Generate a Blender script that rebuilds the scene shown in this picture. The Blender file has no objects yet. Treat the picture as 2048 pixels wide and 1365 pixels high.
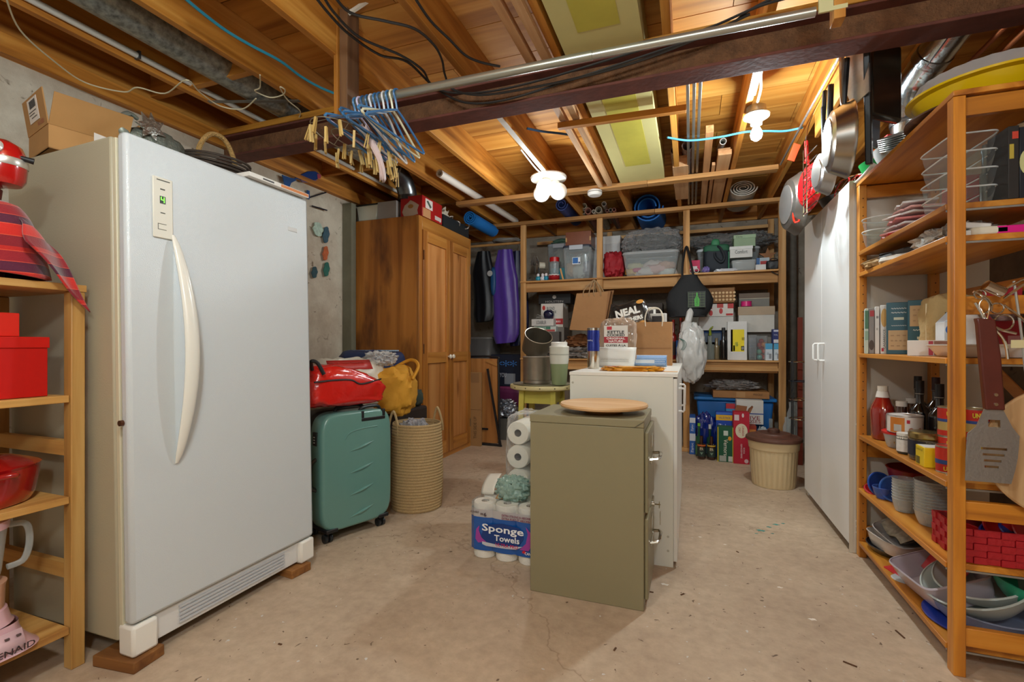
import bpy, math, random
from mathutils import Vector, Matrix, noise as mn
R=random.Random(7)
pi=math.pi
def rad(d): return math.radians(d)
# ---------------------------------------------------------------- camera
F=957.0; CX=1024.0; CY=690.0; EYE=1.1
TH=math.atan((1380-1024)/F); S_=math.sin(TH); C_=math.cos(TH)
cam=bpy.data.cameras.new('camera'); co=bpy.data.objects.new('camera',cam); bpy.context.scene.collection.objects.link(co)
co.location=(0,0,EYE); co.rotation_euler=(pi/2,0,TH)
cam.sensor_fit='HORIZONTAL'; cam.sensor_width=36; cam.lens=F/2048*36; cam.shift_y=7.5/2048; cam.clip_start=.02
bpy.context.scene.camera=co
vs=bpy.context.scene.view_settings; vs.view_transform='Standard'; vs.look='None'; vs.gamma=1; vs.use_curve_mapping=False
vs.exposure=0.38
w=bpy.data.worlds.new('world'); bpy.context.scene.world=w; w.use_nodes=True
w.node_tree.nodes['Background'].inputs[0].default_value=(.9,.96,1,1); w.node_tree.nodes['Background'].inputs[1].default_value=.25
def light(loc,power,col=(1,.86,.68),r=.05):
    l=bpy.data.lights.new('bulb_or_fill_light','POINT'); l.energy=power; l.color=col; l.shadow_soft_size=r
    o=bpy.data.objects.new('bulb_or_fill_light',l); o.location=loc; bpy.context.scene.collection.objects.link(o); return o
light((.375,3.2,2.33),50,(.82,.96,1),.045)      # bare bulb on the joist
light((-1.13,3.74,2.24),15,(.9,.97,1),.08)     # lit globe of the three-globe fixture
light((-.75,.35,2.3),37,(.84,.955,1),.09)         # ceiling bulb above and behind the camera
light((.35,-.75,2.2),53,(.84,.955,1),.12)          # added fill light behind the camera, no fixture stands there
# ---------------------------------------------------------------- helpers
def P(u,v,x=None,y=None,z=None):
    a=(u-CX)/F; dx=-S_+a*C_; dy=C_+a*S_; dz=-(v-CY)/F
    t= x/dx if x is not None else (y/dy if y is not None else (z-EYE)/dz)
    return Vector((dx*t,dy*t,EYE+dz*t))
def lin(c):
    if isinstance(c,str):
        c=[int(c[i:i+2],16)/255 for i in (0,2,4)]
        return tuple((x/12.92 if x<=.04045 else ((x+.055)/1.055)**2.4) for x in c)
    return tuple(c)
_m={}
def nt(name):
    m=bpy.data.materials.new(name); m.use_nodes=True; t=m.node_tree
    b=t.nodes['Principled BSDF']; return m,t,b
def mat(col,rough=.5,metal=0,noise=0,nscale=8,bump=0,bscale=60,coat=0,emit=0,sheen=0,spec=None,name='surface',stretch=(1,1,1)):
    k=('m',str(col),rough,metal,noise,nscale,bump,bscale,coat,emit,sheen,stretch)
    if k in _m: return _m[k]
    m,t,b=nt(name); L=t.links; c=lin(col)
    b.inputs['Base Color'].default_value=(*c,1); b.inputs['Roughness'].default_value=rough; b.inputs['Metallic'].default_value=metal
    if coat: b.inputs['Coat Weight'].default_value=coat; b.inputs['Coat Roughness'].default_value=.12
    if sheen: b.inputs['Sheen Weight'].default_value=sheen
    if spec is not None: b.inputs['Specular IOR Level'].default_value=spec
    if emit: b.inputs['Emission Color'].default_value=(*c,1); b.inputs['Emission Strength'].default_value=emit
    if noise or bump:
        tc=t.nodes.new('ShaderNodeTexCoord'); mp=t.nodes.new('ShaderNodeMapping'); mp.inputs['Scale'].default_value=stretch
        L.new(tc.outputs['Object'],mp.inputs[0])
    if noise:
        n=t.nodes.new('ShaderNodeTexNoise'); n.inputs['Scale'].default_value=nscale; n.inputs['Detail'].default_value=6; n.inputs['Roughness'].default_value=.62
        L.new(mp.outputs[0],n.inputs['Vector'])
        r=t.nodes.new('ShaderNodeValToRGB'); r.color_ramp.elements[0].position=.3; r.color_ramp.elements[1].position=.7
        r.color_ramp.elements[0].color=(*[x*(1-noise) for x in c],1); r.color_ramp.elements[1].color=(*[min(1,x*(1+noise*.5)) for x in c],1)
        L.new(n.outputs[0],r.inputs[0]); L.new(r.outputs[0],b.inputs['Base Color'])
    if bump:
        n2=t.nodes.new('ShaderNodeTexNoise'); n2.inputs['Scale'].default_value=bscale; n2.inputs['Detail'].default_value=3
        L.new(mp.outputs[0],n2.inputs['Vector'])
        bp=t.nodes.new('ShaderNodeBump'); bp.inputs['Strength'].default_value=bump; bp.inputs['Distance'].default_value=.01
        L.new(n2.outputs[0],bp.inputs['Height']); L.new(bp.outputs[0],b.inputs['Normal'])
    _m[k]=m; return m
def wood(cd,cm,cl,axis='y',rough=.55,sc=1.0,knots=1,coat=0,stain=0):
    k=('w',cd,cm,cl,axis,rough,sc,knots,coat,stain)
    if k in _m: return _m[k]
    m,t,b=nt('wood'); L=t.links
    tc=t.nodes.new('ShaderNodeTexCoord'); oi=t.nodes.new('ShaderNodeObjectInfo')
    ad=t.nodes.new('ShaderNodeVectorMath'); ad.operation='ADD'
    mu=t.nodes.new('ShaderNodeVectorMath'); mu.operation='SCALE'; mu.inputs['Scale'].default_value=9
    L.new(oi.outputs['Random'],mu.inputs[0]); L.new(tc.outputs['Object'],ad.inputs[0]); L.new(mu.outputs[0],ad.inputs[1])
    def mapped(g,x):
        mp=t.nodes.new('ShaderNodeMapping'); s=[x*sc]*3; s['xyz'.index(axis)]=g*sc; mp.inputs['Scale'].default_value=s
        L.new(ad.outputs[0],mp.inputs[0]); return mp
    n=t.nodes.new('ShaderNodeTexNoise'); n.inputs['Scale'].default_value=1; n.inputs['Detail'].default_value=7; n.inputs['Distortion'].default_value=.6
    L.new(mapped(.9,16).outputs[0],n.inputs['Vector'])
    r=t.nodes.new('ShaderNodeValToRGB'); e=r.color_ramp.elements; e[0].position=.3; e[0].color=(*lin(cd),1); e[1].position=.72; e[1].color=(*lin(cl),1)
    q=e.new(.5); q.color=(*lin(cm),1); L.new(n.outputs[0],r.inputs[0]); out=r.outputs[0]
    if knots:
        v=t.nodes.new('ShaderNodeTexVoronoi'); v.inputs['Scale'].default_value=1; L.new(mapped(1.5,5).outputs[0],v.inputs['Vector'])
        kr=t.nodes.new('ShaderNodeValToRGB'); kr.color_ramp.elements[0].position=.05; kr.color_ramp.elements[0].color=(.28,.16,.1,1); kr.color_ramp.elements[1].position=.13; kr.color_ramp.elements[1].color=(1,1,1,1)
        L.new(v.outputs['Distance'],kr.inputs[0]); mx=t.nodes.new('ShaderNodeMixRGB'); mx.blend_type='MULTIPLY'; mx.inputs[0].default_value=.9
        L.new(out,mx.inputs[1]); L.new(kr.outputs[0],mx.inputs[2]); out=mx.outputs[0]
    if stain:
        n3=t.nodes.new('ShaderNodeTexNoise'); n3.inputs['Scale'].default_value=2.2; n3.inputs['Detail'].default_value=5; L.new(mapped(1.5,5.5).outputs[0],n3.inputs['Vector'])
        sr=t.nodes.new('ShaderNodeValToRGB'); sr.color_ramp.elements[0].position=.34; sr.color_ramp.elements[0].color=(.16,.09,.05,1); sr.color_ramp.elements[1].position=.5; sr.color_ramp.elements[1].color=(1,1,1,1)
        L.new(n3.outputs[0],sr.inputs[0]); mx=t.nodes.new('ShaderNodeMixRGB'); mx.blend_type='MULTIPLY'; mx.inputs[0].default_value=stain
        L.new(out,mx.inputs[1]); L.new(sr.outputs[0],mx.inputs[2]); out=mx.outputs[0]
    hs=t.nodes.new('ShaderNodeHueSaturation'); ma=t.nodes.new('ShaderNodeMapRange'); ma.inputs['To Min'].default_value=.82; ma.inputs['To Max'].default_value=1.12
    L.new(oi.outputs['Random'],ma.inputs[0]); L.new(ma.outputs[0],hs.inputs['Value']); L.new(out,hs.inputs['Color']); L.new(hs.outputs[0],b.inputs['Base Color'])
    b.inputs['Roughness'].default_value=rough
    if coat: b.inputs['Coat Weight'].default_value=coat; b.inputs['Coat Roughness'].default_value=.25
    bp=t.nodes.new('ShaderNodeBump'); bp.inputs['Strength'].default_value=.15; bp.inputs['Distance'].default_value=.004; L.new(n.outputs[0],bp.inputs['Height']); L.new(bp.outputs[0],b.inputs['Normal'])
    _m[k]=m; return m
def clear(col='ffffff',fac=.12,rough=.06,body='f0f4f4',bump=0,bscale=20,mx_=.5):
    k=('c',col,fac,rough,body,bump,bscale,mx_)
    if k in _m: return _m[k]
    m,t,b=nt('clear'); L=t.links; b.inputs['Base Color'].default_value=(*lin(body),1); b.inputs['Roughness'].default_value=rough; b.inputs['Specular IOR Level'].default_value=.8
    tr=t.nodes.new('ShaderNodeBsdfTransparent'); tr.inputs[0].default_value=(*lin(col),1)
    fr=t.nodes.new('ShaderNodeLayerWeight'); fr.inputs[0].default_value=.35
    mr=t.nodes.new('ShaderNodeMapRange'); mr.inputs['To Min'].default_value=fac; mr.inputs['To Max'].default_value=min(1,fac+mx_)
    L.new(fr.outputs['Facing'],mr.inputs[0]); mx=t.nodes.new('ShaderNodeMixShader'); L.new(mr.outputs[0],mx.inputs[0]); L.new(tr.outputs[0],mx.inputs[1]); L.new(b.outputs[0],mx.inputs[2])
    L.new(mx.outputs[0],t.nodes['Material Output'].inputs[0])
    if bump:
        tc=t.nodes.new('ShaderNodeTexCoord'); n2=t.nodes.new('ShaderNodeTexNoise'); n2.inputs['Scale'].default_value=bscale; L.new(tc.outputs['Object'],n2.inputs['Vector'])
        bp=t.nodes.new('ShaderNodeBump'); bp.inputs['Strength'].default_value=bump; bp.inputs['Distance'].default_value=.03; L.new(n2.outputs[0],bp.inputs['Height']); L.new(bp.outputs[0],b.inputs['Normal'])
    _m[k]=m; return m
class G:
    def __init__(s): s.v=[]; s.f=[]
    def box(s,x0,x1,y0,y1,z0,z1,m=None):
        n=len(s.v); p=[(x,y,z) for z in (z0,z1) for y in (y0,y1) for x in (x0,x1)]
        if m is not None: p=[tuple(m@Vector(q)) for q in p]
        s.v+=p; s.f+=[tuple(n+i for i in q) for q in ((0,2,3,1),(4,5,7,6),(0,1,5,4),(2,6,7,3),(0,4,6,2),(1,3,7,5))]; return s
    def bar(s,a,b,w,h,up=(0,0,1)):
        a=Vector(a); b=Vector(b); d=(b-a); L=d.length; d.normalize(); u=Vector(up)
        if abs(d.dot(u))>.98: u=Vector((0,1,0))
        x=d.cross(u).normalized(); zz=x.cross(d).normalized()
        m=Matrix((x,d,zz)).transposed().to_4x4(); m.translation=a
        return s.box(-w/2,w/2,0,L,-h/2,h/2,m)
    def cyl(s,a,b,r0,r1=None,n=16,cap=True):
        if r1 is None: r1=r0
        a=Vector(a); b=Vector(b); return s.tube([a,b],[r0,r1],n,cap)
    def tube(s,pts,r,n=8,cap=True,closed=False):
        pts=[Vector(p) for p in pts]; k=len(pts); rs=r if isinstance(r,(list,tuple)) else [r]*k
        base=len(s.v); pn=None
        for i,p in enumerate(pts):
            if closed: d=pts[(i+1)%k]-pts[i-1]
            else: d=pts[min(i+1,k-1)]-pts[max(i-1,0)]
            d.normalize()
            if pn is None:
                pn=d.orthogonal().normalized()
            else:
                pn=(pn-d*pn.dot(d)); pn.normalize()
            q=d.cross(pn)
            for j in range(n):
                an=2*pi*j/n; s.v.append(tuple(p+(pn*math.cos(an)+q*math.sin(an))*rs[i]))
        kk=k if closed else k-1
        for i in range(kk):
            i2=(i+1)%k
            for j in range(n):
                j2=(j+1)%n; s.f.append((base+i*n+j,base+i*n+j2,base+i2*n+j2,base+i2*n+j))
        if cap and not closed:
            s.f.append(tuple(base+j for j in reversed(range(n)))); s.f.append(tuple(base+(k-1)*n+j for j in range(n)))
        return s
    def lathe(s,prof,n=24,c=(0,0,0),sx=1,sy=1,cap=True,fn=None,m=None):
        base=len(s.v); k=len(prof)
        for (r,z) in prof:
            for j in range(n):
                an=2*pi*j/n; rr=r*(fn(an,z) if fn else 1); p=(c[0]+rr*sx*math.cos(an),c[1]+rr*sy*math.sin(an),c[2]+z)
                s.v.append(tuple(m@Vector(p)) if m is not None else p)
        for i in range(k-1):
            for j in range(n):
                j2=(j+1)%n; s.f.append((base+i*n+j,base+i*n+j2,base+(i+1)*n+j2,base+(i+1)*n+j))
        if cap:
            if prof[0][0]>1e-5: s.f.append(tuple(base+j for j in reversed(range(n))))
            if prof[-1][0]>1e-5: s.f.append(tuple(base+(k-1)*n+j for j in range(n)))
        return s
    def grid(s,fn,nu,nv,cu=False,cv=False):
        base=len(s.v)
        for i in range(nu):
            for j in range(nv): s.v.append(tuple(fn(i/(nu if cu else nu-1),j/(nv if cv else nv-1))))
        for i in range(nu if cu else nu-1):
            for j in range(nv if cv else nv-1):
                i2=(i+1)%nu; j2=(j+1)%nv; s.f.append((base+i*nv+j,base+i2*nv+j,base+i2*nv+j2,base+i*nv+j2))
        return s
    def blob(s,c,r,amp=.1,fr=3,seed=0,pw=1.0,n=20,flat=None):
        c=Vector(c)
        def fn(u,v):
            th=2*pi*u; ph=pi*(v-.5)
            sg=lambda x,p: math.copysign(abs(x)**p,x)
            d=Vector((sg(math.cos(ph),pw)*sg(math.cos(th),pw),sg(math.cos(ph),pw)*sg(math.sin(th),pw),sg(math.sin(ph),pw)))
            k=1+amp*mn.noise(d*fr+Vector((seed*3.1,seed*1.7,seed)))+amp*.5*mn.noise(d*fr*2.7+Vector((seed,seed*2,7)))
            p=Vector((d.x*r[0],d.y*r[1],d.z*r[2]))*k+c
            if flat is not None: p.z=max(p.z,flat)
            return p
        return s.grid(fn,n*2,n,cu=True)
    def prism(s,poly,t0,t1,ax='y',m=None):
        n=len(poly); base=len(s.v)
        for t in (t0,t1):
            for (a,b) in poly:
                p={'y':(a,t,b),'x':(t,a,b),'z':(a,b,t)}[ax]
                s.v.append(tuple(m@Vector(p)) if m is not None else p)
        fl=(ax=='y')
        A=tuple(base+i for i in range(n)); B=tuple(base+n+i for i in reversed(range(n)))
        s.f.append(A); s.f.append(B)
        for i in range(n):
            j=(i+1)%n; s.f.append((base+i,base+n+i,base+n+j,base+j))
        return s
def mesh(name,g,material,smooth=True,ang=38):
    me=bpy.data.meshes.new(name); me.from_pydata([tuple(x) for x in g.v],[],g.f); me.update()
    if material: me.materials.append(material)
    import bmesh
    bm=bmesh.new(); bm.from_mesh(me); bmesh.ops.recalc_face_normals(bm,faces=bm.faces); bm.to_mesh(me); bm.free()
    if smooth:
        me.polygons.foreach_set('use_smooth',[True]*len(me.polygons)); me.set_sharp_from_angle(angle=rad(ang))
    return me
def link(o,parent=None):
    bpy.context.scene.collection.objects.link(o)
    if parent: o.parent=parent
    return o
def mods(o,bev=0,sub=0,solid=0,seg=2):
    if solid: q=o.modifiers.new('solid','SOLIDIFY'); q.thickness=solid; q.offset=0
    if bev: q=o.modifiers.new('bevel','BEVEL'); q.width=bev; q.segments=seg; q.limit_method='ANGLE'
    if sub: q=o.modifiers.new('subdivision','SUBSURF'); q.levels=sub; q.render_levels=sub
def part(name,g,material,parent,label=None,bev=0,sub=0,solid=0,loc=None,rot=None,smooth=True):
    o=link(bpy.data.objects.new(name,mesh(name,g,material,smooth)),parent); mods(o,bev,sub,solid)
    if label: o['label']=label
    if loc is not None: o.location=loc
    if rot is not None: o.rotation_euler=rot
    return o
def tag(o,label,cat,group=None):
    o['label']=label; o['category']=cat
    if group: o['group']=group
    return o
def thing(name,label,cat,loc=(0,0,0),rz=0,group=None,rot=None):
    o=link(bpy.data.objects.new(name,None)); o.location=loc; o.rotation_euler=rot if rot else (0,0,rz); o.empty_display_size=.05
    return tag(o,label,cat,group)
def solo(name,g,material,label,cat,loc=(0,0,0),rz=0,group=None,rot=None,bev=0,sub=0,solid=0):
    o=part(name,g,material,None,bev=bev,sub=sub,solid=solid); o.location=loc; o.rotation_euler=rot if rot else (0,0,rz)
    return tag(o,label,cat,group)
def dup(o,loc=None,rz=None,label=None):
    def cp(x,par):
        c=x.copy(); link(c); c.parent=par
        for k in x.children: cp(k,c)
        return c
    kids=list(o.children); c=o.copy(); link(c)
    for k in kids: cp(k,c)
    if loc is not None: c.location=loc
    if rz is not None: c.rotation_euler=rz if isinstance(rz,(tuple,list)) else (0,0,rz)
    if label: c['label']=label
    return c
def struct(name,g,material,label=None,bev=0):
    o=part(name,g,material,None,bev=bev); o['kind']='structure'
    if label: o['label']=label
    return o
FR={'f':lambda W,D,H,x,z,e:((x,-D/2-e,z),(pi/2,0,0)),'r':lambda W,D,H,x,z,e:((W/2+e,x,z),(pi/2,0,pi/2)),
    'l':lambda W,D,H,x,z,e:((-W/2-e,-x,z),(pi/2,0,-pi/2)),'t':lambda W,D,H,x,z,e:((x,z-D/2,H+e),(0,0,0))}
def text(s,parent,dims,face,u,v,wf,hf,col,rot=0,e=.0011,name='lettering',bold=0,rough=.6,shear=0):
    """lettering fitted into a wf x hf share of a face; u,v centre as shares of the face"""
    W,D,H=dims; fw={'f':W,'t':W}.get(face,D); fh=D if face=='t' else H
    c=bpy.data.curves.new('t','FONT'); c.body=s; c.size=1; c.align_x='CENTER'; c.align_y='CENTER'; c.resolution_u=2; c.offset=bold; c.shear=shear; c.space_line=.8
    o=bpy.data.objects.new('t',c); me=bpy.data.meshes.new_from_object(o); bpy.data.objects.remove(o); bpy.data.curves.remove(c)
    xs=[p.co.x for p in me.vertices]; ys=[p.co.y for p in me.vertices]
    if not xs: return
    w=max(xs)-min(xs); h=max(ys)-min(ys); mx=(max(xs)+min(xs))/2; my=(max(ys)+min(ys))/2
    kx=fw*wf/w; ky=fh*hf/h
    if rot in (90,-90): kx=fh*hf/w; ky=fw*wf/h
    ca,sa=math.cos(rad(rot)),math.sin(rad(rot))
    for p in me.vertices:
        x=(p.co.x-mx)*kx; y=(p.co.y-my)*ky; p.co.x=x*ca-y*sa; p.co.y=x*sa+y*ca; p.co.z=0
    me.materials.append(mat(col,rough)); me.name=name
    o=link(bpy.data.objects.new(name,me),parent); loc,ro=FR[face](W,D,H,(u-.5)*fw,v*fh,e); o.location=loc; o.rotation_euler=ro; return o
def panel(parent,dims,face,u0,u1,v0,v1,col,e=.0006,name='printed_panel',rough=.55,poly=None,m=None):
    W,D,H=dims; fw={'f':W,'t':W}.get(face,D); fh=D if face=='t' else H
    g=G()
    if poly: g.prism([((a-.5)*(u1-u0)*fw,(b-.5)*(v1-v0)*fh) for a,b in poly],-.0004,.0004,'z')
    else: g.box(-(u1-u0)*fw/2,(u1-u0)*fw/2,-(v1-v0)*fh/2,(v1-v0)*fh/2,-.0004,.0004)
    o=part(name,g,m or mat(col,rough),parent,smooth=False); loc,ro=FR[face](W,D,H,((u0+u1)/2-.5)*fw,(v0+v1)/2*fh,e); o.location=loc; o.rotation_euler=ro; return o
ROUND=[(.5+.5*math.cos(2*pi*i/20),.5+.5*math.sin(2*pi*i/20)) for i in range(20)]
def carton(name,label,cat,loc,dims,col,rz=0,panels=(),texts=(),lid=None,group=None,rough=.6,rot=None,m=None,bev=.002):
    """box whose local front is -Y; dims = width, depth, height"""
    t=thing(name,label,cat,loc,rz,group,rot); W,D,H=dims
    hb=H if not lid else H-lid[0]
    part('body',G().box(-W/2,W/2,-D/2,D/2,0,hb),m or mat(col,rough,noise=.08,nscale=9),t,bev=bev)
    if lid: part('lid',G().box(-W/2-.004,W/2+.004,-D/2-.004,D/2+.004,hb-.001,H),mat(lid[1],rough,noise=.08),t,bev=bev)
    for p in panels: panel(t,dims,*p[:6],e=.0052 if lid and p[3]>.8 else .0006,poly=ROUND if len(p)>6 else None)
    for x in texts: text(x[0],t,dims,*x[1:7],rot=x[7] if len(x)>7 else 0,e=.0022 if not lid else .0062)
    return t
# ---------------------------------------------------------------- setting
def floor_mat():
    m,t,b=nt('concrete_floor'); L=t.links; tc=t.nodes.new('ShaderNodeTexCoord')
    def N(s,d=6,r=.6,dist=0):
        n=t.nodes.new('ShaderNodeTexNoise'); n.inputs['Scale'].default_value=s; n.inputs['Detail'].default_value=d; n.inputs['Roughness'].default_value=r; n.inputs['Distortion'].default_value=dist
        L.new(tc.outputs['Object'],n.inputs['Vector']); return n
    def ramp(n,p0,c0,p1,c1):
        r=t.nodes.new('ShaderNodeValToRGB'); r.color_ramp.elements[0].position=p0; r.color_ramp.elements[0].color=(*c0,1); r.color_ramp.elements[1].position=p1; r.color_ramp.elements[1].color=(*c1,1); L.new(n.outputs[0],r.inputs[0]); return r
    def mixm(a,b_,f=1,mode='MULTIPLY'):
        x=t.nodes.new('ShaderNodeMixRGB'); x.blend_type=mode; x.inputs[0].default_value=f; L.new(a,x.inputs[1]); L.new(b_,x.inputs[2]); return x.outputs[0]
    base=ramp(N(1.7),.3,lin('b39c85'),.7,lin('cfb9a0')).outputs[0]
    fine=ramp(N(22),.35,(.86,.84,.82),.65,(1.04,1.04,1.04)).outputs[0]
    o=mixm(base,fine)
    st=ramp(N(3.3,8,.7,1.5),.62,(1,1,1),.72,(.80,.71,.58)).outputs[0]; o=mixm(o,st,.8)
    fl=ramp(N(42,2,.4),.735,(0,0,0),.75,(1,1,1)).outputs[0]
    x=t.nodes.new('ShaderNodeMixRGB'); L.new(fl,x.inputs[0]); L.new(o,x.inputs[1]); x.inputs[2].default_value=(.62,.6,.56,1); o=x.outputs[0]
    dk=ramp(N(33,2,.5,1),.27,(1,1,1),.285,(0,0,0)).outputs[0]
    x=t.nodes.new('ShaderNodeMixRGB'); L.new(dk,x.inputs[0]); L.new(o,x.inputs[1]); x.inputs[2].default_value=(.16,.1,.06,1); o=x.outputs[0]
    v=t.nodes.new('ShaderNodeTexVoronoi'); v.feature='DISTANCE_TO_EDGE'; v.inputs['Scale'].default_value=.8
    nn=N(3,4); ad=t.nodes.new('ShaderNodeMixRGB'); ad.inputs[0].default_value=.35; L.new(tc.outputs['Object'],ad.inputs[1]); L.new(nn.outputs['Color'],ad.inputs[2]); L.new(ad.outputs[0],v.inputs['Vector'])
    r=t.nodes.new('ShaderNodeValToRGB'); r.color_ramp.elements[0].position=.0; r.color_ramp.elements[0].color=(.62,.56,.5,1); r.color_ramp.elements[1].position=.004; r.color_ramp.elements[1].color=(1,1,1,1); L.new(v.outputs[0],r.inputs[0])
    o=mixm(o,r.outputs[0],.7); L.new(o,b.inputs['Base Color']); b.inputs['Roughness'].default_value=.62
    bp=t.nodes.new('ShaderNodeBump'); bp.inputs['Strength'].default_value=.25; bp.inputs['Distance'].default_value=.01; L.new(N(14).outputs[0],bp.inputs['Height']); L.new(bp.outputs[0],b.inputs['Normal'])
    return m
def wall_mat(c1,c2):
    m,t,b=nt('concrete_wall'); L=t.links; tc=t.nodes.new('ShaderNodeTexCoord')
    n=t.nodes.new('ShaderNodeTexNoise'); n.inputs['Scale'].default_value=2.6; n.inputs['Detail'].default_value=8; n.inputs['Roughness'].default_value=.68; L.new(tc.outputs['Object'],n.inputs['Vector'])
    r=t.nodes.new('ShaderNodeValToRGB'); r.color_ramp.elements[0].position=.34; r.color_ramp.elements[0].color=(*lin(c1),1); r.color_ramp.elements[1].position=.6; r.color_ramp.elements[1].color=(*lin(c2),1)
    L.new(n.outputs[0],r.inputs[0])
    n2=t.nodes.new('ShaderNodeTexNoise'); n2.inputs['Scale'].default_value=9; n2.inputs['Detail'].default_value=4; n2.inputs['Distortion'].default_value=1.4; L.new(tc.outputs['Object'],n2.inputs['Vector'])
    r2=t.nodes.new('ShaderNodeValToRGB'); r2.color_ramp.elements[0].position=.29; r2.color_ramp.elements[0].color=(.35,.3,.25,1); r2.color_ramp.elements[1].position=.36; r2.color_ramp.elements[1].color=(1,1,1,1); L.new(n2.outputs[0],r2.inputs[0])
    x=t.nodes.new('ShaderNodeMixRGB'); x.blend_type='MULTIPLY'; x.inputs[0].default_value=1; L.new(r.outputs[0],x.inputs[1]); L.new(r2.outputs[0],x.inputs[2]); L.new(x.outputs[0],b.inputs['Base Color'])
    b.inputs['Roughness'].default_value=.85; bp=t.nodes.new('ShaderNodeBump'); bp.inputs['Strength'].default_value=.6; bp.inputs['Distance'].default_value=.02; L.new(n.outputs[0],bp.inputs['Height']); L.new(bp.outputs[0],b.inputs['Normal'])
    return m
XL=-3.0; YB=6.15; XR=1.85; YF=-1.3; JB=2.54; SF=2.775
struct('floor',G().box(XL-.1,XR+.1,YF-.1,YB+.1,-.1,0),floor_mat())
CW=wall_mat('b5a590','d4cab6')
struct('wall_left',G().box(XL-.15,XL,YF,YB,0,2.44),CW,'rough cast concrete wall')
struct('wall_back',G().box(XL,XR,YB,YB+.15,0,SF),wall_mat('8e8172','aea08e'))
struct('wall_right',G().box(XR,XR+.15,YF,YB,0,2.56),wall_mat('70543a','8a6a4a'))
struct('wall_front',G().box(XL,XR,YF-.15,YF,0,2.56),mat('d8d0c4',.8,noise=.1))
JW=wood('8f5416','c07c2b','dc9f48','y',.6); JX=wood('8f5416','bd7a2c','d89a44','x',.6); JZ=wood('8f5416','c07c2b','dc9f48','z',.6)
BW=wood('9a5f1d','c98a38','dfa955','x',.62,sc=.6,knots=1)
struct('trim_1',G().box(XL-.15,XL+.05,YF,YB,2.44,2.475).box(XL-.15,XL+.035,YF,YB,2.476,2.54),JW,'mud sill plate on top of the concrete wall')
struct('trim_2',G().box(-2.998,-2.90,3.585,3.65,0,2.40),mat('7d7a66',.8,noise=.15),'grey green strip for the shadowed pilaster at the wall corner')  # shadowed pilaster, its shade is put into the grey green colour
ceil=struct('ceiling',G().box(XL-.15,XR+.15,YF-.15,YB+.15,SF+.02,SF+.1),mat('3a2412',.9))
y=YF
k=0
while y<YB:
    xs=[XL-.15,-1.9+(k%3)*.55,.2+(k%2)*.5,XR+.15]
    for a,b in zip(xs,xs[1:]):
        part('subfloor_board',G().box(a+.002,b-.002,y+.003,y+.297,SF,SF+.019),BW,ceil)
    y+=.3; k+=1
JX_=[-2.70,-2.19,-1.68,-1.15,-.64,-.12,.31,.72,1.18,1.62]
for x in JX_:
    part('joist',G().box(x,x+.038,YF,YB,JB,SF),JW,ceil,bev=.003)
for x0,x1 in zip([XL]+JX_,JX_[:2]):
    for yy in (1.9,3.3,4.4): part('blocking',G().box(x0+(.04 if x0>XL else 0),x1-.001,yy,yy+.038,JB+.02,SF-.002),JX,ceil)
part('blocking',G().box(-.08,.308,1.2,1.238,JB+.01,SF-.002),JX,ceil)
part('blocking',G().box(-.08,.308,1.75,1.788,JB+.01,SF-.002),JX,ceil)
part('blocking',G().box(1.22,1.618,2.62,2.658,JB+.005,SF-.002),JX,ceil)
# header boards between the joists at the rim
part('rim_board',G().box(XL,XR,YB-.04,YB-.002,JB,SF),JX,ceil)
# steel beam
bm_=thing('steel_beam','rusty brown steel I-beam crossing the whole room under the joists','beam',(0,2.395,2.355))
x0,x1=-2.998,XR-.002
part('web',G().box(x0,x1,-.006,.006,.014,.140),mat('7a5233',.9,noise=.45,nscale=14,bump=1,bscale=90),bm_)
FM=mat('6e3c30',.75,noise=.35,nscale=9,bump=.12,bscale=40)
part('lower_flange',G().box(x0,x1,-.065,.065,0,.014),FM,bm_,bev=.003)
part('upper_flange',G().box(x0,x1,-.065,.065,.132,.146),FM,bm_,bev=.003)
part('nailer_board',G().box(x0,x1,-.07,.07,.147,.184),wood('96601c','c8892e','e0a546','x',.6),bm_,bev=.002)
# yellow boxed-in duct
yb=thing('duct_enclosure','yellow painted drywall box running along the joists above the beam','duct box',(-.39,0,2.525))
part('board',G().box(-.185,.185,YF,4.29,0,.2),mat('d6cb8a',.6,noise=.06,nscale=3),yb)
part('paint_patch',G().box(-.09,.10,.2,2.15,-.002,0).box(-.09,.10,2.6,3.9,-.002,0),mat('c9bd4e',.6,noise=.1,nscale=5),yb,label='darker yellow painted strip')
for nm,x,z,lab in (('furring_strip',-.745,2.502,'pale narrow wood strip fixed under the joists left of the yellow duct box'),('furring_strip',-.665,2.502,'second wood strip hugging the left edge of the yellow duct box')):
    solo(nm,G().box(-.02,.02,.3 if x<-.7 else 1.0,4.27,0,.036),wood('a5744a','c99a6c','dcb68c','y',.6),lab,'wood strip',(x,0,z),bev=.002)
solo('cross_batten',G().box(-.38,.38,-.02,.02,0,.036),JX,'short wood batten nailed across the yellow duct box beyond the beam','wood strip',(-.40,2.95,2.46),rz=.05,bev=.002)
for i,x in enumerate((-.012,.022,.054)):
    solo('curtain_track',G().box(-.009,.009,2.55,5.25,0,.02).box(-.005,.005,2.55,5.25,.02,.026),mat('8d8378',.35,.8),'long grey metal track lying on the wood rails, %s of three'%('leftmost','middle','rightmost')[i],'metal track',(x,0,2.542),bev=.002)
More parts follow.
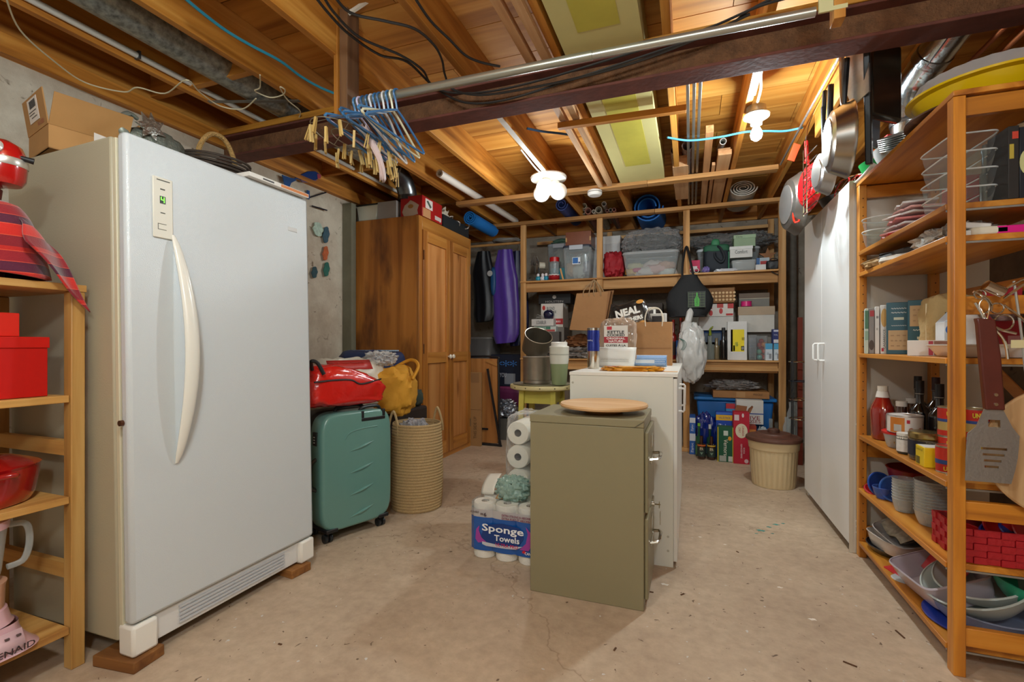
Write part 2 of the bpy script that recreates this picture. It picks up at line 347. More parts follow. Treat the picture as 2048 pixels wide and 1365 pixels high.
# storage shelving frame at the back
YS=5.28
sh=thing('storage_shelving','open wood frame storage shelving built along the back wall','shelving',(-.5,YS,0))
PX=[-1.827,-.934,-.034,.843]
SW='9c6a34','c58f52','dcae74'
WZ=wood(*SW,'z',.65); WX=wood(*SW,'x',.65)
for x in PX: part('post',G().box(x+.5-.032,x+.5+.032,0,.038,0,2.498),WZ,sh,bev=.003)
for x in PX[1:]: part('back_post',G().box(x+.5-.03,x+.5+.03,.7,.738,0,2.498),WZ,sh)
part('top_rail',G().box(-2.3,.15,-.02,.07,2.499,2.537),WX,sh,bev=.003); part('top_rail',G().box(.152,1.42,-.02,.07,2.499,2.537),WX,sh,bev=.003)
for za,zb,x0 in ((1.84,1.745,-1.36),(.945,.85,-1.36)):
    part('shelf_board',G().box(x0,1.31,-.012,.75,za-.018,za),WX,sh,bev=.002)
    part('ledger',G().box(x0,1.31,.0395,.078,zb-.03,za-.019) if za<1 else G().box(x0,1.31,.0395,.078,zb-.03,za-.019),WX,sh,bev=.002)
    part('ledger',G().box(x0,1.31,.66,.698,zb-.03,za-.019),WX,sh)
part('crosspiece',G().box(-1.36,1.31,-.001,.037,.835,.872) if False else G().box(.5,1.31,-.006,-.0005,.84,.87),WX,sh)
part('back_rail',G().box(-1.36,1.31,.66,.698,2.398,2.434),WX,sh)
part('base_plate',G().box(-.75,.52,-.05,.039,0.001,.04),WX,sh,bev=.003)
# rail under the joists nearer the camera
rl=thing('ceiling_rail','thin wood rail nailed across under the joists in front of the shelving','rail',(0,4.30,2.499))
part('rail_board',G().box(-2.2,-.35,0,.09,0,.038),WX,rl,bev=.002); part('rail_board',G().box(-.348,.66,0,.09,0,.038),WX,rl,bev=.002)

FL=bpy.data.objects['floor']
for i,(u,v,r,c) in enumerate(((1522,1062,.016,'3a8f8a'),(1538,1055,.010,'3a8f8a'),(1552,1050,.013,'44968f'),(1566,1048,.008,'3a8f8a'),(1545,1068,.006,'2f7f7c'),(1513,1068,.006,'44968f'),(1330,1170,.012,'e8e0d4'),(1560,1176,.008,'efe6da'),(1450,1090,.006,'efe6da'),(1400,1075,.007,'efe6da'),(1625,1240,.010,'efe6da'))):
    p=P(u,v,z=0); part('paint_spot',G().prism([(r*(1.4+.3*math.sin(k*2.3+i))*math.cos(2*pi*k/14),r*(.7+.3*math.sin(k*1.7+i))*math.sin(2*pi*k/14)) for k in range(14)],.0001,.0012,'z'),mat(c,.6),FL,loc=(p.x,p.y,0))
for i,(u,v,l) in enumerate(((1300,1185,.03),(1365,1190,.022),(1800,1270,.05),(1700,1330,.04),(1300,1140,.015),(1230,1300,.02),(1475,1105,.015),(560,1290,.015))):
    p=P(u,v,z=0); part('wood_chip',G().box(-l/2,l/2,-.003,.003,.0002,.003),mat('5a3a20',.8),FL,loc=(p.x,p.y,0),rot=(0,0,i*.9))
# ---------------------------------------------------------------- freezer
WH=lambda c,r=.35,b=0: mat(c,r,bump=b,bscale=220,spec=.45)
fz=thing('upright_freezer','tall white upright freezer standing on wood blocks at left','freezer',(-1.757,1.063,.045),rot=(0,rad(-1.3),0))
D_=.70; W_=.83; H_=1.785
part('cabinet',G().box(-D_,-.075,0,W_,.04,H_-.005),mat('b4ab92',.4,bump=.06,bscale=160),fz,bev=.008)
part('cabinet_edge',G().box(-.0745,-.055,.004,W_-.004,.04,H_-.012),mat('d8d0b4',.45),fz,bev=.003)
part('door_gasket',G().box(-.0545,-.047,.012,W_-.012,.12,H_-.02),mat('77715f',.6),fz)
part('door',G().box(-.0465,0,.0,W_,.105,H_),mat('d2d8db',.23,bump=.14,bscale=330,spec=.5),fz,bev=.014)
def hn(u,v):
    z=.62+.84*u; k=math.sin(pi*u)**.8; r=.006+.021*k**.7
    y=.155+.025*math.sin(pi*u); x=.004+.058*k; a=2*pi*v
    return (x+r*.55*math.cos(a),y+r*math.sin(a),z)
part('handle',G().grid(hn,28,12,cv=True),mat('eeece2',.3,coat=.3),fz)
part('kick_plate',G().box(-.05,-.02,.05,W_-.05,.005,.1),mat('e2e2e0',.4),fz,bev=.004)
gg=G()
for i in range(5): gg.box(-.02,-.014,.17,W_-.17,.022+i*.014,.030+i*.014)
part('vent_louvre',gg,mat('c6c8cc',.5),fz)
for yy in (.0,W_-.085): part('hinge_cover',G().box(-.075,.003,yy,yy+.085,-.005,.1),mat('efece4',.4),fz,bev=.010)
dp=part('display_panel',G().box(0,.006,.085,.155,1.44,1.66),mat('e4e0d2',.4),fz,bev=.004)
part('display_window',G().box(.006,.0068,.108,.128,1.565,1.592),mat('101810',.3),dp)
part('digit',G().box(.0068,.0075,.111,.114,1.578,1.589).box(.0068,.0075,.111,.124,1.577,1.580).box(.0068,.0075,.121,.124,1.569,1.589),mat('7dff4a',.4,emit=1.2),dp)
part('button',G().box(.006,.0072,.11,.126,1.615,1.619).box(.006,.0072,.11,.126,1.53,1.533).box(.006,.0072,.098,.144,1.648,1.651),mat('55534c',.5),dp)
part('panel_outline',G().box(.006,.0068,.1,.13,1.49,1.492).box(.006,.0068,.1,.102,1.47,1.492).box(.006,.0068,.1,.13,1.47,1.472),mat('77746a',.5),dp)
part('lock',G().tube([(-.03,-.012,.79),(-.03,-.001,.79)],.010,12),mat('6e4a38',.3,.8),fz)
part('badge',G().box(0,.002,.70,.755,1.60,1.62),mat('d4d4d2',.3),fz,bev=.001)
for nm,loc,lab,rz in (('wood_block',(-1.80,1.10,0),'rough wood block under the near corner of the freezer',.12),('wood_block',(-1.80,1.80,0),'rough wood block under the far corner of the freezer by the suitcase',-.1)):
    solo(nm,G().box(-.12,.06,-.055,.055,0,.0385),wood('6b3d17','94602c','b07a40','x',.8),lab,'wood block',loc,rz=rz,bev=.004)
# ---------------------------------------------------------------- pine rack at the left edge
PW='a8733a','d09d55','e4b972'
lr=thing('pine_shelf_unit','light pine shelf unit standing against the freezer side','shelf unit',(-1.957,.995,0))
for yy in (0,-.90):
    for xx in (-.043,-.50): part('post',G().box(xx,xx+.043,yy,yy+.04,0,1.28),wood(*PW,'z',.5),lr,bev=.003)
    for zz in (.72,.30): part('rung',G().box(-.457,-.0435,yy+.008,yy+.03,zz,zz+.05),wood(*PW,'x',.5),lr)
for i,zz in enumerate((1.281,.905,.563,.122)):
    yy1=.045 if i==0 else -.002
    part('shelf',G().box(-.50 if i else -.50,-.0005 if i==0 else -.006,-.90 if i==0 else -.858,yy1,zz,zz+.024),wood(*PW,'y',.5,coat=.1),lr,bev=.002)
part('back_rail',G().box(-.53,-.501,-.9,.04,.70,.75),wood(*PW,'y',.5),lr)
# ---------------------------------------------------------------- wardrobe
WD='8a4f1e','b5752f','cc8f45'
wd=thing('wood_wardrobe','tall old wood wardrobe with two panelled doors and stained side','wardrobe',(-2.235,3.66,0))
sideM=wood('7a4514','ac6822','c88136','z',.5,sc=.5,knots=1,stain=.8)
Wd=.72; Wl=1.06; Wh=2.245
part('side_panel',G().box(-Wd,-.025,0,.022,.0,Wh),sideM,wd,bev=.002); part('side_panel',G().box(-Wd,-.025,Wl-.022,Wl,0,Wh),sideM,wd)
part('back_panel',G().box(-Wd,-Wd+.01,.023,Wl-.023,.02,Wh-.02),sideM,wd)
part('top_panel',G().box(-Wd+.011,-.025,.023,Wl-.023,Wh-.03,Wh-.008),sideM,wd); part('base_panel',G().box(-Wd+.011,-.025,.023,Wl-.023,.05,.075),sideM,wd)
DZ=wood(*WD,'z',.38,sc=.8,coat=.25); DY=wood(*WD,'y',.38,sc=.8,coat=.25)
part('face_frame',G().box(-.0245,0,0,.055,0,Wh),DZ,wd,bev=.002); part('face_frame',G().box(-.0245,0,Wl-.04,Wl,0,Wh),DZ,wd,bev=.002)
part('face_frame',G().box(-.0245,0,.0555,Wl-.0405,Wh-.115,Wh),DY,wd,bev=.002); part('plinth',G().box(-.0245,-.006,.0555,Wl-.0405,0,.045),DY,wd)
PM=wood('9a5f28','c08045','d29a5c','z',.38,sc=.6,coat=.25)
for i,(a,b) in enumerate(((.057,.553),(.557,1.019))):
    dr=part('door',G().box(-.0235,.012,a,a+.075,.05,Wh-.118),DZ,wd,bev=.002)
    part('door_stile',G().box(-.0235,.012,b-.065,b,.05,Wh-.118),DZ,dr,bev=.002)
    for z0,z1 in ((.05,.17),(.93,1.03),(Wh-.215,Wh-.118)): part('door_rail',G().box(-.0235,.0115,a+.0755,b-.0655,z0,z1),DY,dr,bev=.002)
    for z0,z1 in ((.1705,.9295),(1.0305,Wh-.2155)): part('door_panel',G().box(-.015,-.006,a+.0755,b-.0655,z0,z1),PM,dr)
    ky=b-.03 if i==0 else a+.03
    part('knob',G().lathe([(.008,0),(.008,.012),(.02,.02),(.022,.028),(.016,.036),(0,.038)],16,m=Matrix.Translation((.012,ky,.985))@Matrix.Rotation(pi/2,4,'Y')),mat('e8e2d0',.25,coat=.4),dr,label='white porcelain knob')
    for z0 in (.22,1.02,1.86): part('hinge',G().box(.012,.0165,(a-.001) if i==0 else b-.004,(a+.006) if i==0 else b+.003,z0,z0+.085),mat('8a8478' if i else '4a3a2a',.4,.7),dr)
# ---------------------------------------------------------------- filing cabinet
FC=mat('8d8466',.38,noise=.03,nscale=2,spec=.4)
fc=thing('filing_cabinet','olive green two drawer metal filing cabinet in the centre of the floor','filing cabinet',(-.424,2.034,0))
part('body',G().box(-.246,.246,0,.385,0,.755),FC,fc,bev=.003)
part('top_cap',G().box(-.248,.248,-.002,.387,.7555,.79),FC,fc,bev=.004)
part('top_seam',G().prism([(.205,.757),(.247,.786),(.247,.781),(.213,.757)],-.0035,-.0021,'y'),mat('5c5540',.5),fc)
for i,(z0,z1) in enumerate(((.40,.735),(.04,.375))):
    dr=part('drawer',G().box(.2462,.262,.02,.365,z0,z1),FC,fc,bev=.004)
    part('handle',G().tube([(.262,.12,z0+.20),(.292,.125,z0+.205),(.300,.15,z0+.208),(.300,.24,z0+.208),(.292,.265,z0+.205),(.262,.27,z0+.20)],[.007]*6,8),mat('c9c6bd',.15,1),dr)
    part('handle_plate',G().box(.262,.266,.11,.28,z0+.185,z0+.2),mat('c9c6bd',.15,1),dr)
    part('label_holder',G().box(.262,.266,.16,.23,z0+.245,z0+.30),mat('bdb8a8',.25,.9),dr)
part('lock',G().cyl((.262,.2,.385),(.275,.2,.385),.011,n=14),mat('d0ccc0',.2,1),fc)
part('key',G().cyl((.275,.2,.385),(.300,.2,.385),.003,n=6).box(.294,.297,.188,.212,.372,.396).box(.298,.300,.19,.214,.33,.352).box(.298,.300,.198,.206,.295,.33),mat('8f8462',.3,1),fc,label='small brass key hanging on the lock')
lz=thing('lazy_susan','round light wood lazy susan on top of the olive filing cabinet','turntable',(-.375,2.22,.79))
part('turntable_top',G().lathe([(0,.022),(.18,.022),(.196,.026),(.2,.034),(.196,.042),(0,.044)],48,cap=False),wood('c08b52','d9a974','e8c293','x',.5,sc=.6,knots=0),lz)
part('turntable_base',G().lathe([(.085,0.001),(.09,.008),(.075,.0215)],32),wood('9a6a38','b98550','cfa070','x',.5),lz)
# ---------------------------------------------------------------- long white dresser
ds=thing('white_dresser','long low white laminate cabinet behind the filing cabinet','cabinet',(-.327,2.487,0))
WM=mat('e0e0d6',.45,spec=.4); L_=1.45
part('side_panel',G().box(-.27,.25,0,.016,0,.939),WM,ds,bev=.001); part('side_panel',G().box(-.27,.25,L_-.016,L_,0,.939),WM,ds)
part('back_panel',G().box(-.27,-.262,.0165,L_-.0165,.02,.939),WM,ds); part('base_panel',G().box(-.2615,.25,.0165,L_-.0165,.05,.07),WM,ds)
part('worktop',G().box(-.273,.272,-.004,L_+.004,.9395,.957),mat('e9e7df',.35),ds,bev=.002)
for i,(a,b) in enumerate(((.001,.47),(.473,.95),(.953,L_))):
    d=part('door',G().box(.2505,.268,a,b,.03,.932),mat('e6e4de',.4),ds,bev=.002)
    if i<2:
        yy=.33 if i==0 else .62
        part('handle',G().tube([(.268,yy,.73),(.292,yy,.73),(.298,yy,.736),(.298,yy,.85),(.292,yy,.857),(.268,yy,.857)],.006,8),mat('f0efec',.3),d)
for x,z in ((.225,.08),(.225,.15),(.08,.22),(-.255,.90),(-.255,.80)): part('screw_cap',G().cyl((x,-.0012,z),(x,.0005,z),.006,n=10),mat('b9b5a6',.5),ds)
part('latch',G().box(-.1,-.07,-.012,-.0005,.74,.752).cyl((-.07,-.02,.746),(-.07,-.001,.746),.006,n=10) ,mat('a98a3a',.3,1),ds,label='small brass latch')
# ---------------------------------------------------------------- white tall cabinets
tc_=thing('white_tall_cabinet','tall white two door cupboard behind the right wood rack','cupboard',(.79,3.0,0))
WC=mat('dcdad6',.4,spec=.4)
part('side_panel',G().box(.018,.58,0,.018,0,1.968),mat('d2cabc',.5),tc_,bev=.001); part('side_panel',G().box(.018,.58,1.032,1.05,0,1.968),WC,tc_)
part('top_panel',G().box(.018,.58,.0185,1.0315,1.95,1.968),WC,tc_); part('back_panel',G().box(.57,.58,.0185,1.0315,.05,1.9495),WC,tc_)
part('plinth',G().box(.05,.066,.0185,1.0315,0,.05),mat('8c857a',.6),tc_)
for a,b,ky in ((.002,.565,.50),(.568,1.048,.63)):
    d=part('door',G().box(0,.0175,a,b,.045,1.965),mat('ecebea',.36,spec=.45),tc_,bev=.002)
    part('handle',G().tube([(0,ky,1.0),(-.026,ky,1.0),(-.033,ky,1.006),(-.033,ky,1.10),(-.026,ky,1.107),(0,ky,1.107)],.006,8),mat('f3f3f1',.3),d)
for z in (.17,.14,.11,.68): part('screw_cap',G().cyl((.035,-.003,z),(.035,.0005,z),.006,n=10),mat('f0eee8',.5),tc_)
part('edge_strip',G().box(.0,.017,-.003,-.0002,.0,1.968),mat('c9c2b2',.6),tc_)
# ---------------------------------------------------------------- orange wood rack at right
OW='9a5716','c97f24','de9a3c'
rk=thing('wood_rack','tall orange stained wood shelf rack filled with kitchen goods at right','shelf rack',(.82,2.0,0))
oz=wood(*OW,'z',.42,coat=.2); oy=wood(*OW,'y',.42,coat=.2); ox=wood(*OW,'x',.42,coat=.2)
for yy in (0.0,.945):
    for xx in (0,.30):
        p_=part('post',G().box(xx,xx+.034,yy,yy+.044,0,1.925),oz,rk,bev=.003)
        hg=G()
        for q in range(40): hg.cyl((xx+.017,yy-.0008,.1+q*.045),(xx+.017,yy+.001,.1+q*.045),.003,n=6)
        if yy>0 or xx>0: part('peg_hole',hg,mat('3a1f08',.8),p_)
    for zz in (1.86,1.20,.52,.1): part('rung',G().box(.0345,.2995,yy+.01,yy+.034,zz,zz+.06),ox,rk,bev=.002)
for zz in (1.92,1.58,1.47,1.055,.635,.36,.085):
    top=zz>1.9
    part('shelf',G().box(-.001 if top else -.004,.333,(-.002 if top else .0455),(.991 if top else .943),zz+(.006 if top else -.02),zz+(.024 if top else 0)),oy,rk,bev=.002)
    if not top: part('shelf_support',G().box(.0,.33,.0455,.052,zz-.027,zz-.0205),mat('b9bfc2',.3,.9),rk)
part('back_brace',G().bar((.336,.05,.75),(.336,.95,1.25),.005,.05),oy,rk); part('back_brace',G().box(.335,.342,0,.98,1.30,1.35),oy,rk)
# ---------------------------------------------------------------- under the ceiling
part('rim_board',G().box(XL-.02,XL+.02,YF,YB,JB+.001,SF),JW,ceil); part('rim_board',G().box(XR-.02,XR,YF,YB,2.561,SF),JW,ceil); part('rim_board',G().box(XL,XR,YF,YF+.04,2.561,SF),JX,ceil)
GALV=mat('a3a59c',.42,.55,noise=.6,nscale=34,bump=.2,bscale=40); SHINY=mat('c4c8ca',.22,1,noise=.2,nscale=12,bump=.25,bscale=25)
ALU=mat('c9c8c4',.25,1); CHR=mat('d8d6d0',.12,1); BLK=mat('17171a',.5); STEEL=mat('b9b4ac',.24,1,noise=.1,nscale=5)
def crv(pts,n=6):
    pts=[Vector(p) for p in pts]; o=[]
    for i in range(len(pts)-1):
        p0=pts[max(i-1,0)];p1=pts[i];p2=pts[i+1];p3=pts[min(i+2,len(pts)-1)]
        for k in range(n):
            t=k/n; o.append(.5*((2*p1)+(p2-p0)*t+(2*p0-5*p1+4*p2-p3)*t*t+(3*p1-p0-3*p2+p3)*t**3))
    o.append(pts[-1]); return o
def wire(name,pts,r,col,label,cat='cable',rough=.5,n=6,group=None):
    return solo(name,G().tube(crv(pts),r,n),mat(col,rough),label,cat,group=group)
du=thing('round_duct','round galvanised heating duct running between the left joists','duct',(-2.42,0,2.645))
part('duct_pipe',G().tube([(0,YF+.05,0),(0,3.25,0)],.10,28),GALV,du)
part('elbow',G().tube(crv([(0,3.26,0),(0,3.5,-.01),(0,3.68,-.06),(0,3.76,-.16),(-.0,3.76,-.24)],6),.085,24),mat('7c8184',.3,.95,noise=.3,nscale=14),du)
for yy in (3.27,3.52): part('joint_ring',G().tube([(0,yy,-.003),(0,yy+.02,-.006)],.104 if yy<3.3 else .09,24),GALV,du)
solo('duct_strap',G().bar((-2.66,2.02,2.533),(-2.15,2.20,2.533),.028,.003),mat('8e8e88',.4,.8),'flat grey metal strap nailed across below the round duct','strap')
cd=solo('conduit',G().tube([(-2.645,YF+.05,2.578),(-2.645,5.2,2.578)],.0155,12),mat('dedacf',.4),'long straight white pipe running along a left joist','pipe')
part('pipe_clip',G().box(-2.665,-2.627,1.62,1.63,2.56,2.60),mat('666666',.4,.6),cd)
wp=[(10,-10),(40,60),(105,120),(170,165),(248,184),(275,175),(330,187),(372,160),(400,185),(440,212),(485,218),(512,197)]
wire('white_wire',[P(u,v,z=2.43) for u,v in wp],.0035,'e3d8b4','thin cream wire looping under the left joists above the freezer','wire')
wire('white_wire',[P(u,v,z=2.515) for u,v in ((520,150),(520,175),(510,182),(540,195),(565,190),(570,180),(560,175),(575,200),(600,222),(597,238))],.0035,'e3d8b4','short tangled cream wire end beside the metal strap','wire')
wire('blue_pipe',[P(u,v,z=2.532) for u,v in ((360,-12),(400,22),(450,60),(500,90),(560,122),(600,152),(640,175),(682,192))],.007,'2f8ea6','blue plastic pipe on the joists above the freezer front','pipe',rough=.35)
wire('blue_pipe',[(-1.63,2.62,2.56),(-1.5,2.65,2.56),(-1.2,2.72,2.56)],.007,'3a7fa0','blue plastic pipe beyond the beam right of the hangers','pipe')
wire('blue_pipe',[P(u,v,z=2.53) for u,v in ((1054,257),(1085,263),(1120,267),(1148,271))],.008,'31567a','dark blue pipe end beyond the beam left of the yellow duct box','pipe')
wire('blue_pipe',[P(u,v,z=2.53) for u,v in ((1335,275),(1380,281),(1440,274),(1490,264),(1530,262),(1570,262),(1606,255))],.007,'4f9ec4','pale blue pipe passing behind the bare bulb','pipe')
for i,(pts,lab) in enumerate((
 (((620,-20),(660,30),(700,70),(760,110),(815,124),(870,175),(930,205),(1010,200),(1130,164),(1240,128),(1330,98),(1440,62),(1500,20),(1560,-10)),'black cable sagging along the beam, lowest loop at its middle'),
 (((640,-20),(668,25),(720,75),(800,110),(845,140),(862,168),(900,185),(980,183),(1090,158),(1200,125),(1320,88),(1420,55),(1520,12),(1600,-10)),'black cable along the beam just under the closet rod'),
 (((660,-20),(700,25),(770,42),(830,58),(868,90),(884,120),(890,150),(905,178),(960,190),(1060,176),(1180,150),(1290,118),(1400,75),(1500,28)),'black cable dropping from the joists behind the closet rod'),
 (((820,-20),(860,40),(900,80),(930,110),(960,124),(1000,133)),'short black cable stapled to a joist in front of the beam'))):
    wire('black_cable',[(lambda q:q if (i<3 and k>4 and q.z<2.508) else P(u,v,z=2.513-.006*i))(P(u,v,y=2.298-.010*i)) for k,(u,v) in enumerate(pts)],.006,'24211f',lab,'cable')
wire('white_pipe',[P(u,v,y=1.95) for u,v in ((640,44),(668,40),(700,25),(745,-5))],.012,'e8e2d2','thick white cable end poking through the joist at top','cable')
wire('white_pipe',[P(u,v,y=1.95) for u,v in ((620,24),(650,12),(685,-8))],.006,'e8dcc0','thinner white cable end beside the thick one at top','cable')
# closet rod on two wood hangers
cr=thing('closet_rod','long grey metal closet rod hung below the joists in front of the beam','closet rod',(0,1.98,2.29))
part('rod',G().tube([(-1.585,0,.028),(-.38,0,.014)],.0195,20),mat('a9a99c',.32,.75),cr); part('rod',G().tube([(-.3795,0,.014),(.42,0,0)],.0165,20),mat('b9b9b0',.3,.8),cr)
part('rod_support',G().box(-1.66,-1.638,-.06,.06,-.045,SF-2.29),JZ,cr,bev=.002); part('rod_support',G().box(-1.6375,-1.59,-.045,.045,-.05,SF-2.29),wood('4a3020','6b4a30','85603e','z',.6),cr,label='dark weathered wood hanger board',bev=.002)
part('rod_support',G().box(.47,.505,-.03,.03,-.055,SF-2.29),JZ,cr,bev=.002); part('end_plate',G().box(.425,.469,-.025,-.015,-.02,.4).box(.425,.51,-.031,-.0301,-.025,-.01),mat('d2cc98',.5),cr)
hc=['3f74a8','e8e0bd','4a83b5','e9e6e4','44719c','3d78ad','eaeaf0','3f6f9a','35618c','dcd3f0','4f86b4']
for i,c in enumerate(hc):
    x=-1.33-.024*i; tl=(i%4)*.012; wdt=.205+.01*((i*7)%3)
    pts=[(0,.0,.022),(0,-.014,.026),(0,-.027,.016),(0,-.03,0),(0,-.022,-.02),(0,-.005,-.045),(0,0,-.075)]
    body=[(0,0,-.075),(0,.06,-.105),(0,wdt-.02,-.185-tl),(0,wdt,-.20-tl),(0,wdt-.012,-.213-tl),(0,0,-.205),(0,-wdt+.012,-.192+tl),(0,-wdt,-.178+tl),(0,-wdt+.02,-.165+tl),(0,-.06,-.10),(0,0,-.075)]
    g=G().tube([(0,-.012,.028)]+[(0,.012,.024)][:0]+crv([(0,.028,.0),(0,.022,.018),(0,.0,.0265),(0,-.020,.016),(0,-.026,-.005),(0,-.012,-.035),(0,0,-.075)],4),.0042,7)
    g=G().tube(crv([(0,.027,-.004),(0,.022,.016),(0,.0,.0245),(0,-.021,.014),(0,-.026,-.006),(0,-.012,-.035),(0,0,-.078)],4),.0052,7).tube(crv(body,4)[:-1],.0056,7,closed=True)
    names={'3f74a8':'mid blue','e8e0bd':'cream','e9e6e4':'off white','4a83b5':'sky blue','44719c':'slate blue','3d78ad':'bright blue','eaeaf0':'white','3f6f9a':'steel blue','35618c':'deep blue','dcd3f0':'pale lilac','4f86b4':'soft blue'}
    solo('clothes_hanger',g,mat(c,.35),names[c]+' plastic clothes hanger on the closet rod, %s'%(['nearest the bare rod','second in the row','third in the row','fourth in the row','fifth in the row','middle of the row','seventh in the row','fourth from the left','third from the left','second from the left','leftmost'][i]),'hanger',(x,1.98,2.3135),rz=rad(-6+3*((i*5)%4)),group='plastic hangers on the closet rod')
solo('ribbon',G().grid(lambda u,v:(.02*math.sin(u*9)+.02*(v-.5),.13*abs(u-.5)*2-.02+.015*(v-.5),-.30*abs(u-.5)*1.6+.012*math.sin(v*7)),24,4),mat('e3c9c4',.5,sheen=.3),'pale pink cloth ribbon hanging from the hangers','ribbon',(-1.46,1.93,2.17),solid=.002)
pr_=thing('clothespin_rack','wire drying rack full of wooden clothespins hanging from the closet rod','drying rack',(-1.60+.03,1.97,2.12))
g=G()
for z,rx,ry in ((0,.0,0),):
    ring=lambda a,k:(k*.13*math.cos(a),k*.27*math.sin(a),-.0)
    for k in (1,.55): g.tube([ring(2*pi*i/28,k) for i in range(28)],.0025,6,closed=True)
    for a in range(6): g.tube([ring(a*pi/3,1),(0,0,.14)],.0018,5)
g.tube([(0,0,.14),(0,0,.185),(0,.012,.2),(0,.02,.19)],.0025,6)
part('wire_frame',g,mat('a79d86',.35,.8),pr_)
def pin():
    g=G()
    for s in (-1,1): g.bar((s*.0035,0,0),(s*.0065,0,-.075),.0055,.010,up=(0,1,0))
    g.tube([(-.006,.003,-.03),(.006,.003,-.03)],.0035,8); return g
pw_=wood('b9924a','dcb86c','efd79a','z',.6,knots=0); pm=mesh('clothespin',pin(),pw_)
for i in range(30):
    a=2*pi*i/19+.1; k=1 if i<19 else .55
    o=link(bpy.data.objects.new('clothespin',pm),pr_); o.location=(k*.13*math.cos(a),k*.27*math.sin(a),-.001-.05*R.random()*(i%2)); o.rotation_euler=(R.uniform(-.2,.2),R.uniform(-.25,.25),R.uniform(0,3))
for i in range(9):
    o=link(bpy.data.objects.new('clothespin',pm),pr_); o.location=(.10+R.uniform(-.03,.03),-.02+.035*i,-.06-.01*(i%3)); o.rotation_euler=(R.uniform(-.2,.2),R.uniform(-.2,.2),R.uniform(0,3))
# lamps
gf=thing('globe_ceiling_light','white ceiling light with three glass globes, one lit','ceiling light',(-1.13,3.93,2.535))
part('base_plate',G().lathe([(.03,0),(.15,-.001),(.155,-.012),(.148,-.028),(.10,-.038),(0,-.04)],36),mat('e2ddd2',.35,.1,coat=.3),gf)
for i,(a,e) in enumerate(((rad(-95),1),(rad(150),0),(rad(25),0))):
    cx_,cy_=.075*math.cos(a),.075*math.sin(a)
    part('socket',G().tube([(cx_*.6,cy_*.6,-.035),(cx_,cy_,-.075)],.034,20),mat('d8d4ca',.3,.3),gf)
    part('glass_globe',G().blob((cx_*1.15,cy_*1.15,-.125),(.072,.072,.072),amp=0,n=20),mat('fff6e8',.25,emit=5) if e else mat('f4ede0',.2,coat=.5,emit=0),gf,label='lit white glass globe' if e else None)
wire('lamp_cord',[(-1.16,3.3,2.53),(-1.17,3.7,2.53),(-1.15,3.83,2.525)],.006,'e6e2da','short white cable feeding the three-globe light','cable')
solo('paint_edge',G().box(-.019,.019,-.55,.55,-.003,0),mat('e6e0d6',.5),'white strip along the joist in front of the three-globe light','wood strip',(-1.131,3.25,2.539))
bf=thing('bare_bulb_light','bare lit bulb in a white porcelain ceiling socket on a joist','ceiling light',(.375,3.22,2.538))
part('junction_box',G().lathe([(.045,0),(.055,-.003),(.055,-.04),(.05,-.045)],16),mat('8f8776',.5,.5),bf)
part('porcelain_base',G().lathe([(.05,-.0455),(.075,-.055),(.072,-.065),(.035,-.088),(.032,-.11),(0,-.11)],28),mat('e9e3d8',.25,coat=.5),bf)
part('bulb',G().lathe([(.014,-.105),(.018,-.125),(.03,-.15),(.034,-.17),(.028,-.192),(.012,-.205),(0,-.207)],20),mat('ffffff',.3,emit=30),bf,label='glowing white bulb')
wire('lamp_cord',[(.34,2.48,2.528),(.365,2.6,2.53),(.35,2.8,2.53),(.37,2.98,2.53),(.372,3.15,2.53)],.007,'ece6da','white cable running along the joist to the bare bulb','cable')
solo('white_board',G().box(-.019,.022,0,.55,-.012,0),mat('e8e4dc',.5),'white painted strip under the joist before the bare bulb','wood strip',(.329,2.50,2.539))
sd=thing('smoke_detector','round white smoke detector on the front ceiling rail','smoke detector',(-.81,4.33,2.498))
part('detector_body',G().lathe([(.062,0),(.066,-.01),(.064,-.035),(.052,-.046),(0,-.047)],32),mat('ece9e2',.4),sd); part('vent_ring',G().lathe([(.0665,-.014),(.0675,-.018),(.0665,-.022)],32,cap=False),mat('9c988e',.6),sd)
cw=solo('armoured_cable',G().tube(crv([(.70,2.45,2.53),(.69,3.0,2.528),(.675,3.5,2.52),(.665,4.25,2.515)]),.0075,8),mat('9b8f88',.35,.6,bump=.6,bscale=200),'grey conduit cable along the right joist beside the hanging pans','cable')
# things lying on the rails
def spiral(name,label,r,L,loc,rot,col,turns=2,th=.008,cat='roll',r0=.35,rough=.6,noise=0,group=None,sy=1):
    n=turns*22
    g=G()
    P2=[]
    for i in range(n+1):
        a=2*pi*turns*i/n; rr=r*(r0+(1-r0)*i/n); P2.append((rr*math.cos(a),rr*sy*math.sin(a),rr))
    base=0
    for y in (0,L):
        for (x,z,rr) in P2:
            k=(rr-th)/rr; g.v.append((x,y,z)); g.v.append((x*k,y,z*k))
    m=2*(n+1)
    for i in range(n):
        a=2*i; g.f+=[(a,a+2,m+a+2,m+a),(a+1,m+a+1,m+a+3,a+3),(a,a+1,a+3,a+2),(m+a,m+a+2,m+a+3,m+a+1)]
    return solo(name,g,mat(col,rough,noise=noise,nscale=14,bump=.1),label,cat,loc,rot=rot,group=group)
spiral('paper_roll','long white rolled paper lying under the joists above the wardrobe',.036,1.72,(-2.02,3.64,2.578),(0,0,rad(-2.5)),'e6ddd0',turns=3,th=.003,r0=.6)
spiral('foam_mat_roll','big blue foam mat rolled up on the rail above the red cloth',.165,.6,(-.43,5.40,2.602),(0,0,0),'1668b8',turns=2,th=.014,r0=.55)
spiral('foam_mat_roll','blue foam mat roll on the rail beside the wardrobe top',.08,.62,(-2.19,4.60,2.452),(0,0,0),'1a78c8',turns=3,th=.012,r0=.25)
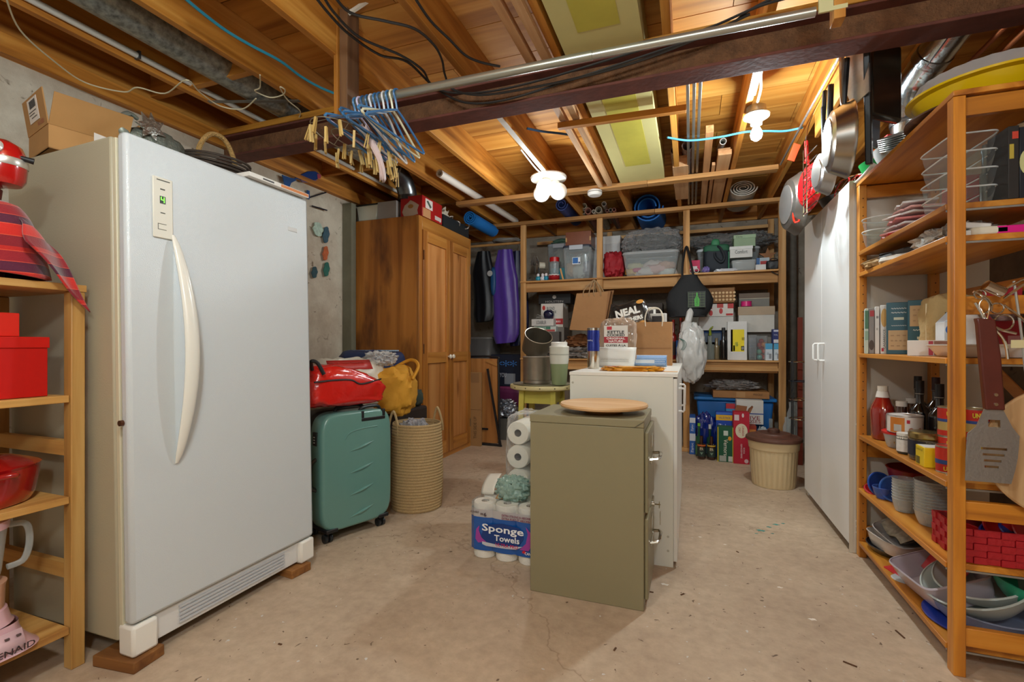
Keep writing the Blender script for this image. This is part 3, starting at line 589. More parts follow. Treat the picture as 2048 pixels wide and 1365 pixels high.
spiral('foam_mat_roll','dim blue roll on the rail behind the three-globe light',.075,.7,(-1.30,5.02,2.615),(0,0,0),'2c3f7a',turns=2,th=.012)
spiral('foam_roll','flattened white packing foam roll on the rail at right',.13,.6,(.485,5.14,2.625),(0,0,0),'cfc8bc',turns=4,th=.012,r0=.2,noise=.3,sy=.62)
for i,(u,v,r,c,lab) in enumerate(((1168,412,.030,'b9a98c','open cardboard tube end, highest at left of the tube bundle'),(1166,424,.024,'8d8272','grey tube end below the highest left tube'),(1176,422,.034,'a8705e','reddish tube end in the tube bundle on the rail'),(1187,423,.020,'c2b9a8','small pale tube end next to the reddish one'),(1197,422,.036,'b0a48e','largest tube end in the bundle on the rail'),(1208,408,.026,'b6ada0','tube end raised above the rest of the bundle'),(1214,424,.017,'7c4f44','thin dark red tube end on the rail'),(1221,423,.02,'6f6154','dark tube end, second from right of the bundle'),(1228,423,.02,'98604f','rusty tube end at the right of the bundle'))):
    p=P(u,v,y=5.22); p.z=max(p.z,2.539+r)
    g=G()
    for y0 in (0,.75):
        pass
    g.lathe([(r,0),(r,.8),(r-.004,.8),(r-.004,0),(r,0)],16,cap=False,m=Matrix.Rotation(-pi/2,4,'X'))
    solo('cardboard_tube',g,mat(c,.7,noise=.2),lab,'tube',p,rz=rad(2*(i%3)),group='tubes on the shelving rail')
for i,(u,v,r,c,lab) in enumerate(((1350,312,.031,'b08a80','small wrapping paper roll under the joist left of the metal tracks'),(1375,305,.042,'a89a98','larger patterned paper roll beside the metal tracks'))):
    p=P(u,v,y=4.12); p.z=2.64 if i==0 else 2.665
    g=G().lathe([(r,0),(r,.9),(r-.005,.9),(r-.005,0),(r,0)],18,cap=False,m=Matrix.Rotation(-pi/2,4,'X'))
    solo('wrapping_paper_roll',g,mat(c,.6,noise=.7,nscale=60),lab,'paper roll',(p.x,4.0,p.z),group='paper rolls above the rail')
solo('wood_block',G().box(-.085,.035,-.03,.9,0,.09),wood('b07a4a','cf9f70','e0b78c','y',.6),'thick wood board lying on both rails beside the metal tracks','wood board',(-.048,4.12,2.538),bev=.003)
for i,(x0,x1,z0,z1,y0,lab) in enumerate(((.10,.150,0,.05,3.5,'wood offcut on the rails just right of the metal tracks'),(.165,.19,0,.025,4.15,'thin pale wood stick between the offcuts on the rails'),(.20,.295,0,.038,3.95,'wide wood board end on the rails left of the bulb joist'),(.20,.29,.039,.07,4.0,'second board stacked on the wide one on the rails'))):
    solo('offcut_board',G().box(x0,x1,0,5.5-y0,z0,z1),wood('a0683a','c78f5c','dcab7c','y',.6),lab,'wood board',(0,y0,2.538),bev=.002)
solo('tube',G().lathe([(.024,0),(.024,.6),(.020,.6),(.020,0),(.024,0)],16,cap=False,m=Matrix.Rotation(rad(-75),4,'X')),mat('d8d4cc',.5,noise=.2,nscale=40),'pale patterned tube leaning under the joists beside the boards','tube',(.235,3.95,2.64))
# right side pipe with elbows
pp=thing('stove_pipe','shiny galvanised pipe with elbow dropping onto the white cupboard','duct',(1.10,0,0))
part('pipe',G().tube([(.10,2.50,2.66),(.02,2.93,2.52)],.078,24),SHINY,pp); part('elbow',G().tube(crv([(.019,2.935,2.518),(-.0,3.05,2.46),(-.01,3.10,2.38),(-.01,3.12,2.28)],5),.080,24),SHINY,pp)
part('pipe',G().tube([(-.01,3.12,2.279),(-.01,3.14,1.975)],.077,24),SHINY,pp,); part('pipe_seam',G().tube([(.045,2.5,2.585),(-.02,2.9,2.455)],.003,5),mat('3a3a3a',.5),pp)
for q_ in (((.024,2.91,2.527),(.014,2.95,2.51)),((-.01,3.12,2.29),(-.01,3.12,2.27))): part('joint_ring',G().tube(q_,.083,24),mat('a8acae',.3,1,bump=.5,bscale=30),pp)
for x in (1.30,1.37): solo('copper_pipe',G().tube([(x,1.6,2.50-.03*(x>1.35)),(x,4.5,2.50-.03*(x>1.35))],.011,10),mat('b8683e',.35,.7),'copper water pipe at upper right, %s one'%('nearer the duct' if x<1.35 else 'right hand'),'pipe')
# ---------------------------------------------------------------- left rack contents
def stripes(cols,z0,h,ax=2,slope=0,rough=.95):
    m,t,b=nt('striped_cloth'); L=t.links; tc=t.nodes.new('ShaderNodeTexCoord'); sp=t.nodes.new('ShaderNodeSeparateXYZ'); L.new(tc.outputs['Object'],sp.inputs[0])
    m1=t.nodes.new('ShaderNodeMath'); m1.operation='SUBTRACT'; L.new(sp.outputs[ax],m1.inputs[0]); m1.inputs[1].default_value=z0
    m2=t.nodes.new('ShaderNodeMath'); m2.operation='DIVIDE'; L.new(m1.outputs[0],m2.inputs[0]); m2.inputs[1].default_value=h
    m3=t.nodes.new('ShaderNodeMath'); m3.operation='FRACT'; L.new(m2.outputs[0],m3.inputs[0])
    r=t.nodes.new('ShaderNodeValToRGB'); r.color_ramp.interpolation='CONSTANT'; e=r.color_ramp.elements
    e[0].position=0; e[0].color=(*lin(cols[0][1]),1); e[1].position=cols[1][0]; e[1].color=(*lin(cols[1][1]),1)
    for p,c in cols[2:]: q=e.new(p); q.color=(*lin(c),1)
    L.new(m3.outputs[0],r.inputs[0]); L.new(r.outputs[0],b.inputs['Base Color']); b.inputs['Roughness'].default_value=rough; b.inputs['Sheen Weight'].default_value=.4
    n2=t.nodes.new('ShaderNodeTexNoise'); n2.inputs['Scale'].default_value=260; L.new(tc.outputs['Object'],n2.inputs['Vector'])
    bp=t.nodes.new('ShaderNodeBump'); bp.inputs['Strength'].default_value=.4; bp.inputs['Distance'].default_value=.003; L.new(n2.outputs[0],bp.inputs['Height']); L.new(bp.outputs[0],b.inputs['Normal'])
    return m
ST=stripes([(0,'8d1c28'),(.22,'e05238'),(.235,'d3291f'),(.47,'e05238'),(.485,'5a1a36'),(.68,'e05238'),(.695,'9c1f2a'),(.9,'e05238'),(.915,'c4271f')],-.055,.155)
cl=thing('striped_knit_cover','red and purple striped knit cloth draped over the top of the pine shelf unit','cloth',(-2.13,.86,1.306))
def body(u,v):
    a=2*pi*u; z=.012+.245*v
    rx=(.05+.135*(1-v)**.45)*(1+.04*math.sin(5*a)); ry=(.045+.105*(1-v)**.4)*(1+.03*math.sin(4*a+1))
    return (rx*math.cos(a),ry*math.sin(a)*.95,z-.02*(1-v)*math.sin(3*a)*.3)
part('body_cloth',G().grid(body,64,20,cu=True),ST,cl,solid=.006)
part('sleeve',G().grid(lambda u,v:(.06+.155*v**.7+.012*math.sin(u*6),.01+.17*u*(.35+.65*v)+.012*math.sin(v*5),(.215-.06*u)-(.10+.15*u)*v**1.5),24,24),ST,cl,solid=.006)
sm=thing('stand_mixer','red stand mixer with silver band standing on the pine shelf unit','mixer',(-2.14,.86,1.306))
RED=mat('b81414',.18,coat=1,noise=0); RED2=mat('c8161a',.45)
part('column',G().lathe([(.05,.0),(.046,.15),(.04,.26),(.045,.30)],24,sx=1,sy=.8),mat('7c1220',.5),sm)
hd=G().grid(lambda u,v:((-.10+.23*u),(.062*math.sin(pi*min(1,max(0,.12+.76*u)))**.5)*math.cos(2*pi*v)*1.05,.365+(.068*math.sin(pi*min(1,max(0,.12+.72*u)))**.5)*math.sin(2*pi*v)),22,24,cv=True)
part('head',hd,RED,sm,sub=1)
part('head_nose',G().lathe([(0,.0),(.044,.002),(.054,.018),(.058,.06),(.056,.095),(.045,.125),(.02,.142),(0,.145)],28,m=Matrix.Translation((.095,0,.30))),RED,sm)
part('trim_band',G().lathe([(.0585,.058),(.0598,.061),(.0596,.079),(.058,.083)],32,cap=False,m=Matrix.Translation((.095,0,.30))),mat('d8d4cc',.3,.6),sm)
part('hub_cap',G().lathe([(0,-.001),(.024,-.001),(.026,.006),(.023,.012),(0,.013)],24,m=Matrix.Translation((.128,-.036,.405))@Matrix.Rotation(rad(-45),4,'Z')@Matrix.Rotation(rad(68),4,'Y')),mat('dedcd6',.3,.35),sm)
part('hub_knob',G().tube([(.14,.02,.39),(.155,.05,.385)],[.007,.0095],12),BLK,sm)
carton('storage_box','large red lidded box on the second pine shelf','box',(-2.165,.78,.9305),(.34,.34,.195),'c8140e',lid=(.035,'d0180f'),rough=.4)
carton('storage_box','small red box resting on the large red lidded box','box',(-2.15,.77,1.1265),(.26,.24,.075),'e02a1c',rough=.45)
dv=thing('dutch_oven','oval red enamel dutch oven with steel knob on the third pine shelf','pot',(-2.115,.80,.588))
EN=mat('a81214',.12,coat=1)
part('pot_body',G().lathe([(.8,0),(.84,.004),(.90,.03),(.94,.075),(.96,.1),(.96,.115)],40,sx=.14,sy=.185),EN,dv)
part('lid',G().lathe([(.97,.1155),(.98,.122),(.93,.128),(.6,.15),(.55,.152),(.3,.158),(0,.16)],40,sx=.14,sy=.185),mat('9c1012',.14,coat=1),dv)
part('lid_knob',G().lathe([(.012,.158),(.013,.175),(.027,.183),(.028,.190),(.02,.196),(0,.198)],24),CHR,dv)
part('side_handle',G().tube(crv([(.115,-.06,.10),(.155,-.05,.108),(.155,.05,.108),(.115,.06,.10)]),.009,10),EN,dv)
bl=thing('blender','pink blender with glass jug on the bottom pine shelf','blender',(-2.055,.80,.147))
PK=mat('e3b6c0',.25,coat=.6)
part('blender_base',G().grid(lambda u,v:((.085+.035*(1-u)**2)*math.copysign(abs(math.cos(2*pi*v))**.6,math.cos(2*pi*v)),(.085+.045*(1-u)**2)*math.copysign(abs(math.sin(2*pi*v))**.6,math.sin(2*pi*v)),.0+.085*u),8,36,cv=True),PK,bl)
part('base_top',G().lathe([(.085,.085),(.078,.095),(.07,.13),(.062,.135)],28),PK,bl); part('jar_collar',G().lathe([(.064,.135),(.066,.2),(.07,.215)],28),mat('dba98c',.3,coat=.4),bl,label='peach coloured collar')
part('control_panel',G().grid(lambda u,v:(.118-.028*v,-.07+.14*u,.018+.05*v),2,2),mat('ecc6ce',.3),bl,solid=.004)
for q in range(5): part('button',G().box(.1,.106,-.055+.027*q,-.045+.027*q,.05,.056),mat('5c4a4c',.5),bl,rot=None)
jg=part('glass_jug',G().lathe([(.05,.215),(.058,.25),(.072,.40),(.072,.402)],24,cap=False),clear('e6ecec',.14),bl)
part('jug_handle',G().tube(crv([(.02,.066,.25),(.025,.105,.26),(.028,.118,.32),(.024,.11,.375),(.02,.07,.385)]),.0095,10),clear('e0e6e6',.25),jg)
part('jar_lid',G().lathe([(.075,.385),(.077,.41),(.06,.416),(.02,.418)],28),PK,bl)
bl.scale=(1,1,.985)
text('KITCHENAID',bl,(.24,.25,.2),'r',.5,.09,.72,.10,'3a2a2c',e=.001,bold=.01)
# ---------------------------------------------------------------- on the freezer
FT=1.835
bx=thing('open_cardboard_box','open cardboard box with shipping label on top of the freezer','box',(-2.33,1.21,FT),rz=rad(-12))
CB=mat('b98a52',.8,noise=.08,nscale=6)
g=G(); W_,D2,H2=.24,.24,.09
part('box_body',G().box(-W_/2,W_/2,-D2/2,-D2/2+.004,0,H2).box(-W_/2,W_/2,D2/2-.004,D2/2,0,H2).box(-W_/2,-W_/2+.004,-D2/2+.004,D2/2-.004,0,H2).box(W_/2-.004,W_/2,-D2/2+.004,D2/2-.004,0,H2).box(-W_/2,W_/2,-D2/2,D2/2,0,.004),CB,bx)
fl=part('box_flap',G().box(-.12,.12,-.002,.002,0,.13),CB,bx,loc=(0,-D2/2,H2),rot=(rad(8),0,rad(0)))
part('box_flap',G().box(-.002,.002,-.12,.12,0,.12),CB,bx,loc=(W_/2,0,H2),rot=(0,rad(32),0)); part('box_flap',G().box(-.12,.12,-.002,.002,0,.12),CB,bx,loc=(0,D2/2,H2),rot=(rad(-25),0,0))
part('shipping_label',G().box(-.06,.05,-.0035,-.0025,.035,.12),mat('ece4dc',.6),fl); 
bc=G()
for q in range(11): bc.box(-.035+.0065*q,-.0325+.0065*q+.002*(q%2),-.0045,-.0035,.085,.112)
part('barcode',bc,mat('333',.6) if 0 else mat('3a3634',.6),fl)
part('label_text',G().box(-.05,.03,-.0045,-.0035,.072,.075).box(-.05,.01,-.0045,-.0035,.062,.065).box(-.03,.03,-.0045,-.0035,.050,.053),mat('6a6460',.6),fl)
text('UNO CHEESE',fl,(.24,.004,.13),'f',.72,.16,.3,.12,'b85a50',e=.001)
solo('torn_paper',G().prism([(0,0),(.07,.0),(.05,.055),(.0,.075)],-.001,.001,'y'),mat('e9e4dc',.6),'torn white paper with red print sticking out of the cardboard box','paper',(-2.13,1.155,FT),rz=.3)
lf=thing('metal_bird_ornament','grey metal bird ornament with a silver leaf behind the freezer edge','ornament',(-2.18,1.34,FT))
part('bird_body',G().blob((0,.08,.10),(.05,.15,.10),amp=.12,fr=4,n=16),mat('8d9489',.5,.6,noise=.3,nscale=40,bump=.6,bscale=90),lf)
part('bird_neck',G().tube(crv([(0,-.03,.10),(0,-.07,.16),(0,-.06,.20),(0,-.03,.225),(0,.0,.215)]),[.026]*6+[.018]*6+[.012]*6+[.008]*6+[.006],10),mat('8d9489',.5,.6),lf)
lv=part('silver_leaf',G().prism([(0,0),(.014,.03),(.05,.02),(.035,.05),(.06,.075),(.025,.08),(.02,.115),(0,.085),(-.02,.115),(-.025,.08),(-.06,.075),(-.035,.05),(-.05,.02),(-.014,.03)],-.003,.003,'x'),mat('b5b2a8',.3,.9,bump=.5,bscale=60),lf,loc=(.05,.04,.13),rot=(rad(20),0,0))
bk=thing('wicker_basket','dark wicker basket with a tall pale braided handle on the freezer','basket',(-2.13,1.66,FT))
part('basket_body',G().lathe([(.10,0),(.125,.03),(.14,.08),(.145,.11)],30,sx=.8),mat('5d4c3c',.8,noise=.4,nscale=60,bump=1,bscale=120),bk)
gg=G()
for q in range(7): gg.tube([( (.115+.005*q)*math.cos(2*pi*i/30),(.15-.004*abs(q-3))*math.sin(2*pi*i/30),.045+.014*q+.035*math.sin(pi*(i/30))**2) for i in range(30)],.006,6,closed=True)
part('dark_twig',gg,mat('4a4038',.6,noise=.3,nscale=50),bk,label='bent dark twigs round the rim')
part('handle',G().tube(crv([(0,-.10,.08),(0,-.085,.19),(0,-.03,.265),(0,.04,.265),(0,.09,.19),(0,.10,.08)]),.0115,8),mat('c49c5c',.7,bump=1,bscale=150,noise=.25,nscale=90),bk)
fy=thing('paper_flyer','white and orange printed flyer lying on the freezer top edge','paper',(-1.80,1.72,FT-.008))
part('sheet',G().box(-.10,.03,-.19,.15,0,.018),mat('ece8e0',.5),fy); part('printed_panel',G().box(.0301,.0306,-.02,.148,.003,.016),mat('d8823c',.5),fy); part('printed_line',G().box(.0301,.0306,-.12,-.06,.005,.012),mat('4a4a4a',.5),fy)
# wall ornaments
WXp=-2.985
fi=thing('metal_fish','blue painted metal fish hanging on the concrete wall under the joists','ornament',P(608,362,x=-2.96),rz=0)
p0=P(608,362,x=-2.96)
def fo(pts): return [ (P(u,v,x=-2.96).y-p0.y,P(u,v,x=-2.96).z-p0.z) for u,v in pts]
part('fish_body',G().prism(fo([(588,357),(600,350),(615,343),(630,343),(640,350),(637,357),(622,362),(600,360)]),-.006,.006,'x'),mat('1d3f7c',.3,coat=.4),fi,bev=.002)
part('tail',G().prism(fo([(564,350),(580,356),(590,357),(592,361),(582,366),(573,386),(568,366)]),-.004,.004,'x'),mat('27528c',.35),fi)
part('fish_mouth',G().prism(fo([(633,348),(641,350),(640,357),(634,358)]),-.007,.008,'x'),mat('b04a5a',.4),fi); part('fish_belly',G().prism(fo([(600,360),(622,362),(636,358),(625,366),(604,365)]),-.005,.007,'x'),mat('7a5f74',.4),fi)
solo('wall_bracket',G().box(0,.012,-.012,.012,-.035,.035),mat('2a4f86',.4),'small blue plate on the wall above the freezer corner','bracket',P(615,390,x=WXp))
for (a,b,lab) in (((620,395),(652,385),'thin black rod pointing up from the blue plate on the wall'),((624,412),(654,421),'thin black rod pointing down on the wall by the freezer')):
    solo('wall_rod',G().tube([P(*a,x=-2.98),P(*b,x=-2.97)],.006,6),mat('23222a',.5),lab,'rod')
for (u,v,w,hh,c,lab) in ((636,459,.055,.06,'b7cdbb','pale green shell shaped ornament highest on the wall string'),(652,470,.035,.075,'3d5f6e','blue green leaf fish ornament on the wall'),(651,507,.03,.065,'c5683f','orange leaf fish ornament on the wall'),(653,539,.032,.065,'2f6f62','dark green leaf fish ornament lowest on the wall'),(629,545,.03,.05,'31525a','dark teal ornament half hidden by the freezer edge')):
    g=G().prism([(.0+w*math.cos(a)*(1+.18*math.sin(6*a)),hh*math.sin(a)) for a in [2*pi*i/22 for i in range(22)]],-.004,.004,'x')
    solo('wall_ornament',g,mat(c,.4,noise=.3,nscale=40),lab,'ornament',P(u,v,x=WXp+.01),rot=(rad(-10),0,0))
# ---------------------------------------------------------------- suitcase
sc=thing('suitcase','teal green hard shell suitcase on wheels beside the freezer','suitcase',(-1.865,2.06,0),rz=rad(-20.2))
TG=mat('66938b',.3,coat=.35,noise=.04,nscale=3)
def shell(x0,x1,z0=.062,z1=.72,w=.455,r=.07):
    ex=3.6
    def fn(u,v):
        a=2*pi*u; c_,s_=math.cos(a),math.sin(a)
        y=math.copysign(abs(c_)**(2/5.5),c_); z=math.copysign(abs(s_)**(2/7),s_)
        k=1 if v<.6 else 1-.10*((v-.6)/.4)**2.2
        xx=x0+(x1-x0)*(v/.6 if v<.6 else 1)*1.0 if v<.6 else x1+(.03 if x1>x0 else -.03)*math.sin((v-.6)/.4*pi/2)
        return (xx,w/2+y*w/2*k,(z0+z1)/2+z*(z1-z0)/2*(1-(1-k)*.6))
    g=G().grid(fn,72,16,cu=True)
    b=len(g.v)-0
    g.f.append(tuple(i*16+15 for i in range(72)))
    return g
part('front_shell',shell(-.115,-.03),TG,sc); part('back_shell',shell(-.165,-.25),mat('1f2424',.5),sc)
part('zip_band',shell(-.164,-.116).box(-.15,-.13,.1,.3,.2,.3),mat('151718',.6),sc)
pts=[(.035,.60,.30,.615,.062)]
for i in range(4):
    z=.505-.125*i
    part('shell_ridge',G().tube([(-.003,.155,z-.015),(.003,.24,z+.006),(.003,.27,z+.014),(-.003,.335,z+.03)],[.001,.0085,.0085,.001],8),TG,sc)
part('shell_ridge',G().tube(crv([(-.001,.14,.565),(.0,.17,.60),(.0,.25,.615),(.0,.35,.618)]),.004,8),TG,sc)
tr=part('handle_recess',G().box(-.006,.003,.245,.405,.655,.675).box(-.006,.003,.245,.262,.675,.715).box(-.02,.003,.385,.405,.675,.715),BLK,sc,bev=.004)
part('trolley_handle',G().tube(crv([(-.035,.25,.69),(-.028,.255,.725),(-.03,.30,.737),(-.03,.37,.733),(-.035,.395,.70)]),.010,8),mat('222526',.4),sc)
part('carry_handle',G().tube(crv([(-.08,.12,.72),(-.08,.15,.745),(-.08,.27,.748),(-.08,.31,.72)]),.011,8),BLK,sc)
part('side_handle',G().tube(crv([(-.06,.004,.30),(-.06,-.028,.33),(-.06,-.028,.44),(-.06,.004,.47)]),.012,8),mat('2d3232',.35),sc)
lk=part('lock_plate',G().box(-.085,-.045,-.006,.02,.545,.62),mat('1c2020',.4),sc,bev=.003); part('lock_dial',G().box(-.07,-.058,-.009,-.006,.56,.565).box(-.07,-.058,-.009,-.006,.575,.58).box(-.07,-.058,-.009,-.006,.59,.595),mat('c8c8c8',.4),lk)
for q_ in ((.03,.10),(.36,.43)): part('bottom_guard',G().box(-.24,.004,q_[0],q_[1],.062,.085),BLK,sc,bev=.006)
for yy in (.06,.40):
    for xx in (-.045,-.21):
        wv=part('wheel',G().cyl((xx,yy-.022,.0245),(xx,yy-.006,.0245),.024,n=18).cyl((xx,yy+.006,.0245),(xx,yy+.022,.0245),.024,n=18),mat('26282a',.4),sc)
        part('wheel_fork',G().tube([(xx,yy,.03),(xx,yy,.064)],.012,8),BLK,wv)
# bags
CR=lambda f,a,s:(lambda p:p)
def lump(name,label,cat,c,r,col,amp=.12,fr=3,seed=1,pw=.5,rough=.45,rz=0,n=26,flat=None,m=None,bump=.5,bs=14,coat=0):
    t=solo(name,G().blob((0,0,r[2]),r,amp,fr,seed,pw,n,flat=0.0),m or mat(col,rough,bump=bump,bscale=bs,coat=coat),label,cat,c,rz=rz); return t
rb=thing('red_tote_bag','shiny red and white shopping bag lying on top of the suitcase','bag',(-1.93,2.25,.752),rz=rad(-18))
gr=G().blob((0,.02,.115),(.15,.255,.118),.10,2.6,3,.42,30,flat=0.0); gr.v=[(x,y,z*(1-.42*max(0,min(1,(y+.02)/.28)))) for x,y,z in gr.v]
part('bag_body',gr,mat('d3201a',.22,bump=.9,bscale=11,coat=.5),rb)
part('bag_side',G().grid(lambda u,v:(-.14+.27*u,-.245-.012*math.sin(pi*u),.012+.17*v+.01*math.sin(u*7)),10,8),mat('d8d6c8',.4,bump=.5,bscale=15),rb,solid=.012,label='white end panel')
part('bag_piping',G().tube(crv([(.158,-.22,.150),(.154,-.10,.155),(.154,0,.150),(.157,.06,.125),(.150,.16,.135),(.10,.24,.140)]),.005,6),mat('1d1214',.5),rb)
part('bag_handle',G().tube(crv([(.10,-.20,.215),(.145,-.23,.26),(.155,-.20,.25),(.165,-.17,.19)]),.010,8),BLK,rb)
solo('storage_bin',G().box(-.36,.36,-.40,.42,0,.60),mat('2b2422',.6),'dark storage bin behind the suitcase, buried under bags','bin',(-2.40,3.06,0),bev=.02)
lump('yellow_bag','mustard yellow cloth bag spilling behind the red shopping bag','bag',(-1.99,2.90,.605),(.16,.17,.165),'d2962a',.16,2.5,5,.6,.8,rz=.3)
yb2=solo('bag_strap',G().tube(crv([(-2.02,2.96,.93),(-1.90,3.0,.99),(-1.80,2.94,.95),(-1.80,2.86,.86)]),.012,6),mat('cf9022',.8),'yellow strap loop of the mustard bag','strap')
wb=thing('white_shopping_bag','crumpled white shopping bag with red print lying behind the red bag','bag',(-2.24,2.70,.605),rz=rad(-25))
part('bag_body',G().blob((0,0,.20),(.22,.26,.20),.12,2.8,9,.6,28,flat=.0),mat('d9d2c2',.4,bump=.7,bscale=10),wb)
part('printed_band',G().grid(lambda u,v:(.16+.05*v,-.20+.30*u,.392-.06*v),6,3),mat('b9322c',.4),wb,solid=.004)
text('STOCK',wb,(.38,.66,.24),'t',.95,.41,.10,.38,'efe6da',e=.138,rot=90,bold=.03)
lump('plastic_bag','crinkled clear plastic bag on the end of the white shopping bag','bag',(-2.06,2.86,.95),(.09,.12,.05),'ffffff',.35,5,2,.8,m=clear('f2f2f2',.35,.1,'e8e6e2',bump=1,bscale=26))
pb=lump('plaid_bag','navy and pale blue patterned bag at the back of the pile','bag',(-2.42,3.25,.605),(.22,.24,.225),'1f2f56',.06,2,4,.4,.6)
pl=G()
for q in range(9): pl.box(-.16+.04*q,-.135+.04*q,-.10+.01*(q%3),.10+.02*(q%2),.442,.452)
part('pattern_stripe',pl,mat('9bb4c6',.6,noise=.7,nscale=70),pb)
lump('pink_cloth','bright pink cloth under the mustard bag behind the rope basket','cloth',(-2.12,3.15,.602),(.11,.14,.08),'c02c54',.25,4,6,.8,.7)
solo('bin_bag',G().blob((0,0,.07),(.06,.09,.07),.2,4,8,.8,14),mat('3c4a44',.5),'small grey green bundle beside the pink cloth','bundle',(-2.10,3.36,.60))
# rope basket
rbk=thing('rope_basket','tall round beige rope laundry basket beside the suitcase','basket',(-1.745,2.83,0))
prof=[(.0,.0),(.150,.001)]+[(.158+.02*math.sin(pi*(z/.58)**.8)*.5+.0035*(i%2),.004+z) for i,z in enumerate([.57*k/60 for k in range(61)])]
part('basket_body',G().lathe(prof,48,cap=False,fn=lambda a,z:1+.03*math.sin(2*a+z*4)+.015*math.sin(5*a)*z),mat('b99c6e',.85,noise=.2,nscale=120,bump=.4,bscale=260),rbk,solid=.006)
for s,(x,y) in ((1,(.075,.15)),(-1,(-.09,-.145))):
    part('handle',G().tube(crv([(x-.03,y*1.02,.50),(x-.028,y*1.02,.58),(x,y*.98,.66),(x+.035,y*1.0,.57),(x+.04,y*1.02,.50)]),.008,8),mat('c2a678',.85,bump=.8,bscale=200),rbk)
solo('grey_plastic_bag',G().blob((0,0,0),(.10,.10,.10),.3,5,3,.8,22),clear('d8d8dc',.45,.12,'b9bac0',bump=1,bscale=25),'crinkled grey plastic bag stuffed in the rope basket','bag',(-1.76,2.82,.49))
# paper towel pack
pt=thing('paper_towel_pack','six pack of white paper towel rolls in blue printed wrap on the floor','paper towels',(-.885,2.375,0),rz=0)
WR=mat('eeeae0',.8,bump=.3,bscale=200)
for i in range(3):
    for j in range(2):
        rl_=part('roll',G().lathe([(.021,.278),(.021,.002),(.058,.002),(.0605,.012),(.0605,.268),(.058,.28),(.021,.28)],28,cap=False,m=Matrix.Translation((-.124+.124*i,-.0625+.125*j,0))),WR,pt)
        part('core',G().lathe([(.0212,.01),(.0212,.276)],16,cap=False,m=Matrix.Translation((-.124+.124*i,-.0625+.125*j,0))),mat('8a7a68',.8),rl_)
def wrap(off,z0,z1):
    def fn(u,v):
        # around the pack outline with bumps
        P4=[(-.187,-.125),(.187,-.125),(.187,.125),(-.187,.125)]
        s=u*4; k=int(s)%4; t=s-int(s)
        a=P4[k]; b=P4[(k+1)%4]; x=a[0]+(b[0]-a[0])*t; y=a[1]+(b[1]-a[1])*t
        n=3 if k%2==0 else 2
        bump=.012*abs(math.sin(pi*t*n))**.6-.012
        nx,ny=((0,-1),(1,0),(0,1),(-1,0))[k]; c=.02*(max(0,1-min(t,1-t)*9))**2
        return (x+nx*(bump+off)-(nx and 0)-math.copysign(c if k%2==0 else 0,x),y+ny*(bump+off)-math.copysign(c if k%2 else 0,y),z0+(z1-z0)*v)
    return G().grid(fn,96,3,cu=True)
part('printed_wrap',wrap(.003,.045,.215),mat('1557a8',.25,coat=.4),pt,label='glossy blue printed wrap')
part('grey_band',wrap(.003,.2152,.255),mat('b9b4b4',.3,coat=.3),pt)
part('clear_film',wrap(.002,.2552,.284),clear('f6f6f6',.12,.1),pt)
DM=(.376,.25,.28)
panel(pt,DM,'f',.18,.80,.26,.70,'14387c',e=.0052,poly=[(0,.35),(.12,.1),(.5,0),(.85,.12),(1,.5),(.9,.9),(.5,1),(.1,.85)])
panel(pt,DM,'f',.20,.78,.26,.34,'c9cbd2',e=.0065,poly=[(0,.3),(0,.9),(.5,.55),(1,1),(.85,.2),(.6,0),(.1,0)])
for (a,b,c_,d) in ((.10,.30,.30,.62),(.72,.90,.28,.70)):
    panel(pt,DM,'f',a,b,c_,d,'a33f9c',e=.0062,poly=[(0,.2),(.2,.0),(.8,.1),(.45,.3),(.25,.7),(.3,1),(.05,.75)] if a<.5 else [(1,.2),(.8,0),(.1,0),(.6,.3),(.75,.7),(.6,1),(1,.75)],name='purple_splash')
for s,u,v,wf,hf,c_ in (('Sponge',.50,.58,.60,.17,'f4f4f6'),('Towels',.56,.435,.36,.11,'f4f4f6'),('ULTRA PRO',.56,.315,.32,.06,'c0245c'),('=6',.22,.83,.09,.07,'4a3038'),('EXTRA STRONG & ABSORBENT',.72,.855,.46,.04,'7a2048'),('EXTRA FORT ET ABSORBANT',.72,.80,.46,.04,'7a2048'),('DURABLE',.09,.86,.12,.035,'4a3038'),('CANADA',.90,.235,.17,.05,'f4f4f6')):
    text(s,pt,DM,'f',u,v,wf,hf,c_,e=.0085,bold=.02)
panel(pt,DM,'f',.77,.84,.21,.29,'d4202c',e=.007,poly=[(.5,0),(.45,.3),(.1,.25),(.2,.45),(0,.6),(.25,.65),(.3,.85),(.42,.75),(.5,1),(.58,.75),(.7,.85),(.75,.65),(1,.6),(.8,.45),(.9,.25),(.55,.3)],name='maple_leaf')
# stacked roll pack behind
tp=thing('toilet_roll_pack','tall plastic wrapped pack of white rolls lying with cores facing out','paper rolls',(-.835,2.525,0))
for i in range(2):
    for k in range(5):
        x,z=-.07+.14*i,.068+.134*k
        rr=part('roll',G().lathe([(.021,0),(.062,0),(.066,.006),(.066,.236),(.062,.242),(.021,.242),(.021,0)],28,cap=False,m=Matrix.Translation((x,0,z))@Matrix.Rotation(-pi/2,4,'X')),WR,tp)
        part('core',G().lathe([(.0205,.004),(.0205,.2)],18,cap=False,m=Matrix.Translation((x,0,z))@Matrix.Rotation(-pi/2,4,'X')),mat('6b6058',.8),rr)
part('plastic_wrap',G().blob((0,.118,.35),(.150,.135,.365),.05,4,2,.32,26,flat=.003),clear('f8f8f6',.07,.08,'ffffff',bump=1,bscale=18),tp)
solo('tissue_bag',G().blob((0,0,.055),(.09,.07,.06),.3,4.5,7,.8,22),clear('cfe6dd',.5,.15,'b8d6cc',bump=1,bscale=24),'crinkled clear bag of pale aqua tissue on the paper towel pack','bag',(-.88,2.38,.285))
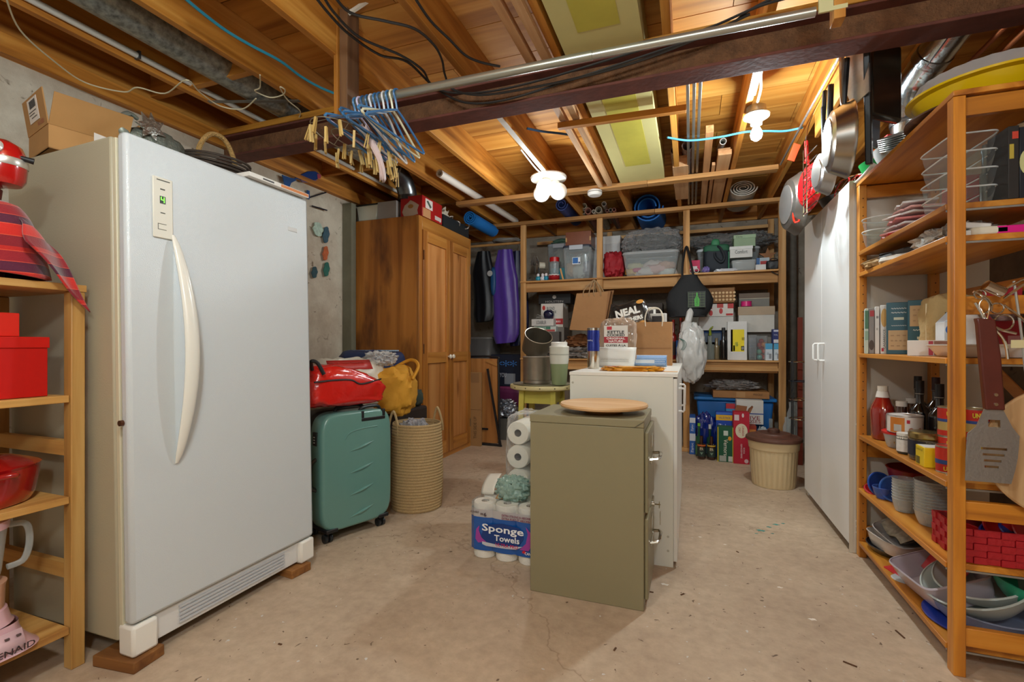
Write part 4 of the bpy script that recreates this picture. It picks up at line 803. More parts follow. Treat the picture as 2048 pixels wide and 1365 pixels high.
rc=thing('receipt','curled white printed paper on the left end of the paper towel pack','paper',(-1.02,2.38,.284),rz=-.4)
part('sheet',G().grid(lambda u,v:(-.05+.10*u,-.01+.06*v*v,.0+.10*v+.02*u),6,8),mat('ebe7dc',.6),rc,solid=.001)
solo('cardboard_scrap',G().prism([(0,0),(.06,0),(.03,.05)],-.002,.002,'y'),mat('b07c48',.8),'small brown cardboard scrap beside the curled receipt','cardboard',(-.965,2.34,.287),rz=.2)
# ---------------------------------------------------------------- placing by face on the back shelving
ZU=1.8405; ZM=.9455
def BX(name,label,cat,u0,u1,v0,v1,y,dep,col,z=None,panels=(),texts=(),lid=None,rz=0,rough=.6,group=None):
    a=P(u0,v1,y=y); b=P(u1,v0,y=y); z0=a.z if z is None else z
    H=b.z-P(u1,v1,y=y).z; W=b.x-a.x
    if z==0: H=b.z
    return carton(name,label,cat,((a.x+b.x)/2,y+dep/2,z0),(W,dep,H),col,rz,panels,texts,lid,group,rough)
def tote(name,label,cat,loc,dims,lidc,rz=0,fill=(),handles=True,body=None,group=None):
    t=thing(name,label,cat,loc,rz,group); W,D,H=dims
    def fn(u,v):
        a=2*pi*u; q=lambda x:math.copysign(abs(x)**.28,x); k=.86+.14*v
        return (q(math.cos(a))*W/2*k,q(math.sin(a))*D/2*k,.002+(H-.03)*v)
    part('tub',G().grid(fn,44,5,cu=True),body or clear('eef2f2',.13,.12),t,solid=.003)
    part('tub_floor',G().box(-W*.40,W*.40,-D*.40,D*.40,.001,.005),body or clear('eef2f2',.2,.12),t)
    def lf_(u,v):
        a=2*pi*u; q=lambda x:math.copysign(abs(x)**.28,x)
        k,z=((0,H),(.9,H),(1.0,H-.006),(1.03,H-.022),(1.02,H-.032))[int(round(v*4))]
        return (q(math.cos(a))*W/2*k,q(math.sin(a))*D/2*k,z)
    if lidc: part('lid',G().grid(lf_,44,5,cu=True),mat(lidc,.4) if isinstance(lidc,str) else lidc,t)
    if handles and lidc:
        part('latch',G().box(-W*.24,W*.24,-D/2-.02,-D/2-.006,H-.06,H-.008),mat('b4bac2',.4),t,bev=.004)
    for i,(x,y,z,r,c) in enumerate(fill):
        part('contents',G().blob((x*W,y*D,z*H),(r*W,r*D*.9,r*H*1.0),.25,3,i+3,.8,12,flat=.006),mat(c,.8),t,label='items seen through the clear side')
    return t
def bottle(name,label,cat,loc,h,r,col,neck=.35,nr=.4,cap=None,caph=.06,lab=None,labc='e9e5dc',glass=True,sh=.55,group=None,rz=0,capr=None):
    t=thing(name,label,cat,loc,rz,group)
    m_=clear(col,.3,.05,col) if glass=='c' else mat(col,.1,coat=1) if glass else mat(col,.35)
    pr=[(0,.001),(r*.9,.001),(r,.008),(r,h*sh),(r*.93,h*(sh+.06)),(r*nr*1.15,h*(1-neck)),(r*nr,h*(1-neck)+.01),(r*nr,h*(1-caph))]
    part('bottle_body',G().lathe(pr,24,cap=False),m_,t)
    if cap: part('cap',G().lathe([(capr or r*nr*1.12,h*(1-caph)-.004),(capr or r*nr*1.12,h),(0,h)],20),mat(cap,.4),t)
    if lab: part('label',G().lathe([(r+.0008,h*lab[0]),(r+.0008,h*lab[1])],24,cap=False),mat(labc,.6,noise=.15,nscale=70),t)
    return t
def tin(name,label,cat,loc,r,h,col,top='b9b2a0',bands=(),group=None,rim=True,sx=1,rz=0,rot=None):
    t=thing(name,label,cat,loc,rz,group,rot)
    part('tin_body',G().lathe([(0,.0),(r,0),(r,h),(r*.96,h)],28,sx=sx),mat(col,.4),t)
    part('bottom_rim',G().lathe([(r*1.01,0),(r*1.01,.004),(r,.0045)],28,sx=sx,cap=False),mat(top,.3,.8),t)
    part('tin_lid',G().lathe([(r,h-.004),(r*1.02,h-.003),(r*1.02,h+.002),(r*.95,h+.002),(r*.93,h-.002),(0,h-.002)],28,sx=sx),mat(top,.3,.8),t)
    for (a,b,c) in bands: part('printed_band',G().lathe([(r+.0007,a*h),(r+.0007,b*h)],28,sx=sx,cap=False),mat(c,.45),t)
    return t
# ---- upper shelf, bay 1
fan=thing('desk_fan','grey wire cage desk fan at left end of the upper shelf','fan',(P(1070,560,y=5.52).x,5.52,ZU),rz=rad(-60))
for q in range(22):
    a=pi*q/22
    part('cage_wire',G().tube([(.115*math.cos(a)*math.cos(b),-.045*math.sin(b) if True else 0,.22+.115*math.sin(a)*math.cos(b)) for b in [rad(-90+15*k) for k in range(13)]],.0022,4),mat('b4ada2',.35,.6),fan)
part('cage_ring',G().tube([(.117*math.cos(2*pi*i/32),0,.22+.117*math.sin(2*pi*i/32)) for i in range(32)],.003,6,closed=True),CHR,fan)
part('fan_motor',G().lathe([(.02,.04),(.04,.05),(.04,.12),(.02,.13)],18,m=Matrix.Translation((0,0,.22))@Matrix.Rotation(-pi/2,4,'X')),mat('d8d0bb',.5),fan)
for q in range(3):
    part('fan_blade',G().grid(lambda u,v,q=q:((.02+.08*u)*math.cos(q*2.094+v*.9),.01*(v-.5),.22+(.02+.08*u)*math.sin(q*2.094+v*.9)),5,5),mat('7a746a',.4),fan,solid=.002)
part('fan_stand',G().tube([(0,.05,.005),(0,.05,.21)],.012,10).lathe([(.07,.0),(.075,.01),(.04,.02)],22,c=(0,.05,0)),mat('3c3a38',.5),fan)
tote('clear_tote','tall clear tote with grey lid at the back of the upper left bay','tote',(-1.50,5.80,ZU),(.30,.26,.50),'8b939c',fill=((0,0,.3,.3,'8a8478'),(0,0,.62,.28,'b5ad9c')))
carton('teal_box','teal toy bag behind the pitcher on the upper left bay','bag',(-1.42,5.56,ZU),(.30,.08,.17),'2a8d98',rough=.4)
pj=thing('plastic_pitcher','clear plastic jug with bright red lid on the upper left bay','pitcher',(P(1109,555,y=5.46).x,5.46,ZU))
part('jug_body',G().lathe([(.0,.001),(.045,.002),(.056,.24),(.056,.25)],22,cap=False),clear('dfe8e8',.18,.1),pj); part('jug_lid',G().lathe([(.058,.235),(.058,.285),(.05,.29),(0,.29)],22),mat('c2181a',.3),pj)
rd=thing('red_bowl','small red and white ornament dish at the front of the upper left bay','dish',(P(1109,556,y=5.36).x,5.345,ZU)); part('bowl_body',G().lathe([(0,.001),(.05,.004),(.068,.03),(.06,.06),(.03,.075),(0,.078)],22),mat('a11c22',.35,noise=.2,nscale=30),rd); part('trim',G().tube([(.063*math.cos(2*pi*i/20),.063*math.sin(2*pi*i/20),.058+.006*(i%2)) for i in range(20)],.007,6,closed=True),mat('e6e0da',.7),rd)
for i,(u,v,c,lab) in enumerate(((1077,548,'2f9ab4','blue snowman trinket at the left front of the upper shelf'),(1086,543,'e4e4e8','white trinket figure between the blue ones'),(1093,550,'2b8fae','second blue trinket figure nearer the red dish'))):
    t=thing('trinket_figure',lab,'figurine',(P(u,v,y=5.36).x,5.345,ZU),group=None); part('figure_body',G().blob((0,0,.03),(.03,.025,.03),.15,4,i,1,12,flat=0),mat(c,.35,noise=.3,nscale=60),t); part('figure_head',G().blob((0,0,.072),(.018,.017,.02),.1,4,i,1,12),mat('e8e0e0',.4),t)
tote('clear_tote','clear tote with dark blue lid and blue printed label, front of upper left bay','tote',(P(1157,555,y=5.42).x,5.45,ZU),(.325,.30,.39),'343a48',fill=((-.25,0,.35,.2,'c8a284'),(.0,0,.3,.25,'c9c4bd'),(.25,0,.35,.2,'8f8790'),(.1,.1,.6,.2,'a8a49e')))
lb=carton('tote_label','blue and white printed label on the front of the dark lidded tote','label',(P(1152,555,y=5.28).x,5.2965,ZU+.165),(.10,.003,.07),'e6e9ec',panels=(('f',.08,.62,.2,.85,'2467ae'),('f',.66,.94,.12,.35,'2b4a7c')),texts=(('TOTE',)+('f',.35,.55,.4,.3,'f2f4f6'),)) if 0 else None
TT=[o for o in bpy.data.objects if o.name.startswith('clear_tote')][-1]
panel(TT,(.325,.30,.335),'f',.36,.64,.50,.74,'e6e9ec',e=-.006); panel(TT,(.325,.30,.335),'f',.375,.56,.53,.72,'2467ae',e=-.005); panel(TT,(.325,.30,.335),'f',.575,.63,.52,.58,'2b4a7c',e=-.005)
BX('wood_box','reddish wood box lying on the dark lidded tote','box',1131,1182,460,488,5.36,.28,'7d4326',z=ZU+.391,panels=(('f',.0,.06,.3,.6,'b8905c'),('f',.94,1,.3,.6,'b8905c')),rough=.4)
solo('green_fabric',G().blob((0,0,.03),(.20,.10,.04),.4,4,5,1,14,flat=0),mat('5f8472',.8),'folded pale green fabric on the rear clear tote','fabric',(-1.42,5.80,ZU+.502))
solo('paint_stick',G().box(-.009,.009,-.003,.003,0,.13),wood('b5743c','cf9a5e','e0b37c','z',.6),'short wood stick leaning against the dark lidded tote','stick',(P(1126,555,y=5.285).x,5.292,ZU),rot=(rad(3),rad(-14),0))
BX('file_box','white cardboard file box standing behind the second post','box',1182,1240,462,553,5.62,.32,'c4c2c0',z=ZU,lid=(.09,'cfcecb'))
# ---- upper shelf, bay 2
lump('red_jacket','crumpled dark red jacket on the upper shelf beside the second post','jacket',(P(1228,555,y=5.45).x,5.46,ZU),(.115,.13,.15),'9c1420',.22,3.2,4,.7,.7)
solo('black_bag_base',G().blob((0,0,.035),(.11,.07,.035),.2,4,6,.7,12,flat=0),mat('151518',.6),'flat black case under the red jacket','case',(P(1235,555,y=5.36).x,5.352,ZU)) if 0 else None
tote('clear_tote','long clear tote of pink, white and yellow soft toys in the upper middle bay','tote',(P(1301,555,y=5.40).x,5.50,ZU),(.585,.36,.275),clear('dfe2e4',.35,.2),handles=False,fill=((-.34,-.1,.25,.14,'e8b048'),(-.24,-.2,.3,.09,'d8487c'),(-.1,-.1,.22,.2,'f0dcd8'),(.1,-.1,.3,.2,'efb9b4'),(.28,-.1,.45,.16,'d9a088'),(.3,-.1,.15,.18,'f2ece6'),(-.3,.1,.5,.15,'d8c9a0'),(.05,.1,.5,.2,'e8d0c8')))
tb=thing('tinsel_bag','crinkled clear plastic bag full of dark tinsel on top of the long tote','bag',(P(1305,490,y=5.45).x,5.50,ZU+.278))
part('bag_film',G().blob((0,0,.11),(.32,.17,.15),.18,3.5,11,.8,34,flat=0),clear('e0e0e0',.15,.05,'f4f4f4',bump=1,bscale=30,mx_=.4),tb)
part('tinsel',G().blob((0,0,.085),(.26,.13,.11),.35,7,5,.9,26,flat=.004),mat('2f3530',.35,.4,noise=.6,nscale=60,bump=1,bscale=120),tb)
part('red_bow',G().blob((.03,-.06,.15),(.05,.03,.03),.3,6,2,1,10),mat('6c1c2c',.5),tb)
# ---- upper shelf, bay 3
tote('clear_tote','wide clear tote with white lid at the back of the upper right bay','tote',(P(1455,545,y=5.70).x,5.76,ZU),(.62,.28,.31),'c9ccce',fill=((-.3,0,.3,.16,'5c564e'),(.1,0,.3,.25,'8d867a')))
solo('plastic_sheet',G().blob((0,0,.075),(.42,.18,.085),.28,4,3,.8,34,flat=0),clear('c8c8c8',.14,.05,'d8d8d8',bump=1,bscale=30,mx_=.35),'crinkled clear plastic sheeting heaped on the wide tote','plastic',(P(1465,470,y=5.6).x,5.74,ZU+.312))
cb=thing('cooler_bag','green and navy cooler bag with padded strap on the upper right bay','bag',(P(1433,545,y=5.42).x,5.47,ZU))
part('bag_body',G().blob((0,0,.145),(.125,.09,.145),.05,3,2,.45,24,flat=.0),mat('20262f',.7),cb); part('bag_top',G().blob((0,0,.262),(.128,.092,.045),.04,3,2,.5,20),mat('2b6146',.7),cb)
part('side_trim',G().box(.108,.122,-.085,-.06,.01,.22),mat('3a7555',.7),cb,bev=.004); part('strap',G().tube(crv([(-.02,-.05,.29),(.03,-.10,.26),(.07,-.115,.16),(.04,-.12,.11),(-.01,-.11,.16),(-.02,-.1,.21)]),.014,6),mat('1b2028',.7),cb)
part('strap_pad',G().blob((-.01,-.05,.315),(.042,.03,.05),.03,3,1,.8,16),mat('3a8258',.6),cb,rot=None)
BX('shoe_box','pale green shoe box on top of the white shoe box','box',1468,1511,468,492,5.40,.28,'8fa584',z=ZU+.262,lid=(.035,'9db492'),texts=(('Clarks','f',.24,.84,.30,.13,'3d4c3a'),))
BX('shoe_box','white shoe box with script lettering above the small clear bin','box',1460,1505,492,515,5.345,.30,'d6d4d0',z=ZU+.143,lid=(.03,'dfdedb'),texts=(('Comfort','f',.5,.5,.55,.32,'5a5856'),))
tote('clear_bin','small clear bin of metal odds and ends under the white shoe box','tote',(P(1487,545,y=5.38).x,5.42,ZU),(.225,.22,.14),None,body=clear('d8dcdc',.3,.2),fill=((-.2,0,.4,.2,'7a7670'),(.15,0,.5,.22,'a8a49c'),(0,-.2,.4,.15,'4f4c48')))
BX('candy_box','blue and white box with red square at right of the upper shelf','box',1513,1539,513,537,5.49,.10,'c8d2dc',z=ZU+.03,panels=(('f',.30,.85,.30,.72,'b8302c'),('f',0,.25,0,1,'3f6ea8')))
BX('small_box','small white box under the blue and white box','box',1511,1532,532,545,5.36,.12,'e0dedb',z=ZU)
cmb=thing('camera_bag','small black camera bag with a dangling strap at the right end of the upper shelf','bag',(P(1549,545,y=5.36).x-.01,5.38,ZU)); part('bag_body',G().blob((0,0,.05),(.06,.05,.05),.12,4,2,.5,18,flat=0),mat('161618',.5),cmb); part('strap',G().tube(crv([(-.05,-.03,.06),(-.02,-.03,.115),(.04,-.03,.10),(.05,-.045,.02),(-.03,-.085,-.01),(.02,-.088,-.05),(.055,-.088,-.06)]),.005,6),mat('1c1c1e',.6),cmb)
BX('gift_packet','hot pink and white packet leaning behind the third post','packet',1378,1400,513,535,5.36,.03,'cc2358',z=ZU+.03,panels=(('f',.15,.75,.15,.45,'e8e0e0'),)) 
lump('purple_trinket','small purple and white toy on the upper shelf right of the third post','toy',(P(1412,545,y=5.36).x,5.35,ZU),(.035,.03,.035),'7a6cae',.4,6,4,1,.4,n=14)
wg=thing('sunglasses','round pale eyeglasses on the shelf edge by the third post','glasses',(P(1388,545,y=5.33).x,5.325,ZU))
part('lens',G().tube([(-.022+.02*math.cos(2*pi*i/18),0,.028+.022*math.sin(2*pi*i/18)) for i in range(18)],.0035,6,closed=True),mat('e0d8d0',.3),wg); part('lens',G().tube([(.024+.02*math.cos(2*pi*i/18),0,.03+.022*math.sin(2*pi*i/18)) for i in range(18)],.0035,6,closed=True),mat('e0d8d0',.3),wg)
lump('folded_plastic','flat folded clear plastic packet on the upper shelf edge under the cooler bag','packet',(P(1452,545,y=5.34).x,5.335,ZU),(.105,.04,.018),'c9cbd2',.2,5,3,.6,.25,n=16)
solo('gold_bow_box',G().blob((0,0,.05),(.09,.06,.05),.3,5,8,.8,18,flat=0),clear('d8c8a0',.4,.1,'cdbb8c',bump=1,bscale=30),'crinkled cellophane bag behind the camera bag','bag',(P(1530,545,y=5.5).x,5.55,ZU))
solo('star_ornament',G().prism([(.085*(1 if i%2==0 else .4)*math.cos(pi/2+pi*i/5),.085*(1 if i%2==0 else .4)*math.sin(pi/2+pi*i/5)) for i in range(10)],-.012,.012,'y'),mat('8a5527',.4,.3),'brown star ornament standing behind the camera bag','ornament',(P(1535,500,y=5.62).x,5.62,ZU+.19))
BX('wood_crate','small brown wood box carrying the star ornament','box',1522,1545,488,545,5.60,.06,'6f4a26',z=ZU) if 0 else solo('wood_stand',G().box(-.02,.02,-.02,.02,0,.125),wood('6b4220','8f5c2c','a8743c','z',.6),'brown wood stand under the star ornament','stand',(P(1535,500,y=5.62).x,5.62,ZU))
# ---- middle shelf, bay 1
BX('appliance_box','black box with round white emblem at the back of the middle shelf, left bay','box',1077,1141,589,609,5.50,.2,'1c1a19',z=1.588,texts=(('HOLSTEIN','f',.5,.22,.55,.2,'a8a09a'),),panels=(('f',.44,.56,.5,.85,'b8b2aa',1),))
BX('kitchen_box','white appliance box with red glass band on the middle shelf, left bay','box',1082,1126,607,655,5.42,.25,'d8d3ca',z=1.305,panels=(('f',0,1,.12,.36,'b31f24'),('f',.06,.2,.72,.92,'c0342c',1)),texts=(('glass','f',.72,.24,.34,.15,'f2ece8'),('BLEND','f',.45,.80,.36,.12,'3a3836'),('PUREE','f',.5,.64,.4,.1,'3a3836')))
bnv=thing('hand_blender','dark navy kitchen appliance with cord on the game boxes','appliance',(P(1096,640,y=5.33).x,5.37,1.40)); part('appliance_body',G().blob((0,0,.05),(.06,.05,.055),.12,3,2,.8,20,flat=0),mat('141a3a',.2,coat=.6),bnv); part('power_cord',G().tube(crv([(-.06,-.02,.02),(-.13,-.03,.05),(-.15,0,.01),(-.08,-.04,.03),(-.13,-.05,.02),(-.05,-.045,.01)]),.004,6),mat('8c8a84',.5),bnv)
BX('flat_box','white flat box with black lettering, top of the low stack in the left bay','box',1063,1107,638,652,5.31,.105,'d0cdc8',z=1.318,texts=(('SCRABBLER','f',.45,.5,.45,.5,'3c3a3a'),))
BX('flat_box','white and green flat box under the black lettered one','box',1068,1112,653,664,5.31,.105,'c4cbc4',z=1.250,panels=(('f',.02,.75,.45,.95,'3f7a64'),('f',.5,.95,.05,.4,'b34844')),texts=(('LINGO','f',.4,.68,.3,.35,'e8eee8'),))
BX('flat_box','dark flat box at the bottom of the low stack in the left bay','box',1060,1118,665.5,719,5.31,.105,'57524e',z=ZM)
BX('plain_carton','plain grey carton under the kitchen box in the left bay','box',1090,1128,656,718,5.43,.22,'8d857c',z=ZM) 
lump('brown_paper','crumpled brown kraft paper on the middle shelf below the hanging paper bags','paper',(P(1162,690,y=5.30).x,5.47,ZM+.12),(.20,.13,.07),'8a5a34',.4,3.5,5,.8,.8,bump=1)
lump('jumble_box','heap of white and grey odds and ends on the middle shelf behind the stool','clutter',(P(1140,700,y=5.4).x,5.42,ZM),(.28,.13,.06),'8d857c',.5,6,6,.7,.6,m=mat('9a9088',.6,noise=.9,nscale=28))
solo('plastic_stick',G().tube([(0,0,0),(.09,0,.13)],.008,6),mat('d8d2c8',.5),'pale plastic tube sticking up from the clutter behind the stool','tube',(P(1113,700,y=5.2).x,5.27,ZM+.07)) 
carton('teal_book','thin teal box edge on the middle shelf behind the hanging paper bag','box',(P(1140,665,y=5.55).x,5.6,ZM+.30),(.2,.1,.02),'2c8a98') if 0 else None
# hanging brown paper bags on second post
pbg=thing('paper_bag_hanging','large brown paper bag hanging by its handles from the second post','bag',(P(1180,660,y=5.20).x,5.20,P(1180,660,y=5.2).z))
KR=mat('ab7c4d',.75,bump=.3,bscale=12,noise=.06,nscale=5); KR2=mat('96683e',.75,bump=.3,bscale=12)
part('bag_front',G().prism([(-.215,.0),(.155,-.02),(.205,.405),(-.135,.395)],-.06,-.058,'y'),KR,pbg); part('bag_back',G().prism([(-.15,.02),(.17,.02),(.255,.425),(-.09,.40)],.03,.032,'y'),KR2,pbg); part('bag_side',G().prism([(.155,-.02),(.157,-.02),(.235,.41),(.205,.405)],-.058,.03,'y'),KR2,pbg)
part('bag_base',G().prism([(-.215,0),(-.213,-.0),(.155,-.02),(.155,-.018)],-.058,.03,'y'),KR2,pbg)
for (a,b,c) in (((-.06,-.03),(.03,.42),-.064),((.0,.0),(.10,.42),-.066),((.05,0),(.12,.40),.0),((-.02,0),(.03,.40),.034)):
    part('twisted_handle',G().tube(crv([(a[0],c,.36),(a[0]+.01,c,.43),(.055,-.055,.535),(b[0]+.02,c,.43),(b[0]+.03,c,.36)]),.0055,6),mat('a98a64',.8),pbg)
# ---- middle shelf, bay 2
BX('dark_box','dark brown cardboard box at the back of the middle bay behind the snack bags','box',1215,1325,600,712,5.6,.3,'3a2b20',z=ZM)
for i,(u,v0,c,lab) in enumerate(((1347,640,'8c1f1c','red capped bottle left of the white hanging bag'),(1362,636,'7c2a20','reddish brown bottle behind the hanging white bag'),(1376,640,'94302a','bottle with orange top behind the third post'))):
    b=P(u,718,y=5.45); bottle('sauce_bottle',lab,'bottle',(b.x,5.45,ZM),P(u,v0,y=5.45).z-ZM,.034,c,cap='c23a2c',lab=(.1,.45),labc='3a2620',group=None)
solo('plush_toy',G().blob((0,0,.05),(.06,.04,.055),.2,5,3,1,16,flat=0).blob((0,-.01,.12),(.035,.03,.035),.1,5,3,1,14),mat('c8a684',.9),'small tan toy on the dark box between the bags','toy',(P(1338,640,y=5.48).x-.02,5.50,ZM+.0+.34)) if 0 else None
BX('blue_folder','blue upright folder edge behind the hanging white bag','folder',1352,1358,678,716,5.36,.2,'1e5aa8',z=ZM)
# ---- middle shelf, bay 3
gw=BX('wicker_box','golden wicker box of light bottle corks on the red dotted box','basket',1418,1469,576,606,5.38,.22,'8a5a22',z=1.534)
for r_ in range(3):
    for q in range(8):
        part('cork',G().cyl((-.12+.034*q,-.118,.03+.036*r_),(-.12+.034*q,-.108,.03+.036*r_),.0125,n=10),mat('e0bd8c',.7),gw)
part('lid_flap',G().box(-.135,.135,.0,.02,.13,.17),mat('a8701f',.5,noise=.4,nscale=60),gw)
BX('gift_box','white box with red dots and diamonds under the wicker box','box',1414,1467,606.5,632,5.36,.26,'dcd6d0',z=1.392,panels=(('f',.08,.22,.05,.5,'c02a2a',1),('f',.46,.6,.2,.65,'c02a2a',1),('f',.02,.2,.6,1,'b8322c'),('f',.38,.62,.68,1,'b8322c'),('f',.78,1,.62,1,'c02a2a'),('f',.72,.98,.06,.22,'c02a2a')))
BX('white_box','plain white box under the red dotted box','box',1398,1467,632.5,660,5.37,.26,'cfccc8',z=1.25)
BX('blue_frame_box','blue edged picture box standing behind the glass bottles','box',1396,1444,658,716,5.44,.05,'23549c',z=ZM,panels=(('f',.05,.95,.02,.92,'596474'),('f',.3,.7,.2,.6,'a89c7c')))
BX('low_box','plain brown box at the back under the white box','box',1400,1466,660.5,720,5.50,.20,'6b5a48',z=ZM)
BX('grey_box','grey box with white line at the back of the middle right bay','box',1478,1539,585,613,5.52,.18,'7c7870',z=1.492,panels=(('f',0,1,.60,.63,'cfc4a8'),('f',.0,1,.64,1,'6f5a48')))
BX('archive_box','white archive box with stained beige lid on the middle right bay','box',1477,1549,613,665,5.40,.30,'c9c5bd',z=1.228,lid=(.085,'b09a80'))
BX('plain_box','plain beige box holding up the archive box behind the glass jars','box',1484,1552,666,722,5.50,.24,'8d857a',z=ZM)
sp_=thing('ribbon_spool','hot pink ribbon spool on the archive box lid','ribbon',(P(1494,613,y=5.38).x,5.44,1.492)); part('ribbon',G().lathe([(.05,.004),(.05,.05)],24,cap=False),mat('d8307c',.25),sp_); part('spool_end',G().lathe([(0,.0),(.054,.0),(.054,.004),(0,.004)],24).lathe([(0,.05),(.054,.05),(.054,.053),(0,.053)],24),mat('c42a70',.4),sp_)
BX('napkin_box','white napkin box with yellow and orange printed panel','box',1455,1494,643,721,5.30,.13,'dedcd9',z=ZM,panels=(('f',.17,.86,.22,.79,'f0d818'),('f',.17,.27,.22,.79,'d4501e'),('f',.30,.38,.235,.38,'4a2a18'),('f',.70,.86,.25,.36,'2a78c0')),texts=(('napkins','f',.475,.41,.26,.11,'2f7a4c',90),('serviettes','f',.78,.55,.2,.07,'5a4420',90),('500','f',.78,.305,.11,.07,'f4f4f4',90)))
gbt=bottle('glass_bottle','ribbed clear glass bottle with green chilli shaped stopper','bottle',(P(1420,720,y=5.34).x,5.34,ZM),.26,.043,'c9cfc8',neck=.4,nr=.45,glass='c'); part('stopper',G().tube(crv([(0,0,.25),(.002,0,.28),(.0,0,.31),(.02,0,.335),(.03,0,.345)]),[.014]*6+[.012]*6+[.009]*6+[.006]*6+[.003],8),mat('8a9a2c',.3),gbt)
bottle('dark_bottle','slim black bottle wrapped in foil beside the napkin box','bottle',(P(1447,720,y=5.33).x,5.34,ZM),.33,.036,'121214',neck=.42,nr=.42,cap='2c2c2e',caph=.15)
bottle('brown_vase','small tan bottle between the ribbed glass bottle and the black bottle','bottle',(P(1433,720,y=5.4).x,5.40,ZM),.24,.03,'8c7a5c',neck=.4,nr=.5)
lump('blue_bow','blue foil bow on the glass bottle group','bow',(P(1402,690,y=5.36).x,5.36,ZM+.16),(.06,.03,.035),'283c9c',.5,7,4,1,.25,n=18) if 0 else bottle('blue_bottle','dark bottle with blue foil top left of the ribbed glass bottle','bottle',(P(1403,720,y=5.36).x,5.37,ZM),.27,.032,'3a3c44',neck=.35,nr=.9,cap='283c9c',caph=.2)
cu=thing('plastic_cups','tall stack of clear plastic cups beside the napkin box','cups',(P(1505,721,y=5.34).x,5.35,ZM)); 
for q in range(5): part('cup',G().lathe([(0,.002+.03*q),(.032,.002+.03*q),(.042,.13+.03*q),(.044,.132+.03*q)],20,cap=False),clear('e4e6ea',.14,.1),cu)
oj=thing('ornament_jar','clear jar of red, orange and green ornament balls on the middle shelf','jar',(P(1524,721,y=5.36).x,5.40,ZM)); part('glass_jar',G().lathe([(0,.001),(.055,.002),(.055,.24),(.057,.245)],24,cap=False),clear('e4e4e4',.12,.06),oj)
for q,(x,y,z,c) in enumerate(((-.02,-.02,.03,'5cb0a8'),(.024,-.01,.03,'b83024'),(0,.025,.05,'c86a1c'),(-.022,-.012,.085,'6fb89c'),(.022,-.018,.09,'c0452c'),(0,.02,.12,'b82020'),(-.02,-.01,.15,'b02420'),(.02,-.016,.155,'d07a24'),(.0,.01,.19,'a81c1c'))): part('ornament_ball',G().blob((x,y,z),(.026,.026,.026),0,1,1,1,12),mat(c,.2,coat=.6),oj)
for i,(u0,u1,v0,v1,z,c,lab) in enumerate(((1531,1545,688,722,0,'d4dee6','left small white and sky blue carton under the blue box'),(1548,1561,688,722,0,'d4dee6','right small white and sky blue carton by the fourth post'))):
    BX('light_bulb_carton',lab,'box',u0,u1,v0,v1,5.30,.08,c,z=ZM,panels=(('f',0,1,.66,1,'4fa4d0'),('f',.5,.85,.1,.4,'8c9298')),texts=(('LED','f',.35,.4,.3,.12,'3c5a74'),))
BX('film_box','dark blue printed carton stacked on the small sky blue cartons','box',1545,1560,658,687,5.30,.08,'23306f' ,z=ZM+.166,panels=(('f',.15,.9,.05,.28,'d8d8de'),('f',.15,.8,.82,.95,'c8ccdc')),texts=(('FOIL','f',.45,.6,.5,.1,'c8ccdc'),))
# black tote bag hanging on third post
tbk=thing('black_tote_bag','black cloth tote bag with green print hanging from the third post','bag',(P(1375,630,y=5.15).x,5.14,P(1375,634,y=5.15).z))
def tbf(u,v):
    a=2*pi*u; w=[.17,.215,.225,.19,.12,.07][min(5,int(v*5))]; f=v*5-int(v*5); w2=[.17,.215,.225,.19,.12,.07][min(5,int(v*5)+1)]; w=w+(w2-w)*f
    k=1+.05*math.sin(3*a+v*5)
    return (w*math.cos(a)*k+.02*v,.085*math.sin(a)*(1-.6*v)*k,.42*v)
part('bag_body',G().grid(tbf,40,16,cu=True).box(-.16,.16,-.06,.06,-.002,.004),mat('15171a',.75,bump=.8,bscale=9),tbk)
part('strap',G().tube(crv([(-.05,-.02,.38),(-.045,.03,.55),(-.01,.135,.735),(.03,.03,.55),(.06,-.02,.38)]),.012,6),mat('141416',.7),tbk)
panel(tbk,(.44,.17,.42),'f',.50,.88,.20,.58,'20261f',e=.004); 
for q in range(6): panel(tbk,(.44,.17,.42),'f',.52,.86,.215+.062*q,.222+.062*q,'5c7244',e=.0055,name='printed_line')
for q in range(5): panel(tbk,(.44,.17,.42),'f',.525+.08*q,.53+.08*q,.22,.56,'5c7244',e=.0055,name='printed_line')
panel(tbk,(.44,.17,.42),'f',.64,.76,.23,.55,'4fae45',e=.007,name='green_bottle_print',poly=[(.1,0),(.9,0),(.95,.5),(.65,.75),(.6,1),(.4,1),(.35,.75),(.05,.5)])
text('GREEN',tbk,(.44,.17,.42),'f',.70,.36,.05,.22,'1f5a24',e=.0085,rot=90)
wpb=thing('white_plastic_bag','white plastic grocery bag hanging at the end of the dresser','bag',(P(1383,765,y=5.02).x,5.03,P(1383,765,y=5.02).z))
part('bag_body',G().blob((0,0,.26),(.125,.09,.265),.16,3,12,.9,34),mat('c9c9c6',.35,bump=.8,bscale=12,coat=.2),wpb)
wpb.scale=(1.08,1,1.09)
part('bag_neck',G().tube(crv([(-.05,0,.45),(-.03,0,.55),(-.01,.04,.66),(-.02,.23,.85)]),[.05]*6+[.03]*6+[.015]*6+[.01],8),mat('d3d3d0',.4),wpb)
for q in range(3): part('green_arc_print',G().tube(crv([(-.11,-.062-.004*q,.40),(-.075+.01*q,-.078,.37-.0*q),(-.07+.012*q,-.085,.33),(-.09+.01*q,-.085,.29)]),.002,4),mat('2f6a5c',.5),wpb)
